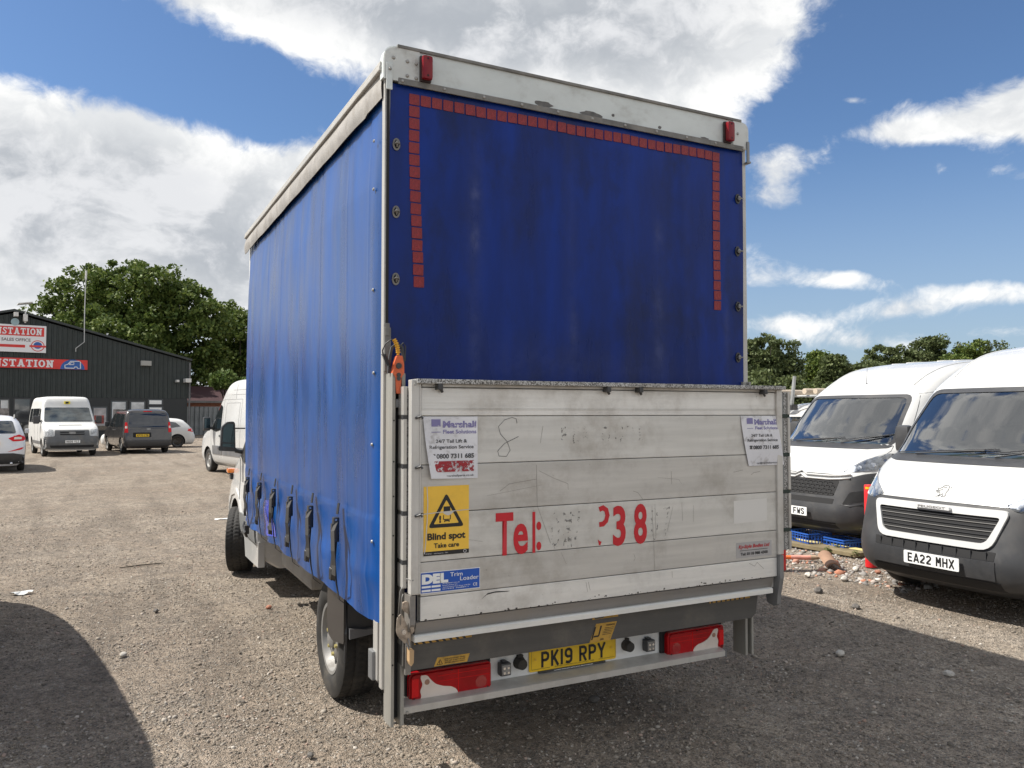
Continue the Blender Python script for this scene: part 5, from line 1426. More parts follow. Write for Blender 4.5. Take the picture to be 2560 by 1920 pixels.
# --- white high-roof van behind the truck's cab
def far_van():
    K = [(.22, -.14, -6.8, .80, .3, .3, .06, .05, .05, 0), (.32, -.03, -6.84, .92, .3, .35, .08, .05, .05, 0), (.55, 0, -6.85, .985, .3, .38, .10, .05, .05, 0), (.80, -.06, -6.85, .99, .28, .36, .10, .05, .05, 0), (1.0, -.16, -6.85, .99, .26, .34, .12, .05, .05, 0),
         (1.12, -.35, -6.85, .985, .24, .32, .12, .05, .05, 0), (1.25, -.75, -6.85, .98, .2, .28, .12, .05, .05, 0), (1.38, -1.08, -6.85, .975, .18, .26, .11, .05, .05, 0), (1.90, -1.62, -6.83, .93, .16, .24, .10, .05, .05, 0), (2.15, -1.86, -6.82, .90, .16, .22, .10, .05, .05, 0),
         (2.40, -2.1, -6.80, .87, .18, .22, .10, .06, .06, 0), (2.56, -2.35, -6.76, .83, .2, .22, .10, .08, .08, 0), (2.65, -2.7, -6.7, .74, .2, .2, .08, .1, .1, 0), (2.69, -3.1, -6.5, .55, .2, .2, .06, .1, .1, 0), (2.70, -3.6, -6.2, .3, .1, .1, .03, .05, .05, 0)]
    p = at_depth(520, 1176, 23.6)
    rz = R(10.7); hd_ = Vector((-math.sin(rz), math.cos(rz), 0)); rt_ = Vector((math.cos(rz), math.sin(rz), 0))
    o = p+hd_*1.0+rt_*.97
    root = empty('panel_van', (o.x, o.y, 0), rz, 'white high-roof panel van behind the curtain-side truck\'s cab', 'van')
    body, bvh = make_body(K, root, M['white_paint'], M['dark'], [(1, -1.0), (-1, -1.0), (1, -4.9), (-1, -4.9)], wr=.40, ww=.3, nz=50)
    for sx in (1, -1):
        for y in (-1.0, -4.9): make_wheel(root, (sx*.86, y, .345), .345, .215, sx)
    for v_, sx in (('left', -1), ('right', 1)):
        drape_obj('side_window', bvh, rpoly([(-1.22, 1.28), (-1.75, 1.20), (-2.18, 1.26), (-2.20, 1.92), (-1.95, 2.0), (-1.72, 1.86)], .04), v_, M['window_dark'], root, off=.008)
        drape_obj('side_moulding', bvh, rpoly([(-1.48, .55), (-2.28, .55), (-2.28, .80), (-1.46, .80)], .02), v_, M['grey_plastic'], root, off=.014)
        drape_obj('side_moulding', bvh, rpoly([(-2.32, .55), (-4.3, .55), (-4.3, .80), (-2.32, .80)], .02), v_, M['grey_plastic'], root, off=.014)
        seam(bvh, root, [[(-1.3, 1.2), (-1.35, .35)], [(-2.28, 2.15), (-2.30, .35)], [(-2.28, 2.12), (-3.75, 2.12), (-3.78, .35)], [(-1.3, 1.22), (-1.75, 2.05), (-2.28, 2.12)], [(-3.2, 2.12), (-3.2, 2.6)], [(-2.5, 2.02), (-3.6, 2.02), (-3.6, 1.25), (-2.5, 1.22), (-2.5, 2.02)], [(-2.2, 2.38), (-6.6, 2.38)], [(-2.1, 2.25), (-6.6, 2.25)]], v_, r=.005, m=mat('seam_grey', (.20, .20, .20), .6))
        h_ = MB(); h_.bx(sx*.985, sx*1.02, -2.24, -2.08, 1.06, 1.11, .01); h_.bx(sx*.985, sx*1.02, -2.52, -2.36, 1.06, 1.11, .01); h_.build('door_handle', M['black_plastic'], root)
        mr = MB(); mr.bx(sx*1.06, sx*1.26, -1.50, -1.36, 1.22, 1.62, .04); mr.bx(sx*.94, sx*1.08, -1.48, -1.40, 1.26, 1.34, .01); mo = mr.build('mirror', M['black_plastic'], root, smooth=True, angle=40)
        mg = MB(); mg.bx(sx*1.08, sx*1.24, -1.505, -1.501, 1.30, 1.58); mg.build('mirror_glass', M['mirror'], mo)
    drape_obj('windscreen', bvh, rpoly([(-.85, 1.36), (.85, 1.36), (.80, 2.05), (-.80, 2.05)], .06), 'front', M['window_dark'], root, off=.006)
    return root
far_van()

# ---------------------------------------------------------------- vans on the right
VA, bvhA = panel_van('A', (5.31, .97, 0), R(90), 'white panel van nearest on the right, black bumper, slatted grille and EA22 MHX plate', ('EA22 MHX', -.045, .465, .045), None)
VB, bvhB = panel_van('B', (6.98, 4.06, 0), R(90), 'white panel van second on the right with mesh grille and plate ending FWS', ('KM71 FWS', .03, .475, .055), None)
# a third one off to the left of the photographer: only its shadow reaches the picture
def people_carrier():
    K = [(.20, -.15, -5.0, .80, .3, .3, .06, .05, .05, 0), (.40, 0, -5.05, .94, .3, .38, .10, .05, .05, 0), (.85, -.12, -5.05, .95, .28, .36, .10, .05, .05, 0), (1.05, -.40, -5.05, .95, .24, .3, .10, .05, .05, 0), (1.28, -.85, -5.05, .94, .16, .2, .08, .05, .05, 0),
         (1.60, -1.75, -5.03, .93, .14, .2, .06, .05, .05, 0), (1.79, -2.45, -5.0, .92, .12, .2, .05, .05, .05, 0), (1.93, -3.05, -4.98, .91, .12, .2, .04, .05, .05, 0), (2.05, -3.65, -4.96, .90, .10, .15, .03, .05, .05, 0), (2.11, -4.05, -4.94, .80, .08, .1, .02, .05, .05, 0), (2.13, -4.3, -4.8, .4, .05, .05, .01, .04, .04, 0)]
    root = empty('camper_van', (-3.25, 5.62, 0), 0, 'dark camper van left of the camera that throws the curved shadow at lower left', 'van')
    pm = mat('camper_grey', (.10, .11, .12), .3, coat=.6)
    body, bvh = make_body(K, root, pm, M['dark'], [(1, -.95), (-1, -.95), (1, -4.1), (-1, -4.1)], wr=.38, ww=.3, nz=40)
    for sx in (1, -1):
        for y in (-.95, -4.1): make_wheel(root, (sx*.83, y, .33), .33, .2, sx)
    drape_obj('windscreen', bvh, rpoly([(-.80, 1.16), (.80, 1.16), (.76, 1.70), (-.76, 1.70)], .06), 'front', M['window_dark'], root, off=.006)
    for v_ in ('left', 'right'): drape_obj('side_window', bvh, rpoly([(-1.5, 1.12), (-4.6, 1.12), (-4.6, 1.75), (-2.5, 1.68)], .05), v_, M['window_dark'], root, off=.006)
    return root
people_carrier()

# van with a laden roof rack beyond
def rack_van():
    K = [(.22, -.14, -5.2, .80, .3, .3, .06, .05, .05, 0), (.55, 0, -5.25, .96, .3, .38, .10, .05, .05, 0), (.95, -.16, -5.25, .97, .26, .34, .12, .05, .05, 0),
         (1.12, -.55, -5.25, .965, .24, .32, .12, .05, .05, 0), (1.22, -1.05, -5.25, .95, .18, .26, .11, .05, .05, 0), (1.70, -1.65, -5.23, .87, .16, .24, .10, .05, .05, 0), (1.84, -1.95, -5.20, .82, .2, .22, .10, .08, .08, 0), (1.93, -2.3, -5.15, .70, .2, .2, .08, .1, .1, 0), (1.96, -2.8, -5.0, .45, .2, .2, .06, .1, .1, 0), (1.97, -3.2, -4.7, .2, .1, .1, .03, .05, .05, 0)]
    root = empty('panel_van', (8.35, 6.75, 0), R(90), 'low-roof white van with a pipe rack on its roof beyond the other two', 'van')
    body, bvh = make_body(K, root, M['white_paint'], M['dark'], [(1, -1.0), (-1, -1.0), (1, -4.0), (-1, -4.0)], wr=.37, ww=.3, nz=40)
    for sx in (1, -1):
        for y in (-1.0, -4.0): make_wheel(root, (sx*.84, y, .32), .32, .2, sx)
    drape_obj('windscreen', bvh, rpoly([(-.80, 1.22), (.80, 1.22), (.74, 1.68), (-.74, 1.68)], .06), 'front', M['window_dark'], root, off=.006)
    for v_ in ('left', 'right'): drape_obj('side_window', bvh, rpoly([(-1.4, 1.18), (-2.3, 1.12), (-2.3, 1.68), (-1.85, 1.68)], .04), v_, M['window_dark'], root, off=.008)
    for v_, sx in (('left', -1), ('right', 1)):
        seam(bvh, root, [[(-1.3, 1.1), (-1.35, .35)], [(-2.36, 1.72), (-2.38, .35)]], v_)
    return root
RV = rack_van()
rk = empty('roof_rack', (8.35, 6.75, 1.90), R(90), 'grey metal roof rack with a cross tray on the low-roof white van', 'roof rack')
mg_ = mat('galvanised', (.36, .37, .37), .5, metal=.4, vary=.2)
for y in (-1.95, -3.1, -4.4):
    mb = MB(); mb.cyl((-.78, y, .16), (.78, y, .16), .018, seg=8)
    for sx in (-1, 1): mb.cyl((sx*.70, y, -.08), (sx*.70, y, .16), .016, seg=8)
    mb.build('crossbar', mg_, rk)
for sx in (-1, 1):
    mb = MB(); mb.cyl((sx*.78, -1.9, .17), (sx*.78, -4.5, .17), .018, seg=8); mb.build('side_rail', mg_, rk)
mb = MB(); mb.cyl((.28, -1.70, -.02), (.22, -1.72, .52), .035, .03, seg=8); mb.build('upright_roller', mg_, rk)
mb = MB(); mb.bx(.20, .36, -1.78, -1.62, -.10, .0, .02); mb.build('roller_foot', M['black_plastic'], rk)
for i, (x, l_) in enumerate(((-.45, 0), (-.30, .1), (-.12, -.1), (.45, .05), (.58, 0))):
    o = MB(); o.cyl((0, 0, 0), (0, -3.4, 0), .05, seg=12); o = o.build('pipe', mat('pipe_beige', (.50, .42, .33), .6), rk, smooth=True, angle=40, loc=(x, -1.5+l_, .23))
# ---------------------------------------------------------------- the curtain-side truck
TO = (1.14, 0.0, 0.0)
truck = empty('curtain_side_truck', TO, 0, 'large blue curtain-side truck with an aluminium tail lift and PK19 RPY plate', 'truck')
def TB(): return MB(off=TO)
def T_text(name, s, m, parent, x, z, y, **kw):
    up = kw.pop('up', (0, 0, 1)); rt = kw.pop('rt', (1, 0, 0))
    return put_text(name, s, m, parent, (x-TO[0], y, z), rt, up, **kw)

def pvc(name, base, dustc, dust):
    m = bpy.data.materials.new(name); m.use_nodes = True
    t = NT(m.node_tree); b = m.node_tree.nodes['Principled BSDF']
    c = t.n('ShaderNodeTexCoord').outputs['Object']
    big = t.n('ShaderNodeTexNoise', inp={'Vector': t.n('ShaderNodeMapping', inp={0: c, 'Scale': (1.6, 1.6, .35)}).outputs[0], 'Scale': 2.2, 'Detail': 8.0, 'Roughness': .6}).outputs[0]
    streak = t.n('ShaderNodeTexNoise', inp={'Vector': t.n('ShaderNodeMapping', inp={0: c, 'Scale': (2.6, 2.6, .30)}).outputs[0], 'Scale': 2.0, 'Detail': 6.0, 'Roughness': .6}).outputs[0]
    weave = t.n('ShaderNodeTexNoise', inp={'Vector': c, 'Scale': 260.0, 'Detail': 2.0}).outputs[0]
    col = t.mix(t.mapr(big, .3, .7), tuple(x*.62 for x in base)+(1,), tuple(x*1.22 for x in base)+(1,))
    f = t.math('MULTIPLY', t.mapr(streak, .46, .72), dust)
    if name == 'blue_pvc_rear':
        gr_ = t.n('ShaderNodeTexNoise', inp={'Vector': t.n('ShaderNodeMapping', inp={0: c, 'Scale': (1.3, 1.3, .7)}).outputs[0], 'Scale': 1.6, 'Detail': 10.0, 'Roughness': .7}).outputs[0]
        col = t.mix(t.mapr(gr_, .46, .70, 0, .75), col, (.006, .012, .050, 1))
    col = t.mix(f, col, (*dustc, 1))
    spots = t.n('ShaderNodeTexNoise', inp={'Vector': c, 'Scale': 6.0, 'Detail': 10.0, 'Roughness': .75}).outputs[0]
    col = t.mix(t.mapr(spots, .66, .74, 0, .35), col, (*[x*1.2 for x in dustc], 1))
    b.inputs['Sheen Weight'].default_value = 0.0; b.inputs['Sheen Roughness'].default_value = .45; b.inputs['Sheen Tint'].default_value = (.75, .82, 1, 1)
    t.l(col, b.inputs['Base Color'])
    t.l(t.mapr(big, .35, .7, .26, .40), b.inputs['Roughness']); b.inputs['Specular IOR Level'].default_value = (.55 if name == 'blue_pvc' else .22)
    cr1 = t.n('ShaderNodeTexNoise', inp={'Vector': t.n('ShaderNodeMapping', inp={0: c, 'Scale': (4.5, 4.5, .7)}).outputs[0], 'Scale': 1.0, 'Detail': 3.0, 'Distortion': .6}).outputs[0]
    hh = t.math('ADD', t.math('MULTIPLY', cr1, 1.0), t.math('MULTIPLY', weave, .012))
    t.l(t.n('ShaderNodeBump', inp={'Height': hh, 'Strength': .16, 'Distance': .03}).outputs[0], b.inputs['Normal'])
    return m
m_side = pvc('blue_pvc', (.002, .058, .245), (.020, .09, .22), .22)
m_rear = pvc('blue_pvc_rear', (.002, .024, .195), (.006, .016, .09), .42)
def rub_marks(m, marks, colr):
    t = NT(m.node_tree); b = m.node_tree.nodes['Principled BSDF']; src = b.inputs['Base Color'].links[0].from_socket
    c = t.n('ShaderNodeTexCoord').outputs['Object']; sp = t.n('ShaderNodeSeparateXYZ', inp={0: c})
    nz = t.n('ShaderNodeTexNoise', inp={'Vector': c, 'Scale': 22.0, 'Detail': 6.0, 'Roughness': .7}).outputs[0]; acc_ = None
    for x, z, rx, rz_, wt in marks:
        dx = t.math('MULTIPLY', t.math('SUBTRACT', sp.outputs[0], x-1.14), 1/rx); dz = t.math('MULTIPLY', t.math('SUBTRACT', sp.outputs[2], z), 1/rz_)
        g_ = t.math('MULTIPLY', t.math('EXPONENT', t.math('MULTIPLY', t.math('ADD', t.math('MULTIPLY', dx, dx), t.math('MULTIPLY', dz, dz)), -1.0)), wt)
        acc_ = g_ if acc_ is None else t.math('ADD', acc_, g_)
    f = t.math('MULTIPLY', acc_, t.mapr(nz, .32, .62, .35, 1.0), clamp=True)
    t.l(t.mix(f, src, (*colr, 1)), b.inputs['Base Color'])
rub_marks(m_rear, [(.47, 2.86, .022, .045, .6), (.47, 2.63, .022, .055, .7), (.47, 2.72, .05, .5, .22), (.47, 2.1, .03, .2, .25), (1.04, 2.6, .03, .8, .12), (1.05, 2.2, .03, .09, .4), (1.62, 2.76, .03, .07, .35), (1.62, 2.35, .03, .10, .35), (1.62, 2.10, .035, .07, .45), (1.62, 2.5, .06, .8, .08), (2.12, 2.25, .02, .16, .35), (.75, 2.0, .3, .15, .18), (1.4, 1.98, .5, .10, .20)], (.06, .08, .22))

def alu(name, col, rough=.42, metal=.35, dirt=.5, sx=(.6, 6, 10), speck=0.0):
    m = bpy.data.materials.new(name); m.use_nodes = True
    t = NT(m.node_tree); b = m.node_tree.nodes['Principled BSDF']
    c = t.n('ShaderNodeTexCoord').outputs['Object']
    g1 = t.n('ShaderNodeTexNoise', inp={'Vector': t.n('ShaderNodeMapping', inp={0: c, 'Scale': sx}).outputs[0], 'Scale': 2.0, 'Detail': 9.0, 'Roughness': .62}).outputs[0]
    g2 = t.n('ShaderNodeTexNoise', inp={'Vector': c, 'Scale': 3.0, 'Detail': 10.0, 'Roughness': .7}).outputs[0]
    br = t.n('ShaderNodeTexNoise', inp={'Vector': t.n('ShaderNodeMapping', inp={0: c, 'Scale': (1.5, 60, 420)}).outputs[0], 'Scale': 1.0, 'Detail': 3.0}).outputs[0]
    k = t.mix(t.mapr(g1, .3, .7), tuple(x*.90 for x in col)+(1,), tuple(min(1, x*1.06) for x in col)+(1,))
    k = t.mix(t.mapr(g2, .45, .75, 0, dirt), k, (.30, .26, .21, 1))
    fl = t.n('ShaderNodeTexNoise', inp={'Vector': c, 'Scale': 46.0, 'Detail': 7.0, 'Roughness': .72}).outputs[0]
    reg = t.mapr(g2, .40, .62)
    k = t.mix(t.math('MULTIPLY', t.mapr(fl, .665, .70), t.math('MULTIPLY', reg, .75)), k, (.07, .06, .055, 1))
    if speck:
        sp = t.n('ShaderNodeTexNoise', inp={'Vector': c, 'Scale': 150.0, 'Detail': 4.0, 'Roughness': .8}).outputs[0]
        k = t.mix(t.mapr(sp, .50-speck*.06, .54), (.05, .045, .04, 1), k)
    t.l(k, b.inputs['Base Color']); b.inputs['Metallic'].default_value = metal; t.l(t.mapr(g2, .3, .7, rough-.08, rough+.2), b.inputs['Roughness'])
    t.l(t.n('ShaderNodeBump', inp={'Height': t.math('ADD', br, t.math('MULTIPLY', g2, .6)), 'Strength': .18, 'Distance': .004}).outputs[0], b.inputs['Normal'])
    return m
m_plat = alu('platform_alu', (.62, .61, .58), dirt=.55)
m_frame = alu('frame_alu', (.58, .565, .535), dirt=.6, sx=(8, 8, .8))
m_speck = alu('speckled_alu', (.55, .55, .54), speck=1.0)
m_post = alu('post_alu', (.50, .485, .455), sx=(8, 8, .6), dirt=.4)
m_gal = alu('galvanised_steel', (.24, .245, .25), rough=.5, metal=.5, sx=(8, 8, 1), dirt=.5)
m_bar = alu('underrun_steel', (.085, .082, .078), rough=.5, metal=.3, dirt=.3)
m_grp = mat('header_white', (.62, .66, .65), .42, vary=.07, vscale=3, dirt=(.20, .17, .13), dirt_amt=.45, dscale=3.2, dthr=(.50, .74), stretch=(1, 1, 1.6))
m_val = mat('valance_pvc', (.33, .31, .285), .5, vary=.18, vscale=5, dirt=(.18, .16, .14), dirt_amt=.7, dscale=7, bump=.35, bscale=12)
m_rivet = mat('rivet', (.35, .34, .32), .5, metal=.6)
m_strip = mat('grey_strip', (.17, .165, .155), .6, vary=.3, vscale=9, dirt=(.30, .27, .23), dirt_amt=.5, dscale=8)

# ---- body shell: floor, front wall, roof, far side
mb = TB(); mb.bx(.035, 2.245, .03, 4.17, .76, .86, .01); mb.build('floor', m_post, truck)
mb = TB(); mb.bx(.02, 2.26, 4.14, 4.19, .80, 3.44, .01); mb.build('front_wall', M['white_dull'], truck)
mb = TB(); poly = [(-.02, 3.41), (-.02, 3.44), (.01, 3.49), (.06, 3.515), (1.14, 3.53), (2.22, 3.515), (2.27, 3.49), (2.30, 3.44), (2.30, 3.41)]
mb.prism(poly, 'y', .0, 4.19); mb.build('roof', m_grp, truck, smooth=True, angle=30)
mb = TB(); mb.bx(-.030, -.006, .0, 4.18, 3.402, 3.424, .004); mb.bx(-.026, -.006, .0, 4.18, 3.424, 3.447, .004); mb.build('roof_rail', m_post, truck)
mb = TB(); mb.bx(2.27, 2.285, .05, 4.17, .75, 3.41); mb.build('far_curtain', m_side, truck)
# ---- side curtain
def cx_side(y, z):
    tf = max(0.0, min(1.0, (3.34-z)/.45)); b = .012*math.sin(math.pi*min(1, max(0, (z-.75)/2.55)))
    for s in (.23, .62, 1.22, 1.84, 2.44, 3.05, 3.62):
        b += .0022*math.exp(-((y-s)/.008)**2)
    b += noise.noise((y*1.4, z*.45, 1))*.016+noise.noise((y*4.5, z*.7, 2))*.0032
    up = max(0, (z-2.7)/.6); b += up*up*noise.noise((y*9, z*1.2, 9))*.012
    # the tensioned lower edge: pockets bulge between the straps
    lo = max(0.0, min(1.0, (1.32-z)/.35))
    ph = (y-.70)/.61; sw = math.cos(2*math.pi*ph)
    b += lo*(-.014*(sw*.5+.5)+.020*noise.noise((y*2.3, z*3.3, 4))+.007*noise.noise((y*7, z*5, 6)))
    if y > 2.6: b += lo*.030*noise.noise((y*4, z*6, 12))
    if z < 1.24: b += .004
    lowb = math.exp(-((z-.95)/.06)**2)*.012; b += lowb*(1-abs(sw)*.5)
    x = -b*(.25+.75*tf)+.014*(1-tf)
    if y < .16:
        a = (.16-y)/.16; x = x*(1-a)+.050*(1-math.sqrt(max(0, 1-a*a)))
    if y > 4.08: x += .06*((y-4.08)/.1)**2
    return x
ys_ = np.concatenate([np.linspace(.004, .16, 22), np.linspace(.172, 4.175, 326)]); NZ = 170
mb = TB(); vs = []
for y in ys_:
    zb = .735+.012*noise.noise((y*2.2, 0, 8))+(.02*max(0, (.25-y)/.25))+(.02 if y > 4.0 else 0)
    for j in range(NZ):
        z = zb+(3.36-zb)*j/(NZ-1); vs.append((cx_side(y, z), y, z))
mb.add(vs, [(i*NZ+j, (i+1)*NZ+j, (i+1)*NZ+j+1, i*NZ+j+1) for i in range(len(ys_)-1) for j in range(NZ-1)])
mb.build('side_curtain', m_side, truck, smooth=True, recalc=False)
# ---- valance flap hanging from the roof rail
mb = TB(); vs = []; n = 110; k = 9
for i in range(n):
    y = .012+4.165*i/(n-1); zb = 3.262+.006*noise.noise((y*3, 1, 1))-(.010 if y > 4 else 0)+(.012 if y < .25 else 0)
    for j in range(k):
        t_ = j/(k-1); z = 3.418+(zb-3.418)*t_
        vs.append((-.008-.020*math.sin(t_*math.pi*.8)*min(1, .35+y*1.5)+.004*noise.noise((y*2.2, t_*2, 3)), y, z))
mb.add(vs, [(i*k+j, (i+1)*k+j, (i+1)*k+j+1, i*k+j+1) for i in range(n-1) for j in range(k-1)])
nv = len(vs); mb.add([(x+.004, y, z) for x, y, z in vs], [(i*k+j, i*k+j+1, (i+1)*k+j+1, (i+1)*k+j) for i in range(n-1) for j in range(k-1)])
mb.build('valance', m_val, truck, smooth=True, recalc=False)
# studs up the rear edge of the curtain
st = None
for z in (1.13, 1.6, 1.95, 2.36, 2.86, 3.10):
    if st is None: q = MB(); q.lathe([(-.006, .0), (-.006, .006), (0, .009)], seg=10); st = q.build('stud', m_rivet, truck, loc=(.0-TO[0]-.010, .13, z))
    else: share('stud', st, truck, (-.010-TO[0], .13+.01*math.sin(z*9), z))
# ---- tensioning straps with buckles
def strap_parts():
    s = MB(); s.bx(-.026, .006, -.016, .016, 1.04, 1.185, .004); buckle_m = s
    a = s.build('buckle', M['black_plastic'], truck, loc=(-TO[0], 0, 0)); return a
sy = [.70, 1.31, 1.91, 2.52, 3.13, 3.74]
m_web = mat('webbing', (.018, .018, .020), .85, bump=.3, bscale=200)
protos = None
for i, y in enumerate(sy):
    xo = -.016-TO[0]
    e = empty('strap', (xo, y, 0)); e.parent = truck; e.scale = (1.35, 1.5, 1)
    w_ = random.uniform(-.030, .030)
    b_ = MB(); b_.bx(-.030, -.006, -.017, .017, 1.05, 1.185, .006); b_.bx(-.036, -.028, -.013, .013, 1.07, 1.15, .002); b_.cyl((-.022, -.020, 1.06), (-.022, .020, 1.06), .008, seg=8)
    b_.build('buckle', mat('buckle_black', (.06, .06, .062), .3, metal=.6), e, smooth=True, angle=30)
    mt = MB(); mt.cyl((-.022, -.018, 1.172), (-.022, .018, 1.172), .005, seg=8); mt.cyl((-.030, -.018, 1.125), (-.030, .018, 1.125), .003, seg=6); mt.build('buckle_pin', M['chrome'], e)
    u_ = MB(); u_.tube([(-.012, 0, 1.20), (-.006, 0, 1.26)], 0, flat=(.0125, .0015))
    lowp = [(-.020, 0, 1.06), (-.030+w_*.3, w_*.4, .98), (-.036, w_*.6, .90), (-.030, .0, .846)]
    u_.tube(lowp, 0, flat=(.0125, .0014)); u_.build('webbing', m_web, e)
    d_ = MB(); d_.tube([(-.014, .003, 1.05), (-.020, .002, .95), (-.012, .004, .82), (-.002, 0, .735), (.03, 0, .70)], 0, flat=(.009, .0013)); d_.build('webbing', m_web, e)
    c_ = MB(); c_.tube([(-.016, -.006, 1.16), (-.045, -.05-.02*random.random(), 1.12), (-.050, -.075, 1.02), (-.042, -.065+w_, .94), (-.045, -.07, .89), (-.034, -.02, .85)], 0, flat=(.0115, .0013)); c_.build('loose_tail', mat('webbing_worn', (.05, .047, .044), .9), e)
    l_ = MB(); l_.bx(-.040, -.030, -.0165+w_*.5, .0165+w_*.5, .845, .905, .002); l_.build('strap_end', m_web, e)
    r_ = MB(); r_.cyl((-.034, -.018+w_*.5, .908), (-.034, .018+w_*.5, .908), .0035, seg=6); r_.build('strap_loop', m_rivet, e)
hk = MB(off=TO); hk.tube([(-.01, 4.10, .74), (-.03, 4.05, .70), (-.02, 3.98, .66), (0, 4.02, .62), (-.01, 4.10, .66)], .012, seg=6); hk.bx(-.02, .02, 4.0, 4.1, .64, .72, .005); hk.build('corner_ratchet', M['black_plastic'], truck)

# ---- rear frame
mb = TB(); mb.bx(-.004, .030, -.012, .030, .46, 3.40, .004); mb.build('corner_post', m_post, truck)
mb = TB(); mb.bx(2.250, 2.284, -.012, .06, .75, 3.40, .004); mb.build('corner_post', m_post, truck)
mb = TB(); mb.bx(.005, .018, -.018, -.012, 1.95, 3.34); mb.build('post_seal', M['dark'], truck)
hp = rpoly([(-.018, 3.36), (2.288, 3.36), (2.288, 3.522), (-.018, 3.522)], [0, 0, .085, .085], 6)
mb = TB(); mb.prism(hp, 'y', -.030, .02); mb.build('header_panel', m_grp, truck)
for x0, x1 in ((-.016, .165), (2.165, 2.286)):
    cp = rpoly([(x0, 3.352), (x1, 3.352), (x1, 3.515), (x0, 3.515)], [.004, .004, .085 if x0 > 1 else .01, .085 if x0 < 1 else .01], 6)
    mb = TB(); mb.prism(cp, 'y', -.036, -.0305); mb.build('corner_casting', mat('casting_white', (.60, .62, .60), .5, vary=.08, dirt=(.20, .17, .13), dirt_amt=.6, dscale=7, dthr=(.5, .72)), truck)
mb = TB(); mb.bx(.055, 2.245, -.040, -.032, 3.338, 3.368, .002); mb.build('clamp_strip', m_strip, truck)
mb = TB(); mb.bx(.05, 2.23, -.040, .00, 3.514, 3.530, .003); mb.build('top_trim', m_strip, truck)
mb = TB(); mb.bx(2.266, 2.286, -.046, -.037, 3.27, 3.40, .003); mb.bx(2.275, 2.298, -.045, .0, 3.27, 3.282, .003); mb.build('hinge_bracket', m_gal, truck)
mb = TB(); mb.bx(-.006, .024, -.044, -.037, 3.30, 3.43, .003); mb.build('hinge_bracket', m_grp, truck)
rv = None
for x, z, y in [(.075+i*.2165, 3.353, -.0405) for i in range(11)]+[(.03, 3.46, -.037), (.10, 3.455, -.037), (.145, 3.452, -.037), (.10, 3.385, -.037), (.145, 3.38, -.037), (2.20, 3.44, -.037), (.01, 3.40, -.045)]:
    if rv is None: q = MB(); q.lathe([(-.006, 0), (-.0055, .005), (-.002, .0085), (0, .009)], axis='y', seg=10); rv = q.build('rivet', m_rivet, truck, loc=(x-TO[0], y, z))
    else: share('rivet', rv, truck, (x-TO[0], y, z))
# patches where the header paint has peeled
pm_ = mat('peeled_primer', (.13, .125, .12), .7, vary=.3, vscale=20)
for cx0, cz0, rx, rz_ in ((.86, 3.384, .055, .014), (1.16, 3.380, .07, .016), (1.30, 3.40, .010, .008), (1.62, 3.385, .012, .008), (1.95, 3.375, .03, .006)):
    pl = []
    for i in range(18):
        a = 2*math.pi*i/18; k_ = 1+.35*noise.noise((math.cos(a)*2+cx0*7, math.sin(a)*2, cz0))
        pl.append((cx0+rx*k_*math.cos(a), cz0+rz_*k_*math.sin(a)))
    mb = TB(); mb.prism(pl, 'y', -.0312, -.0300); mb.build('peeled_patch', pm_, truck)
# ---- rear curtain
def cy_rear(x, z):
    e_ = min(1, (x-.02)/.25, (2.25-x)/.2)
    b = noise.noise((x*2.1, z*.5, 21))*.010*e_+noise.noise((x*6, z*.9, 22))*.0022
    for s in (.62, .98, 1.38, 1.80): b += .0035*math.exp(-((x-s)/.03)**2)
    return -.004-b*.6
mb = TB(); xs_ = np.linspace(0, 1, 130); zs_ = np.linspace(.60, 3.345, 110); vs = []
for u_ in xs_:
    for z in zs_:
        xl = .024+.008*math.sin(z*1.9)+(.006*noise.noise((z*4, 0, 5))); xr_ = 2.250+.006*math.sin(z*2.3+1)
        if z > 3.25: xl += (z-3.25)*-.05
        x = xl+(xr_-xl)*u_; vs.append((x, cy_rear(x, z)-.010, z))
k = len(zs_)
mb.add(vs, [(i*k+j, (i+1)*k+j, (i+1)*k+j+1, i*k+j+1) for i in range(129) for j in range(k-1)])
mb.build('rear_curtain', m_rear, truck, smooth=True, recalc=False)
# faded scuffs rubbed by the poles behind
sc_ = None
for x, z, rx, rz_ in () or ((.47, 2.86, .022, .05), (.47, 2.63, .022, .06), (1.62, 2.76, .03, .05), (1.62, 2.35, .03, .09), (1.05, 2.2, .025, .07), (1.62, 2.10, .035, .06), (1.05, 2.62, .02, .12), (2.12, 2.25, .02, .16)):
    pl = [(x+rx*math.cos(2*math.pi*i/16)*(1+.2*math.sin(i*2.3)), z+rz_*math.sin(2*math.pi*i/16)) for i in range(16)]
    pass
# wrinkled dark smear by the handset
# ---- red reflective squares: 16 down each side, 33 across the top
m_tape = mat('tape_red', (.225, .010, .014), .4, vary=.35, vscale=7, bump=.25, bscale=120, dirt=(.07, .02, .03), dirt_amt=.7, dscale=9)
tp = None; p_ = .0595
def put_sq(x, z, dx=0):
    global tp
    y = cy_rear(x+.026, z-.026)-.0125
    if tp is None:
        q = MB(); q.prism(rpoly([(0, 0), (.053, 0), (.053, -.053), (0, -.053)], .004, 2), 'y', 0, -.0012); tp = q.build('reflective_square', m_tape, truck, loc=(x-TO[0], y, z))
    else: share('reflective_square', tp, truck, (x-TO[0], y, z), rot=(random.uniform(-.02, .02), random.uniform(-.025, .025), random.uniform(-.02, .02)))
for i in range(33): put_sq(.118+i*p_, 3.310+.002*math.sin(i*.7))
for j in range(1, 16):
    k_ = max(0, (j-4)/11)**1.2; put_sq(.118+.027*k_, 3.310-j*p_)
    put_sq(.118+32*p_-.004*math.sin(j/5), 3.310-j*p_)
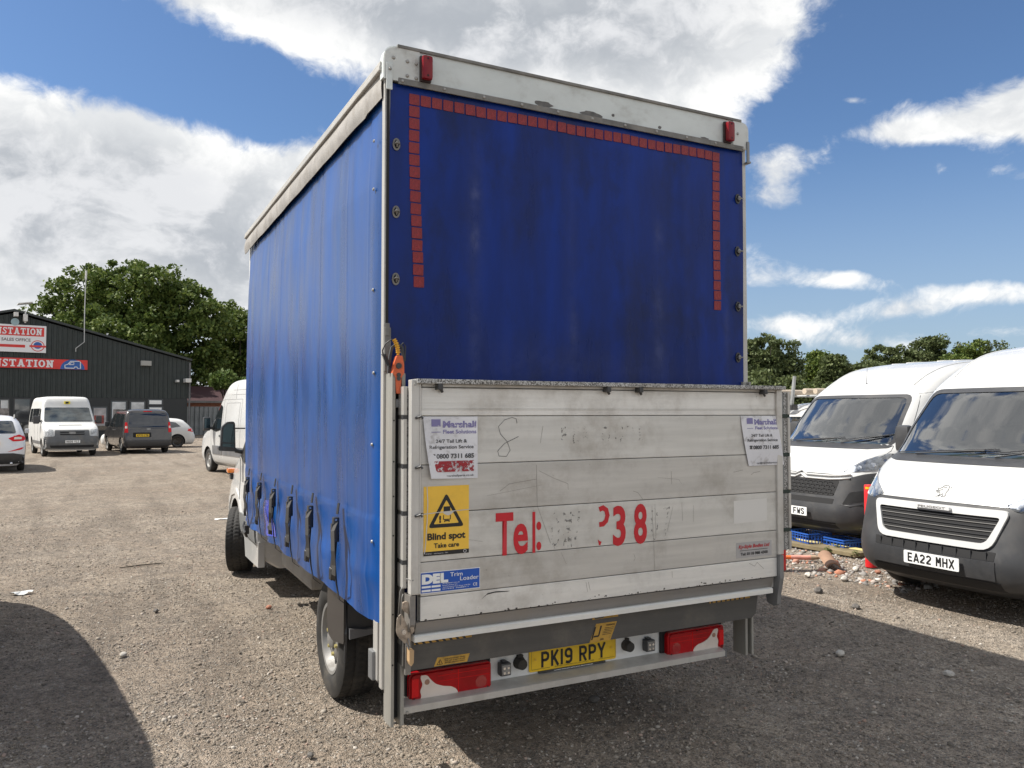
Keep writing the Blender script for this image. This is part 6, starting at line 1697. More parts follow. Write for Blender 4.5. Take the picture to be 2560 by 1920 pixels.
# ---- turnbuckle fasteners
def fastener(x, z, side):
    e = empty('turnbuckle', (x-TO[0], cy_rear(x, z)-.012, z)); e.parent = truck
    q = MB(); n = 26
    o_ = [(.019*math.cos(2*math.pi*i/n), .030*math.sin(2*math.pi*i/n)) for i in range(n)]; i_ = [(.011*math.cos(2*math.pi*i/n), .021*math.sin(2*math.pi*i/n)) for i in range(n)]
    q.add([(a, -.005, b) for a, b in o_]+[(a, -.005, b) for a, b in i_]+[(a, 0, b) for a, b in o_]+[(a, 0, b) for a, b in i_],
          [(i, (i+1) % n, (i+1) % n+n, i+n) for i in range(n)]+[(i, i+2*n, (i+1) % n+2*n, (i+1) % n) for i in range(n)]+[(i+n, (i+1) % n+n, (i+1) % n+3*n, i+3*n) for i in range(n)])
    q.build('eyelet', M['black_plastic'] if side else m_strip, e)
    q = MB(); q.prism([(a*.95, b*.95) for a, b in i_], 'y', -.002, -.001); q.build('eyelet_recess', M['dark'], e)
    q = MB(); q.cyl((0, 0, 0), (0, -.016, 0), .006, seg=8)
    if side: q.bx(-.004, .024, -.024, -.015, -.004, .004, .002); q.bx(-.010, .006, -.022, -.014, -.012, .012, .002)
    else: q.tube([(-.012, -.012, -.002), (-.006, -.022, .003), (.006, -.022, .003), (.012, -.012, -.002)], .004, seg=6); q.tube([(0, -.01, -.016), (.002, -.016, 0), (0, -.01, .016)], .004, seg=6)
    q.build('turn_clip', M['silver'] if not side else m_gal, e, smooth=True)
for z in (3.048, 2.72, 2.396): fastener(.053, z, 0)
for x, z in ((2.212, 3.049), (2.207, 2.729), (2.206, 2.394), (2.202, 2.087)): fastener(x, z, 1)
# ---- marker lamps
for x in (.190, 2.113):
    q = TB(); q.bx(x-.030, x+.030, -.052, -.036, 3.366, 3.494, .010); lb = q.build('marker_lamp', mat('lamp_base', (.03, .012, .012), .5), truck, smooth=True, angle=40)
    q = TB(); q.bx(x-.026, x+.028, -.082, -.050, 3.371, 3.489, .014); ln = q.build('lens', mat('marker_red', (.20, .003, .010), .25, spec=.4), lb, smooth=True, angle=40)
    q = TB()
    for z in (3.388, 3.472): q.cyl((x, -.083, z), (x, -.079, z), .005, seg=8)
    q.build('lens_screw', M['dark'], lb)

# ---- lift columns
m_colm = alu('column_alu', (.33, .32, .29), rough=.5, sx=(8, 8, .6), dirt=.6)
def column(x0, mirror):
    s = -1 if mirror else 1
    yy = -.02 if mirror else -.10
    q = TB()
    def bx(a, b_, y0, y1, z0, z1, b=.002): q.bx(x0+s*a, x0+s*b_, y0, y1, z0, z1, b)
    bx(0, .016, yy-.012, yy+.095, .318, 1.941, .003); bx(.016, .046, yy+.080, yy+.095, .318, 1.941, 0); bx(.046, .064, yy-.012, yy+.095, .318, 1.941, .003)
    c = q.build('lift_column', m_colm, truck)
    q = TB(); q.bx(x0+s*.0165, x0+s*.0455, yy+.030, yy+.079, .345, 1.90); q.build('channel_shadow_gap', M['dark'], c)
    if not mirror:
        q = TB()
        for z in (1.72, 1.53, 1.37, 1.19, .83, .60): q.cyl((x0+.008, yy-.0135, z), (x0+.008, yy-.012, z), .004, seg=8)
        q.build('bolt_holes', M['dark'], c, kind='stuff')
    return c
column(.008, False); column(2.290, True)
# sliding carriages between column and platform
for s, xa in ((1, .045), (-1, 2.418)):
    segs = [(1.877, 1.745), (1.727, 1.520), (1.500, 1.305), (1.285, 1.082), (1.062, .955)]
    yy = -.105 if s > 0 else -.205
    for z1, z0 in segs:
        q = TB(); q.bx(xa, xa+s*.017, yy-.060 if s > 0 else yy-.01, yy+.02, z0, z1, .002); c = q.build('carriage_strip', m_post, truck)
        q = TB(); q.bx(xa+s*.0175, xa+s*.042, (yy-.052) if s > 0 else yy, yy+.02, z0, z1, .001); q.build('grip_strip', m_speck, c)
    q = TB(); q.bx(xa+s*.0425, xa+s*.060, yy-.03 if s > 0 else yy, yy+.02, .955, 1.870, .002); q.build('carriage_back', m_gal, truck)
    for z in (1.736, 1.510, 1.295, 1.072):
        q = TB(); q.bx(xa-.002 if s > 0 else xa-.055, xa+.055 if s > 0 else xa+.002, yy-.058 if s > 0 else yy-.004, yy-.03 if s > 0 else yy+.01, z-.011, z+.011, .003); q.build('rubber_clip', M['black_plastic'] if s > 0 else mat('clip_green', (.010, .025, .018), .5), truck)
# rubber clips wrap onto the frame
for z in (1.735, 1.508, 1.290):
    q = TB(); q.tube([(.085, -.215, z-.004), (.105, -.232, z+.004), (.112, -.236, z-.006)], .006, seg=6); q.build('rubber_clip', M['black_plastic'], truck)

# ---- folded tail-lift platform
plat = empty('tail_lift_platform', (0, 0, 0)); plat.parent = truck
PO = TO
def PB(): return MB(off=PO)
def plank(z0, z1, name='plank', x0=.117, x1=2.314, m=m_plat, y=-.200, th=.03):
    q = PB(); q.bx(x0, x1, y, y+th, z0+.0016, z1-.0016, .0028); return q.build(name, m, plat)
m_pl2 = alu('platform_alu_dull', (.55, .535, .505), dirt=.6); m_pl3 = alu('platform_alu_bright', (.74, .73, .70), dirt=.45)
for z1, z0, mm in ((1.873, 1.741, m_pl3), (1.741, 1.516, m_plat), (1.516, 1.295, m_pl2), (1.295, 1.073, m_plat), (1.073, .917, m_pl2), (.917, .806, m_pl3)): plank(z0, z1, m=mm)
# fine ridges in the top board
q = PB()
for z in (1.768, 1.772, 1.776): q.bx(.118, 2.313, -.2015, -.199, z, z+.0015)
q.build('board_ridges', m_plat, plat)
q = PB(); q.bx(.114, 2.316, -.168, -.160, .74, 1.90); q.build('core', m_frame, plat)
q = PB(); q.prism([(-.199, .803), (-.176, .744), (-.140, .744), (-.160, .803)], 'x', .098, 2.290); q.build('bevel_board', alu('bevel_alu_shaded', (.27, .255, .24), dirt=.5), plat)  # faces downward; its shade is put into the darker base colour
q = PB(); q.prism([(-.204, .716), (-.204, .740), (-.196, .745), (-.140, .743), (-.140, .716)], 'x', .088, 2.276); q.build('lip_bar', alu('lip_alu', (.76, .76, .73), dirt=.2), plat)
q = PB(); q.bx(.066, .113, -.214, -.165, .932, 1.908, .004); q.build('side_frame', m_frame, plat)
q = PB(); q.bx(.104, .110, -.217, -.2145, .935, 1.90, .001); q.build('frame_bead', m_frame, plat)
q = PB(); q.bx(2.314, 2.356, -.214, -.165, .932, 1.890, .004); q.build('side_frame', m_frame, plat)
q = PB(); q.prism([(-.215, .930), (-.215, .80), (-.165, .735), (-.155, .56), (-.130, .56), (-.130, .93)], 'x', .062, .088); q.build('end_cap', alu('cap_alu', (.22, .21, .20), dirt=.5), plat)
q = PB(); q.prism([(-.222, .930), (-.222, .80), (-.200, .70), (-.195, .645), (-.170, .63), (-.120, .64), (-.100, .70), (-.120, .93)], 'x', 2.316, 2.345); q.build('end_cap', m_gal, plat)
q = PB(); q.bx(.085, 2.360, -.242, -.160, 1.889, 1.911, .003); q.build('top_bar', m_speck, plat)
q = PB(); q.bx(.12, 2.312, -.205, -.17, 1.876, 1.888); q.build('top_bar_lower', m_frame, plat)
for x in (.195, 1.122, 1.325, 2.20):
    q = PB(); q.bx(x-.012, x+.012, -.246, -.20, 1.862, 1.888, .003); q.tube([(x, -.21, 1.880), (x+.014, -.215, 1.862), (x+.022, -.212, 1.852)], .007, seg=6); q.build('bar_clip', M['black_plastic'], plat)
q = PB(); q.cyl((.075, -.233, 1.885), (.075, -.240, 1.885), .007, seg=8); q.build('frame_bolt', m_rivet, plat)
# stickers
def sticker(name, poly, m, y=-.2012, label=None, th=.0008):
    q = PB(); q.prism(poly, 'y', y, y+th); return q.build(name, m, plat, label=label)
def line(name, pts, r, m, par=plat, y=-.2008):
    q = PB()
    for i in range(len(pts)-1):
        a, b_ = Vector(pts[i]), Vector(pts[i+1]); d_ = (b_-a).normalized(); n_ = Vector((-d_.y, d_.x))*r
        yy_ = y-.00012*(i % 4)
        if r > .004: a = a-d_*r*.45; b_ = b_+d_*r*.45
        q.add([(a.x+n_.x, yy_, a.y+n_.y), (b_.x+n_.x, yy_, b_.y+n_.y), (b_.x-n_.x, yy_, b_.y-n_.y), (a.x-n_.x, yy_, a.y-n_.y)], [(0, 1, 2, 3)])
    return q.build(name, m, par, recalc=False)
m_lab = mat('label_paper', (.72, .72, .75), .6, vary=.08, dirt=(.25, .23, .21), dirt_amt=.7, dscale=14, dthr=(.5, .72))
m_lilac = decal_mat('faded_violet', (.22, .20, .42), .40, 60, .8); m_dk = mat('label_ink', (.06, .06, .065), .6)
def marshall(x0, x1, z1, z0, skew, right=False):
    # curled paper: left edge lifts off the board
    q = PB(); n, k = 14, 12; vs = []
    for i in range(n+1):
        for j in range(k+1):
            s_, t_ = i/n, j/k
            x = x0+(x1-x0)*s_+skew*t_**1.5*(1-s_*.0 if right else (1-s_))
            lift = (.018*(1-s_)**3*(t_**.6) if not right else .010*math.sin(t_*3)*(.4+s_))+.0015+.003*t_
            vs.append((x, -.2015-lift, z1+(z0-z1)*t_+(.006*(1-s_)**2*t_ if not right else 0)))
    k1 = k+1
    fs = [(i*k1+j, i*k1+j+1, (i+1)*k1+j+1, (i+1)*k1+j) for i in range(n) for j in range(k)]
    q.add(vs, fs)
    lb = q.build('service_label', m_lab, plat, smooth=True, label='curled white service label at the %s end of the platform' % ('right' if right else 'left'), recalc=True)
    w_ = x1-x0; cx_ = lambda t_: (x0+x1)/2+(skew*t_**1.5 if right else skew*t_**1.5*.3)
    def follow(o):
        for v in o.data.vertices:
            t_ = min(1, max(0, (z1-v.co.z)/(z1-z0))); s_ = min(1, max(0, (v.co.x+TO[0]-x0-(skew*t_**1.5 if right else 0))/(x1-x0)))
            lift = (.018*(1-s_)**3*(t_**.6) if not right else .010*math.sin(t_*3)*(.4+s_))+.0015+.003*t_
            v.co.y = -.2015-lift-.0016
        return o
    def tx(s, m, t_, h, w, al='CENTER', dx=0, bold=.02):
        follow(T_text('lettering', s, m, lb, cx_(t_)+dx, z1+(z0-z1)*t_-h/2, -.2015, h=h, w=w, align=al, bold=bold))
    tx('Marshall', m_lilac, .12, .030, w_*.62, dx=w_*.16, bold=.045); tx('Fleet Solutions', m_lilac, .24, .018, w_*.62, dx=w_*.16, bold=.03)
    q = PB(); xx = cx_(.15)-w_*.36; yv = -.2015-.008-(.012 if right else 0)
    q.add([(xx, yv, z1-.012), (xx+w_*.17, yv, z1-.012), (xx+w_*.17, yv, z1-.046), (xx, yv, z1-.046)], [(0, 1, 2, 3)]); q.add([(xx, yv, z1-.070), (xx+w_*.17, yv, z1-.070), (xx+w_*.17, yv, z1-.073), (xx, yv, z1-.073)], [(0, 1, 2, 3)]); follow(q.build('emblem', m_lilac, lb, recalc=False, kind='stuff'))
    tx('24/7 Tail Lift &', m_dk, .39, .016, w_*.58); tx('Refrigeration Service', m_dk, .485, .016, w_*.82); tx('0800 7311 685', m_dk, .63, .021, w_*.70, dx=w_*.06, bold=.035)
    q = PB(); xx = cx_(.63)-w_*.385; zz = z1+(z0-z1)*.63; q.add([(xx, yv, zz-.010), (xx+.020, yv, zz-.010), (xx+.016, yv, zz+.003), (xx+.022, yv, zz+.003), (xx+.020, yv, zz+.010), (xx, yv, zz+.010), (xx-.002, yv, zz+.003), (xx+.004, yv, zz+.003)], [tuple(range(8))]); follow(q.build('telephone_symbol', m_dk, lb, recalc=False))
    if not right:
        q = PB(); z_ = z1+(z0-z1)*.80; xx = cx_(.8); q.add([(xx-w_*.38, yv, z_-.024), (xx+w_*.40, yv, z_-.024), (xx+w_*.40, yv, z_+.026), (xx-w_*.38, yv, z_+.026)], [(0, 1, 2, 3)]); follow(q.build('red_band', decal_mat('worn_red', (.33, .02, .03), .46, 45, 1.0), lb, recalc=False))
    tx('rpc@marshallparts.co.uk', m_dk, .945, .010, w_*.66, dx=w_*.06, bold=.01)
marshall(.125, .400, 1.738, 1.448, .034)
marshall(2.045, 2.318, 1.738, 1.452, .054, True)
# yellow warning sticker
m_yel = mat('warning_yellow', (.88, .54, .06), .5, vary=.06, dirt=(.35, .24, .08), dirt_amt=.35, dscale=5)
bs = sticker('blind_spot_sticker', [(.130, 1.100), (.357, 1.100), (.357, 1.417), (.130, 1.417)], m_yel, label='yellow and black warning sticker with a triangle')
Y1 = -.2020; Y2 = -.2024
def flat(name, pts, m, par, y): q = PB(); q.add([(a, y, b) for a, b in pts], [tuple(range(len(pts)))]); return q.build(name, m, par, recalc=False)
tri = rpoly([(.152, 1.226), (.333, 1.226), (.2425, 1.385)], .018, 4); tin = rpoly([(.180, 1.243), (.305, 1.243), (.2425, 1.352)], .006, 4)
flat('warning_triangle', tri, M['ink'], bs, Y1); flat('warning_triangle_field', tin, m_yel, bs, Y2)
flat('lorry_symbol', [(.228, 1.290), (.262, 1.290), (.262, 1.322), (.228, 1.322)], M['ink'], bs, -.2028)
line('lorry_symbol', [(.228, 1.282), (.228, 1.262), (.262, 1.262), (.262, 1.282)], .0022, M['ink'], bs, -.2028); line('lorry_symbol', [(.234, 1.258), (.234, 1.250)], .003, M['ink'], bs, -.2028); line('lorry_symbol', [(.256, 1.258), (.256, 1.250)], .003, M['ink'], bs, -.2028); line('lorry_symbol', [(.236, 1.256), (.254, 1.256)], .003, M['ink'], bs, -.2028)
T_text('lettering', '!', M['ink'], bs, .206, 1.250, -.2028, h=.030, bold=.06)
T_text('lettering', 'Blind spot', M['ink'], bs, .2435, 1.172, -.2022, h=.031, w=.190, bold=.035, align='CENTER')
T_text('lettering', 'Take care', M['ink'], bs, .2435, 1.134, -.2022, h=.022, w=.126, bold=.025, align='CENTER')
flat('footer_band', [(.130, 1.100), (.357, 1.100), (.357, 1.119), (.130, 1.119)], M['ink'], bs, Y1)
T_text('lettering', 'INTERNAL  -  www.freepost.net  -  2015', m_lab, bs, .140, 1.107, -.2026, h=.005, w=.11)
q = PB(); q.tube([(.336+.007*math.cos(a), -.2026, 1.110+.007*math.sin(a)) for a in [2*math.pi*i/16 for i in range(17)]], .0012, seg=4); q.build('footer_logo', m_lab, bs)
line('torn_strip', [(.146, 1.417), (.150, 1.34), (.147, 1.26), (.140, 1.16), (.134, 1.11)], .0022, m_plat, bs, -.2030); line('torn_strip', [(.130, 1.292), (.20, 1.296), (.357, 1.302)], .0018, m_plat, bs, -.2030)
flat('torn_patch', [(.226, 1.291), (.240, 1.283), (.252, 1.280), (.268, 1.286), (.280, 1.297), (.262, 1.300), (.230, 1.299)], m_plat, bs, -.2032)
# blue maker's plate
dl = sticker('makers_plate', [(.1145, .930), (.415, .930), (.415, 1.027), (.1145, 1.027)], M['plate_white'], label='blue maker\'s plate DEL Trim Loader')
m_bl = mat('plate_blue', (.012, .085, .42), .35, vary=.06)
flat('plate_field', [(.1175, .933), (.412, .933), (.412, 1.024), (.1175, 1.024)], m_bl, dl, -.2020)
T_text('lettering', 'DEL', M['plate_white'], dl, .122, .976, -.2026, h=.040, w=.130, bold=.075)
T_text('lettering', 'Trim', M['plate_white'], dl, .262, .997, -.2026, h=.020, w=.062, bold=.004); T_text('lettering', 'Loader', M['plate_white'], dl, .312, .975, -.2026, h=.020, w=.095, bold=.004)
for a, b_ in ((.122, .166), (.170, .214)):
    for z in (.955, .938): flat('blank_field', [(a, z), (b_, z), (b_, z+.009), (a, z+.009)], M['plate_white'], dl, -.2025)
for i, s in enumerate(('DEL EQUIPMENT (U.K) LTD', 'Broadway Business Park', 'Windrush Industrial Park, Witney, OX29 7EX', '01993 708811')): T_text('lettering', s, M['plate_white'], dl, .224, .9665-i*.0085, -.2026, h=.0042, w=(.085, .075, .14, .13)[i], bold=.01)
T_text('lettering', 'CE', M['plate_white'], dl, .378, .944, -.2026, h=.014, w=.022, bold=.01)
# red lettering
m_rl = mat('letter_red', (.50, .010, .020), .45, vary=.1)
def condensed(s, x0, x1, z0, z1, m=m_rl, b=.03): return T_text('lettering', s, m, plat, x0, z0, -.2012, h=(z1-z0), w=x1-x0, bold=b)
condensed('T', .497, .592, 1.079, 1.280, b=.03); condensed('e', .592, .672, 1.080, 1.288, b=.025); condensed('l', .697, .713, 1.079, 1.275, b=.03)
for z in (1.102, 1.200): flat('lettering', [(.733+.0135*math.cos(2*math.pi*i/20), z+.021*math.sin(2*math.pi*i/20)) for i in range(20)], m_rl, plat, -.2014)
condensed('3', 1.170, 1.250, 1.077, 1.276); condensed('8', 1.302, 1.386, 1.077, 1.279)
line('lettering', [(1.092, 1.262), (1.110, 1.268), (1.130, 1.255), (1.137, 1.228), (1.128, 1.200), (1.110, 1.185), (1.092, 1.184)], .0125, m_rl, plat, -.2012)
flat('lettering', [(1.077, 1.108), (1.092, 1.098), (1.100, 1.096), (1.092, 1.077), (1.084, 1.080)], m_rl, plat, -.2012)
# ghosts of removed letters and marker scrawl
gh = decal_mat('ghost_lettering', (.19, .185, .175), .565, 44, .7); gh2 = decal_mat('ghost_faint', (.24, .23, .21), .55, 30, .6)
for s, x, w_ in (('P', .862, .036), ('E', .930, .034), ('R', .990, .036), ('D', 1.105, .050), ('U', 1.185, .05), ('P', 1.262, .04), ('L', 1.338, .03)):
    T_text('ghost_letter', s, gh, plat, x, 1.603, -.2010, h=.088, w=w_, bold=.01)
for s, x in (('0', .80), ('1', .872), ('7', .925), ('0', 1.41), ('7', 1.49)): T_text('ghost_letter', s, gh, plat, x, 1.082, -.2010, h=.19, w=.05, bold=-.005)
q = PB(); q.tube([(.612, -.2006, 1.705), (.608, -.2006, 1.727), (.585, -.2006, 1.733), (.545, -.2006, 1.722), (.512, -.2006, 1.690), (.522, -.2006, 1.655), (.560, -.2006, 1.615), (.575, -.2006, 1.575), (.555, -.2006, 1.545), (.515, -.2006, 1.548), (.508, -.2006, 1.572), (.545, -.2006, 1.608), (.620, -.2006, 1.640)], .0016, seg=4); q.build('marker_scrawl', mat('scrawl', (.14, .14, .14), .7), plat)
m_scr = mat('scratch', (.20, .18, .16), .6)
for pl, r_ in (([(.742, 1.606), (.757, 1.690)], .0007), ([(.52, 1.38), (.57, 1.412), (.72, 1.430)], .0008), ([(.72, 1.50), (.724, 1.30), (.80, 1.11)], .0008), ([(.735, 1.47), (.82, 1.43), (.90, 1.40), (.902, 1.37)], .0007), ([(.45, 1.36), (.75, 1.40)], .0005),
               ([(1.30, 1.345), (1.33, 1.335), (1.36, 1.30)], .0009), ([(1.55, 1.44), (1.552, 1.37)], .0009), ([(1.46, 1.41), (1.60, 1.395), (1.62, 1.37)], .0005), ([(1.99, 1.42), (2.06, 1.430)], .0009), ([(2.12, 1.40), (2.14, 1.412), (2.19, 1.418)], .0009),
               ([(1.42, 1.26), (1.43, 1.08), (1.435, .92)], .0007), ([(1.44, 1.27), (1.445, 1.09)], .0006), ([(1.56, 1.25), (1.52, 1.12)], .0007), ([(2.10, .90), (2.14, .88), (2.16, .90), (2.21, .86)], .0009), ([(1.005, .90), (1.015, .85)], .0008), ([(1.02, .90), (1.03, .855)], .0008),
               ([(1.55, .905), (1.552, .87)], .0008), ([(.86, 1.06), (.89, 1.0)], .0005), ([(1.30, 1.02), (1.31, .995), (1.30, .98)], .0006), ([(1.70, 1.25), (1.70, 1.16)], .0005), ([(1.62, 1.27), (1.625, 1.17)], .0006), ([(.35, 1.20), (.357, 1.16), (.43, 1.145)], .0004)):
    line('scratch', pl, r_, m_scr)
flat('dent_crack', [(.418, .872), (.450, .893), (.490, .899), (.560, .897), (.575, .899), (.50, .905), (.455, .900)], M['dark'], plat, -.2009)
flat('clean_patch', [(1.99, 1.13), (2.24, 1.135), (2.24, 1.262), (1.99, 1.258)], mat('clean_alu', (.66, .645, .615), .45), plat, -.2004)
ky = sticker('bodybuilder_plate', [(2.004, .934), (2.272, .934), (2.272, 1.021), (2.004, 1.021)], mat('plate_silver', (.42, .42, .43), .4, metal=.4, vary=.1), label='small silver bodybuilder plate at the lower right of the platform')
T_text('lettering', 'Ky-Style Bodies Ltd', m_rl, ky, 2.138, .988, -.2022, h=.020, w=.235, bold=.02, align='CENTER', shear=.3)
T_text('lettering', 'Tel: 0118 988 4300', M['ink'], ky, 2.138, .948, -.2022, h=.016, w=.205, bold=.025, align='CENTER')
line('rule', [(2.03, .975), (2.24, .975)], .0012, M['ink'], ky, -.2022)
# weld grime along the bevel
for i in range(70):
    x = .13+2.1*random.random()**.8; z = .806+abs(random.gauss(0, .007)); r_ = .0015+.003*random.random()
    if i == 0: grime = flat('chip', [(-.003, 0), (-.001, .003), (.003, .002), (.002, -.002)], mat('chip_dark', (.06, .05, .045), .8), plat, 0.0); grime.data.transform(Matrix.Translation(Vector(TO))); grime.location = (x-TO[0], -.2010, z); grime.scale = (r_*500, 1, r_*400)
    else: share('chip', grime, plat, (x-TO[0], -.2010, z), scale=(r_*500, 1, r_*400))

# ---- latch and chain at the left of the platform
lt = empty('latch', (0, 0, 0)); lt.parent = truck
m_lat = mat('latch_steel', (.42, .36, .30), .42, metal=.65, vary=.3, vscale=20, dirt=(.15, .09, .05), dirt_amt=.7, dscale=16)
q = TB(); q.prism(rpoly([(.012, .830), (.032, .850), (.075, .760), (.078, .720), (.062, .700), (.018, .745), (.008, .770)], .008), 'y', -.185, -.178); q.build('latch_plate', m_lat, lt)
q = TB(); q.prism(rpoly([(.034, .900), (.055, .905), (.078, .875), (.084, .835), (.072, .82), (.062, .845), (.040, .86), (.032, .87)], .006), 'y', -.200, -.186); q.build('latch_hook', m_lat, lt)
q = TB(); q.prism(rpoly([(.062, .815), (.082, .800), (.088, .770), (.074, .755), (.068, .780)], .004), 'y', -.205, -.197); q.build('latch_tongue', m_lat, lt)
q = TB(); q.cyl((.043, -.187, .765), (.043, -.19, .765), .011, seg=14); q.build('latch_boss', M['chrome'], lt, smooth=True, angle=30)
q = TB(); q.tube([(.014, -.19, .835), (.018, -.205, .955), (.028, -.206, .972), (.040, -.205, .965)], .0022, seg=6); q.tube([(.026, -.19, .80), (.027, -.20, .92), (.034, -.20, .94)], .0018, seg=6); q.tube([(.064, -.19, .735), (.068, -.20, .70), (.062, -.20, .688), (.054, -.19, .715)], .003, seg=6); q.build('latch_wire', M['silver'], lt, smooth=True)
q = TB(); q.prism(rpoly([(.066, .690), (.088, .682), (.086, .625), (.074, .610), (.066, .63)], .004), 'y', -.20, -.165); q.build('bracket', mat('ochre_bracket', (.45, .30, .16), .6, vary=.2), lt)
q = TB(); q.tube([(.05, -.19, 1.004), (.075, -.215, .998), (.092, -.205, 1.012), (.080, -.19, 1.02)], .003, seg=5); q.build('wire_tie', M['silver'], lt)

# ---- handset on its bracket
ct = empty('lift_handset', (0, 0, 0)); ct.parent = truck
m_or = mat('handset_orange', (.62, .12, .04), .5, vary=.1, dirt=(.2, .06, .03), dirt_amt=.4, dscale=30)
q = TB(); q.prism(rpoly([(.026, 1.845), (.046, 1.845), (.050, 1.92), (.064, 1.94), (.062, 1.985), (.054, 2.022), (.028, 2.022), (.016, 1.985), (.008, 1.94), (.022, 1.92)], .006), 'y', -.118, -.085); q.build('handset_body', m_or, ct, smooth=True, angle=35)
q = TB(); q.cyl((.036, -.118, 1.974), (.036, -.123, 1.974), .014, seg=16); q.cyl((.036, -.118, 1.932), (.036, -.123, 1.932), .010, seg=16); q.cyl((.036, -.118, 1.915), (.036, -.122, 1.915), .010, seg=12); q.build('button', M['black_plastic'], ct)
q = TB()
cp = [(.020, -.10, 2.095), (.027, -.103, 2.084), (.032, -.105, 2.070), (.036, -.105, 2.055), (.038, -.104, 2.040), (.038, -.102, 2.025)]
q.tube(cp, .0065, seg=8)
for i in range(7):
    a = i/7*(len(cp)-1.2); j = int(a); c = Vector(cp[j]).lerp(Vector(cp[j+1]), a-j); d_ = (Vector(cp[j+1])-Vector(cp[j])).normalized(); q.cyl(c-d_*.003, c+d_*.003, .0105, seg=10)
q.build('strain_relief', mat('coil_yellow', (.70, .36, .02), .5), ct, smooth=True, angle=40)
q = TB(); q.tube([(.020, -.10, 2.097), (.004, -.10, 2.096), (-.020, -.095, 2.078), (-.034, -.09, 2.045), (-.030, -.085, 2.030)], .003, seg=6)
for i in range(9): a = i*1.9; c = Vector((-.026+.028*i/9, -.085, 2.030-.055*i/9)); q.tube([c+Vector((.010*math.cos(t_), .008*math.sin(t_), -.001*t_)) for t_ in [2*math.pi*k_/8 for k_ in range(9)]], .0026, seg=5)
q.build('coiled_cable', M['black_plastic'], ct, smooth=True)
q = TB(); q.tube([(.002, -.075, 1.94), (.006, -.080, 2.02), (.014, -.082, 2.060), (.038, -.084, 2.080), (.064, -.082, 2.065), (.072, -.080, 2.02), (.070, -.075, 1.94)], 0, flat=(.006, .006)); q.tube([(.050, -.070, 2.060), (.075, -.070, 2.085), (.085, -.070, 2.07), (.083, -.07, 2.0)], .004, seg=6); q.build('handset_holder', M['black_plastic'], ct, smooth=True, angle=40)
q = TB(); q.bx(-.004, .028, -.030, -.020, 1.95, 2.16, .004); q.bx(.0, .02, -.034, -.028, 2.12, 2.18, .008); q.build('holder_plate', m_strip, ct)
q = TB(); q.bx(.030, .048, -.10, -.07, 1.78, 1.82, .003); q.build('slider_block', m_gal, ct)

# ---- under-run bar with its stickers
q = TB(); q.prism([(.056, .772), (.052, .60), (.075, .575), (2.165, .574), (2.195, .60), (2.211, .70), (2.211, .772)], 'y', -.15, -.06); ub = q.build('underrun_bar', m_bar, truck)
m_ylw = mat('hazard_yellow', (.45, .26, .04), .6, vary=.15, dirt=(.12, .09, .04), dirt_amt=.6, dscale=14)
def ub_flat(name, pts, m, y, par=None): q = TB(); q.add([(a, y, b_) for a, b_ in pts], [tuple(range(len(pts)))]); return q.build(name, m, par or ub, recalc=False)
for x0, x1 in ((.105, .395), (1.85, 2.15)):
    hs = ub_flat('hazard_strip', [(x0, .690), (x1, .690), (x1, .722), (x0, .722)], m_ylw, -.1510)
    k_ = 0; x = x0+.01
    while x < x1-.02: ub_flat('hazard_stripe', [(x, .690), (x+.014, .690), (x-.000, .706), (x-.014, .706)] if x0 < 1 else [(x, .690), (x+.012, .690), (x+.018, .722), (x+.006, .722)], M['ink'], -.1516, hs); x += .034
T_text('lettering', 'KEEP FEET CLEAR', M['ink'], hs, .20, .708, -.1518, h=.008, w=.12, bold=.02)
ub_flat('hazard_strip', [(1.075, .690), (1.235, .690), (1.235, .712), (1.075, .712)], m_ylw, -.1510); ub_flat('hazard_worn', [(1.09, .692), (1.14, .692), (1.15, .700), (1.11, .706), (1.085, .704)], m_bar, -.1517)
w1 = ub_flat('warning_label', [(.203, .578), (.372, .578), (.385, .615), (.220, .617)], m_ylw, -.1510)
line('warning_triangle', [(.218, .584), (.246, .584), (.234, .607), (.218, .584)], .0012, M['ink'], w1, -.1518)
T_text('lettering', '!', M['ink'], w1, .230, .586, -.1518, h=.014, bold=.04)
for i, s in enumerate(('ISOLATE POWER WHEN', 'TAIL LIFT IS NOT IN USE', 'BEFORE DRIVING AWAY')): T_text('lettering', s, M['ink'], w1, .256, .603-i*.009, -.1518, h=.0055, w=.105, bold=.015, shear=.2)
w2 = ub_flat('warning_label', [(1.056, .5745), (1.185, .5745), (1.228, .667), (1.098, .667)], m_ylw, -.1510)
ub_flat('platform_symbol', [(1.066, .588), (1.074, .588), (1.098, .652), (1.088, .652)], M['ink'], -.1518, w2); ub_flat('platform_symbol', [(1.080, .600), (1.112, .600), (1.114, .608), (1.084, .608)], M['ink'], -.1518, w2); ub_flat('platform_symbol', [(1.108, .604), (1.116, .604), (1.134, .655), (1.124, .655)], M['ink'], -.1518, w2)
T_text('lettering', 'WARNING', M['ink'], w2, 1.160, .650, -.1518, h=.009, w=.055, bold=.02, shear=.3)
for i in range(5): line('small_print', [(1.150-i*.004, .640-i*.008), (1.205-i*.004, .640-i*.008)], .0012, M['ink'], w2, -.1518)
T_text('lettering', 'DEL', M['ink'], w2, 1.120, .582, -.1518, h=.008, w=.024, bold=.03, shear=.3)

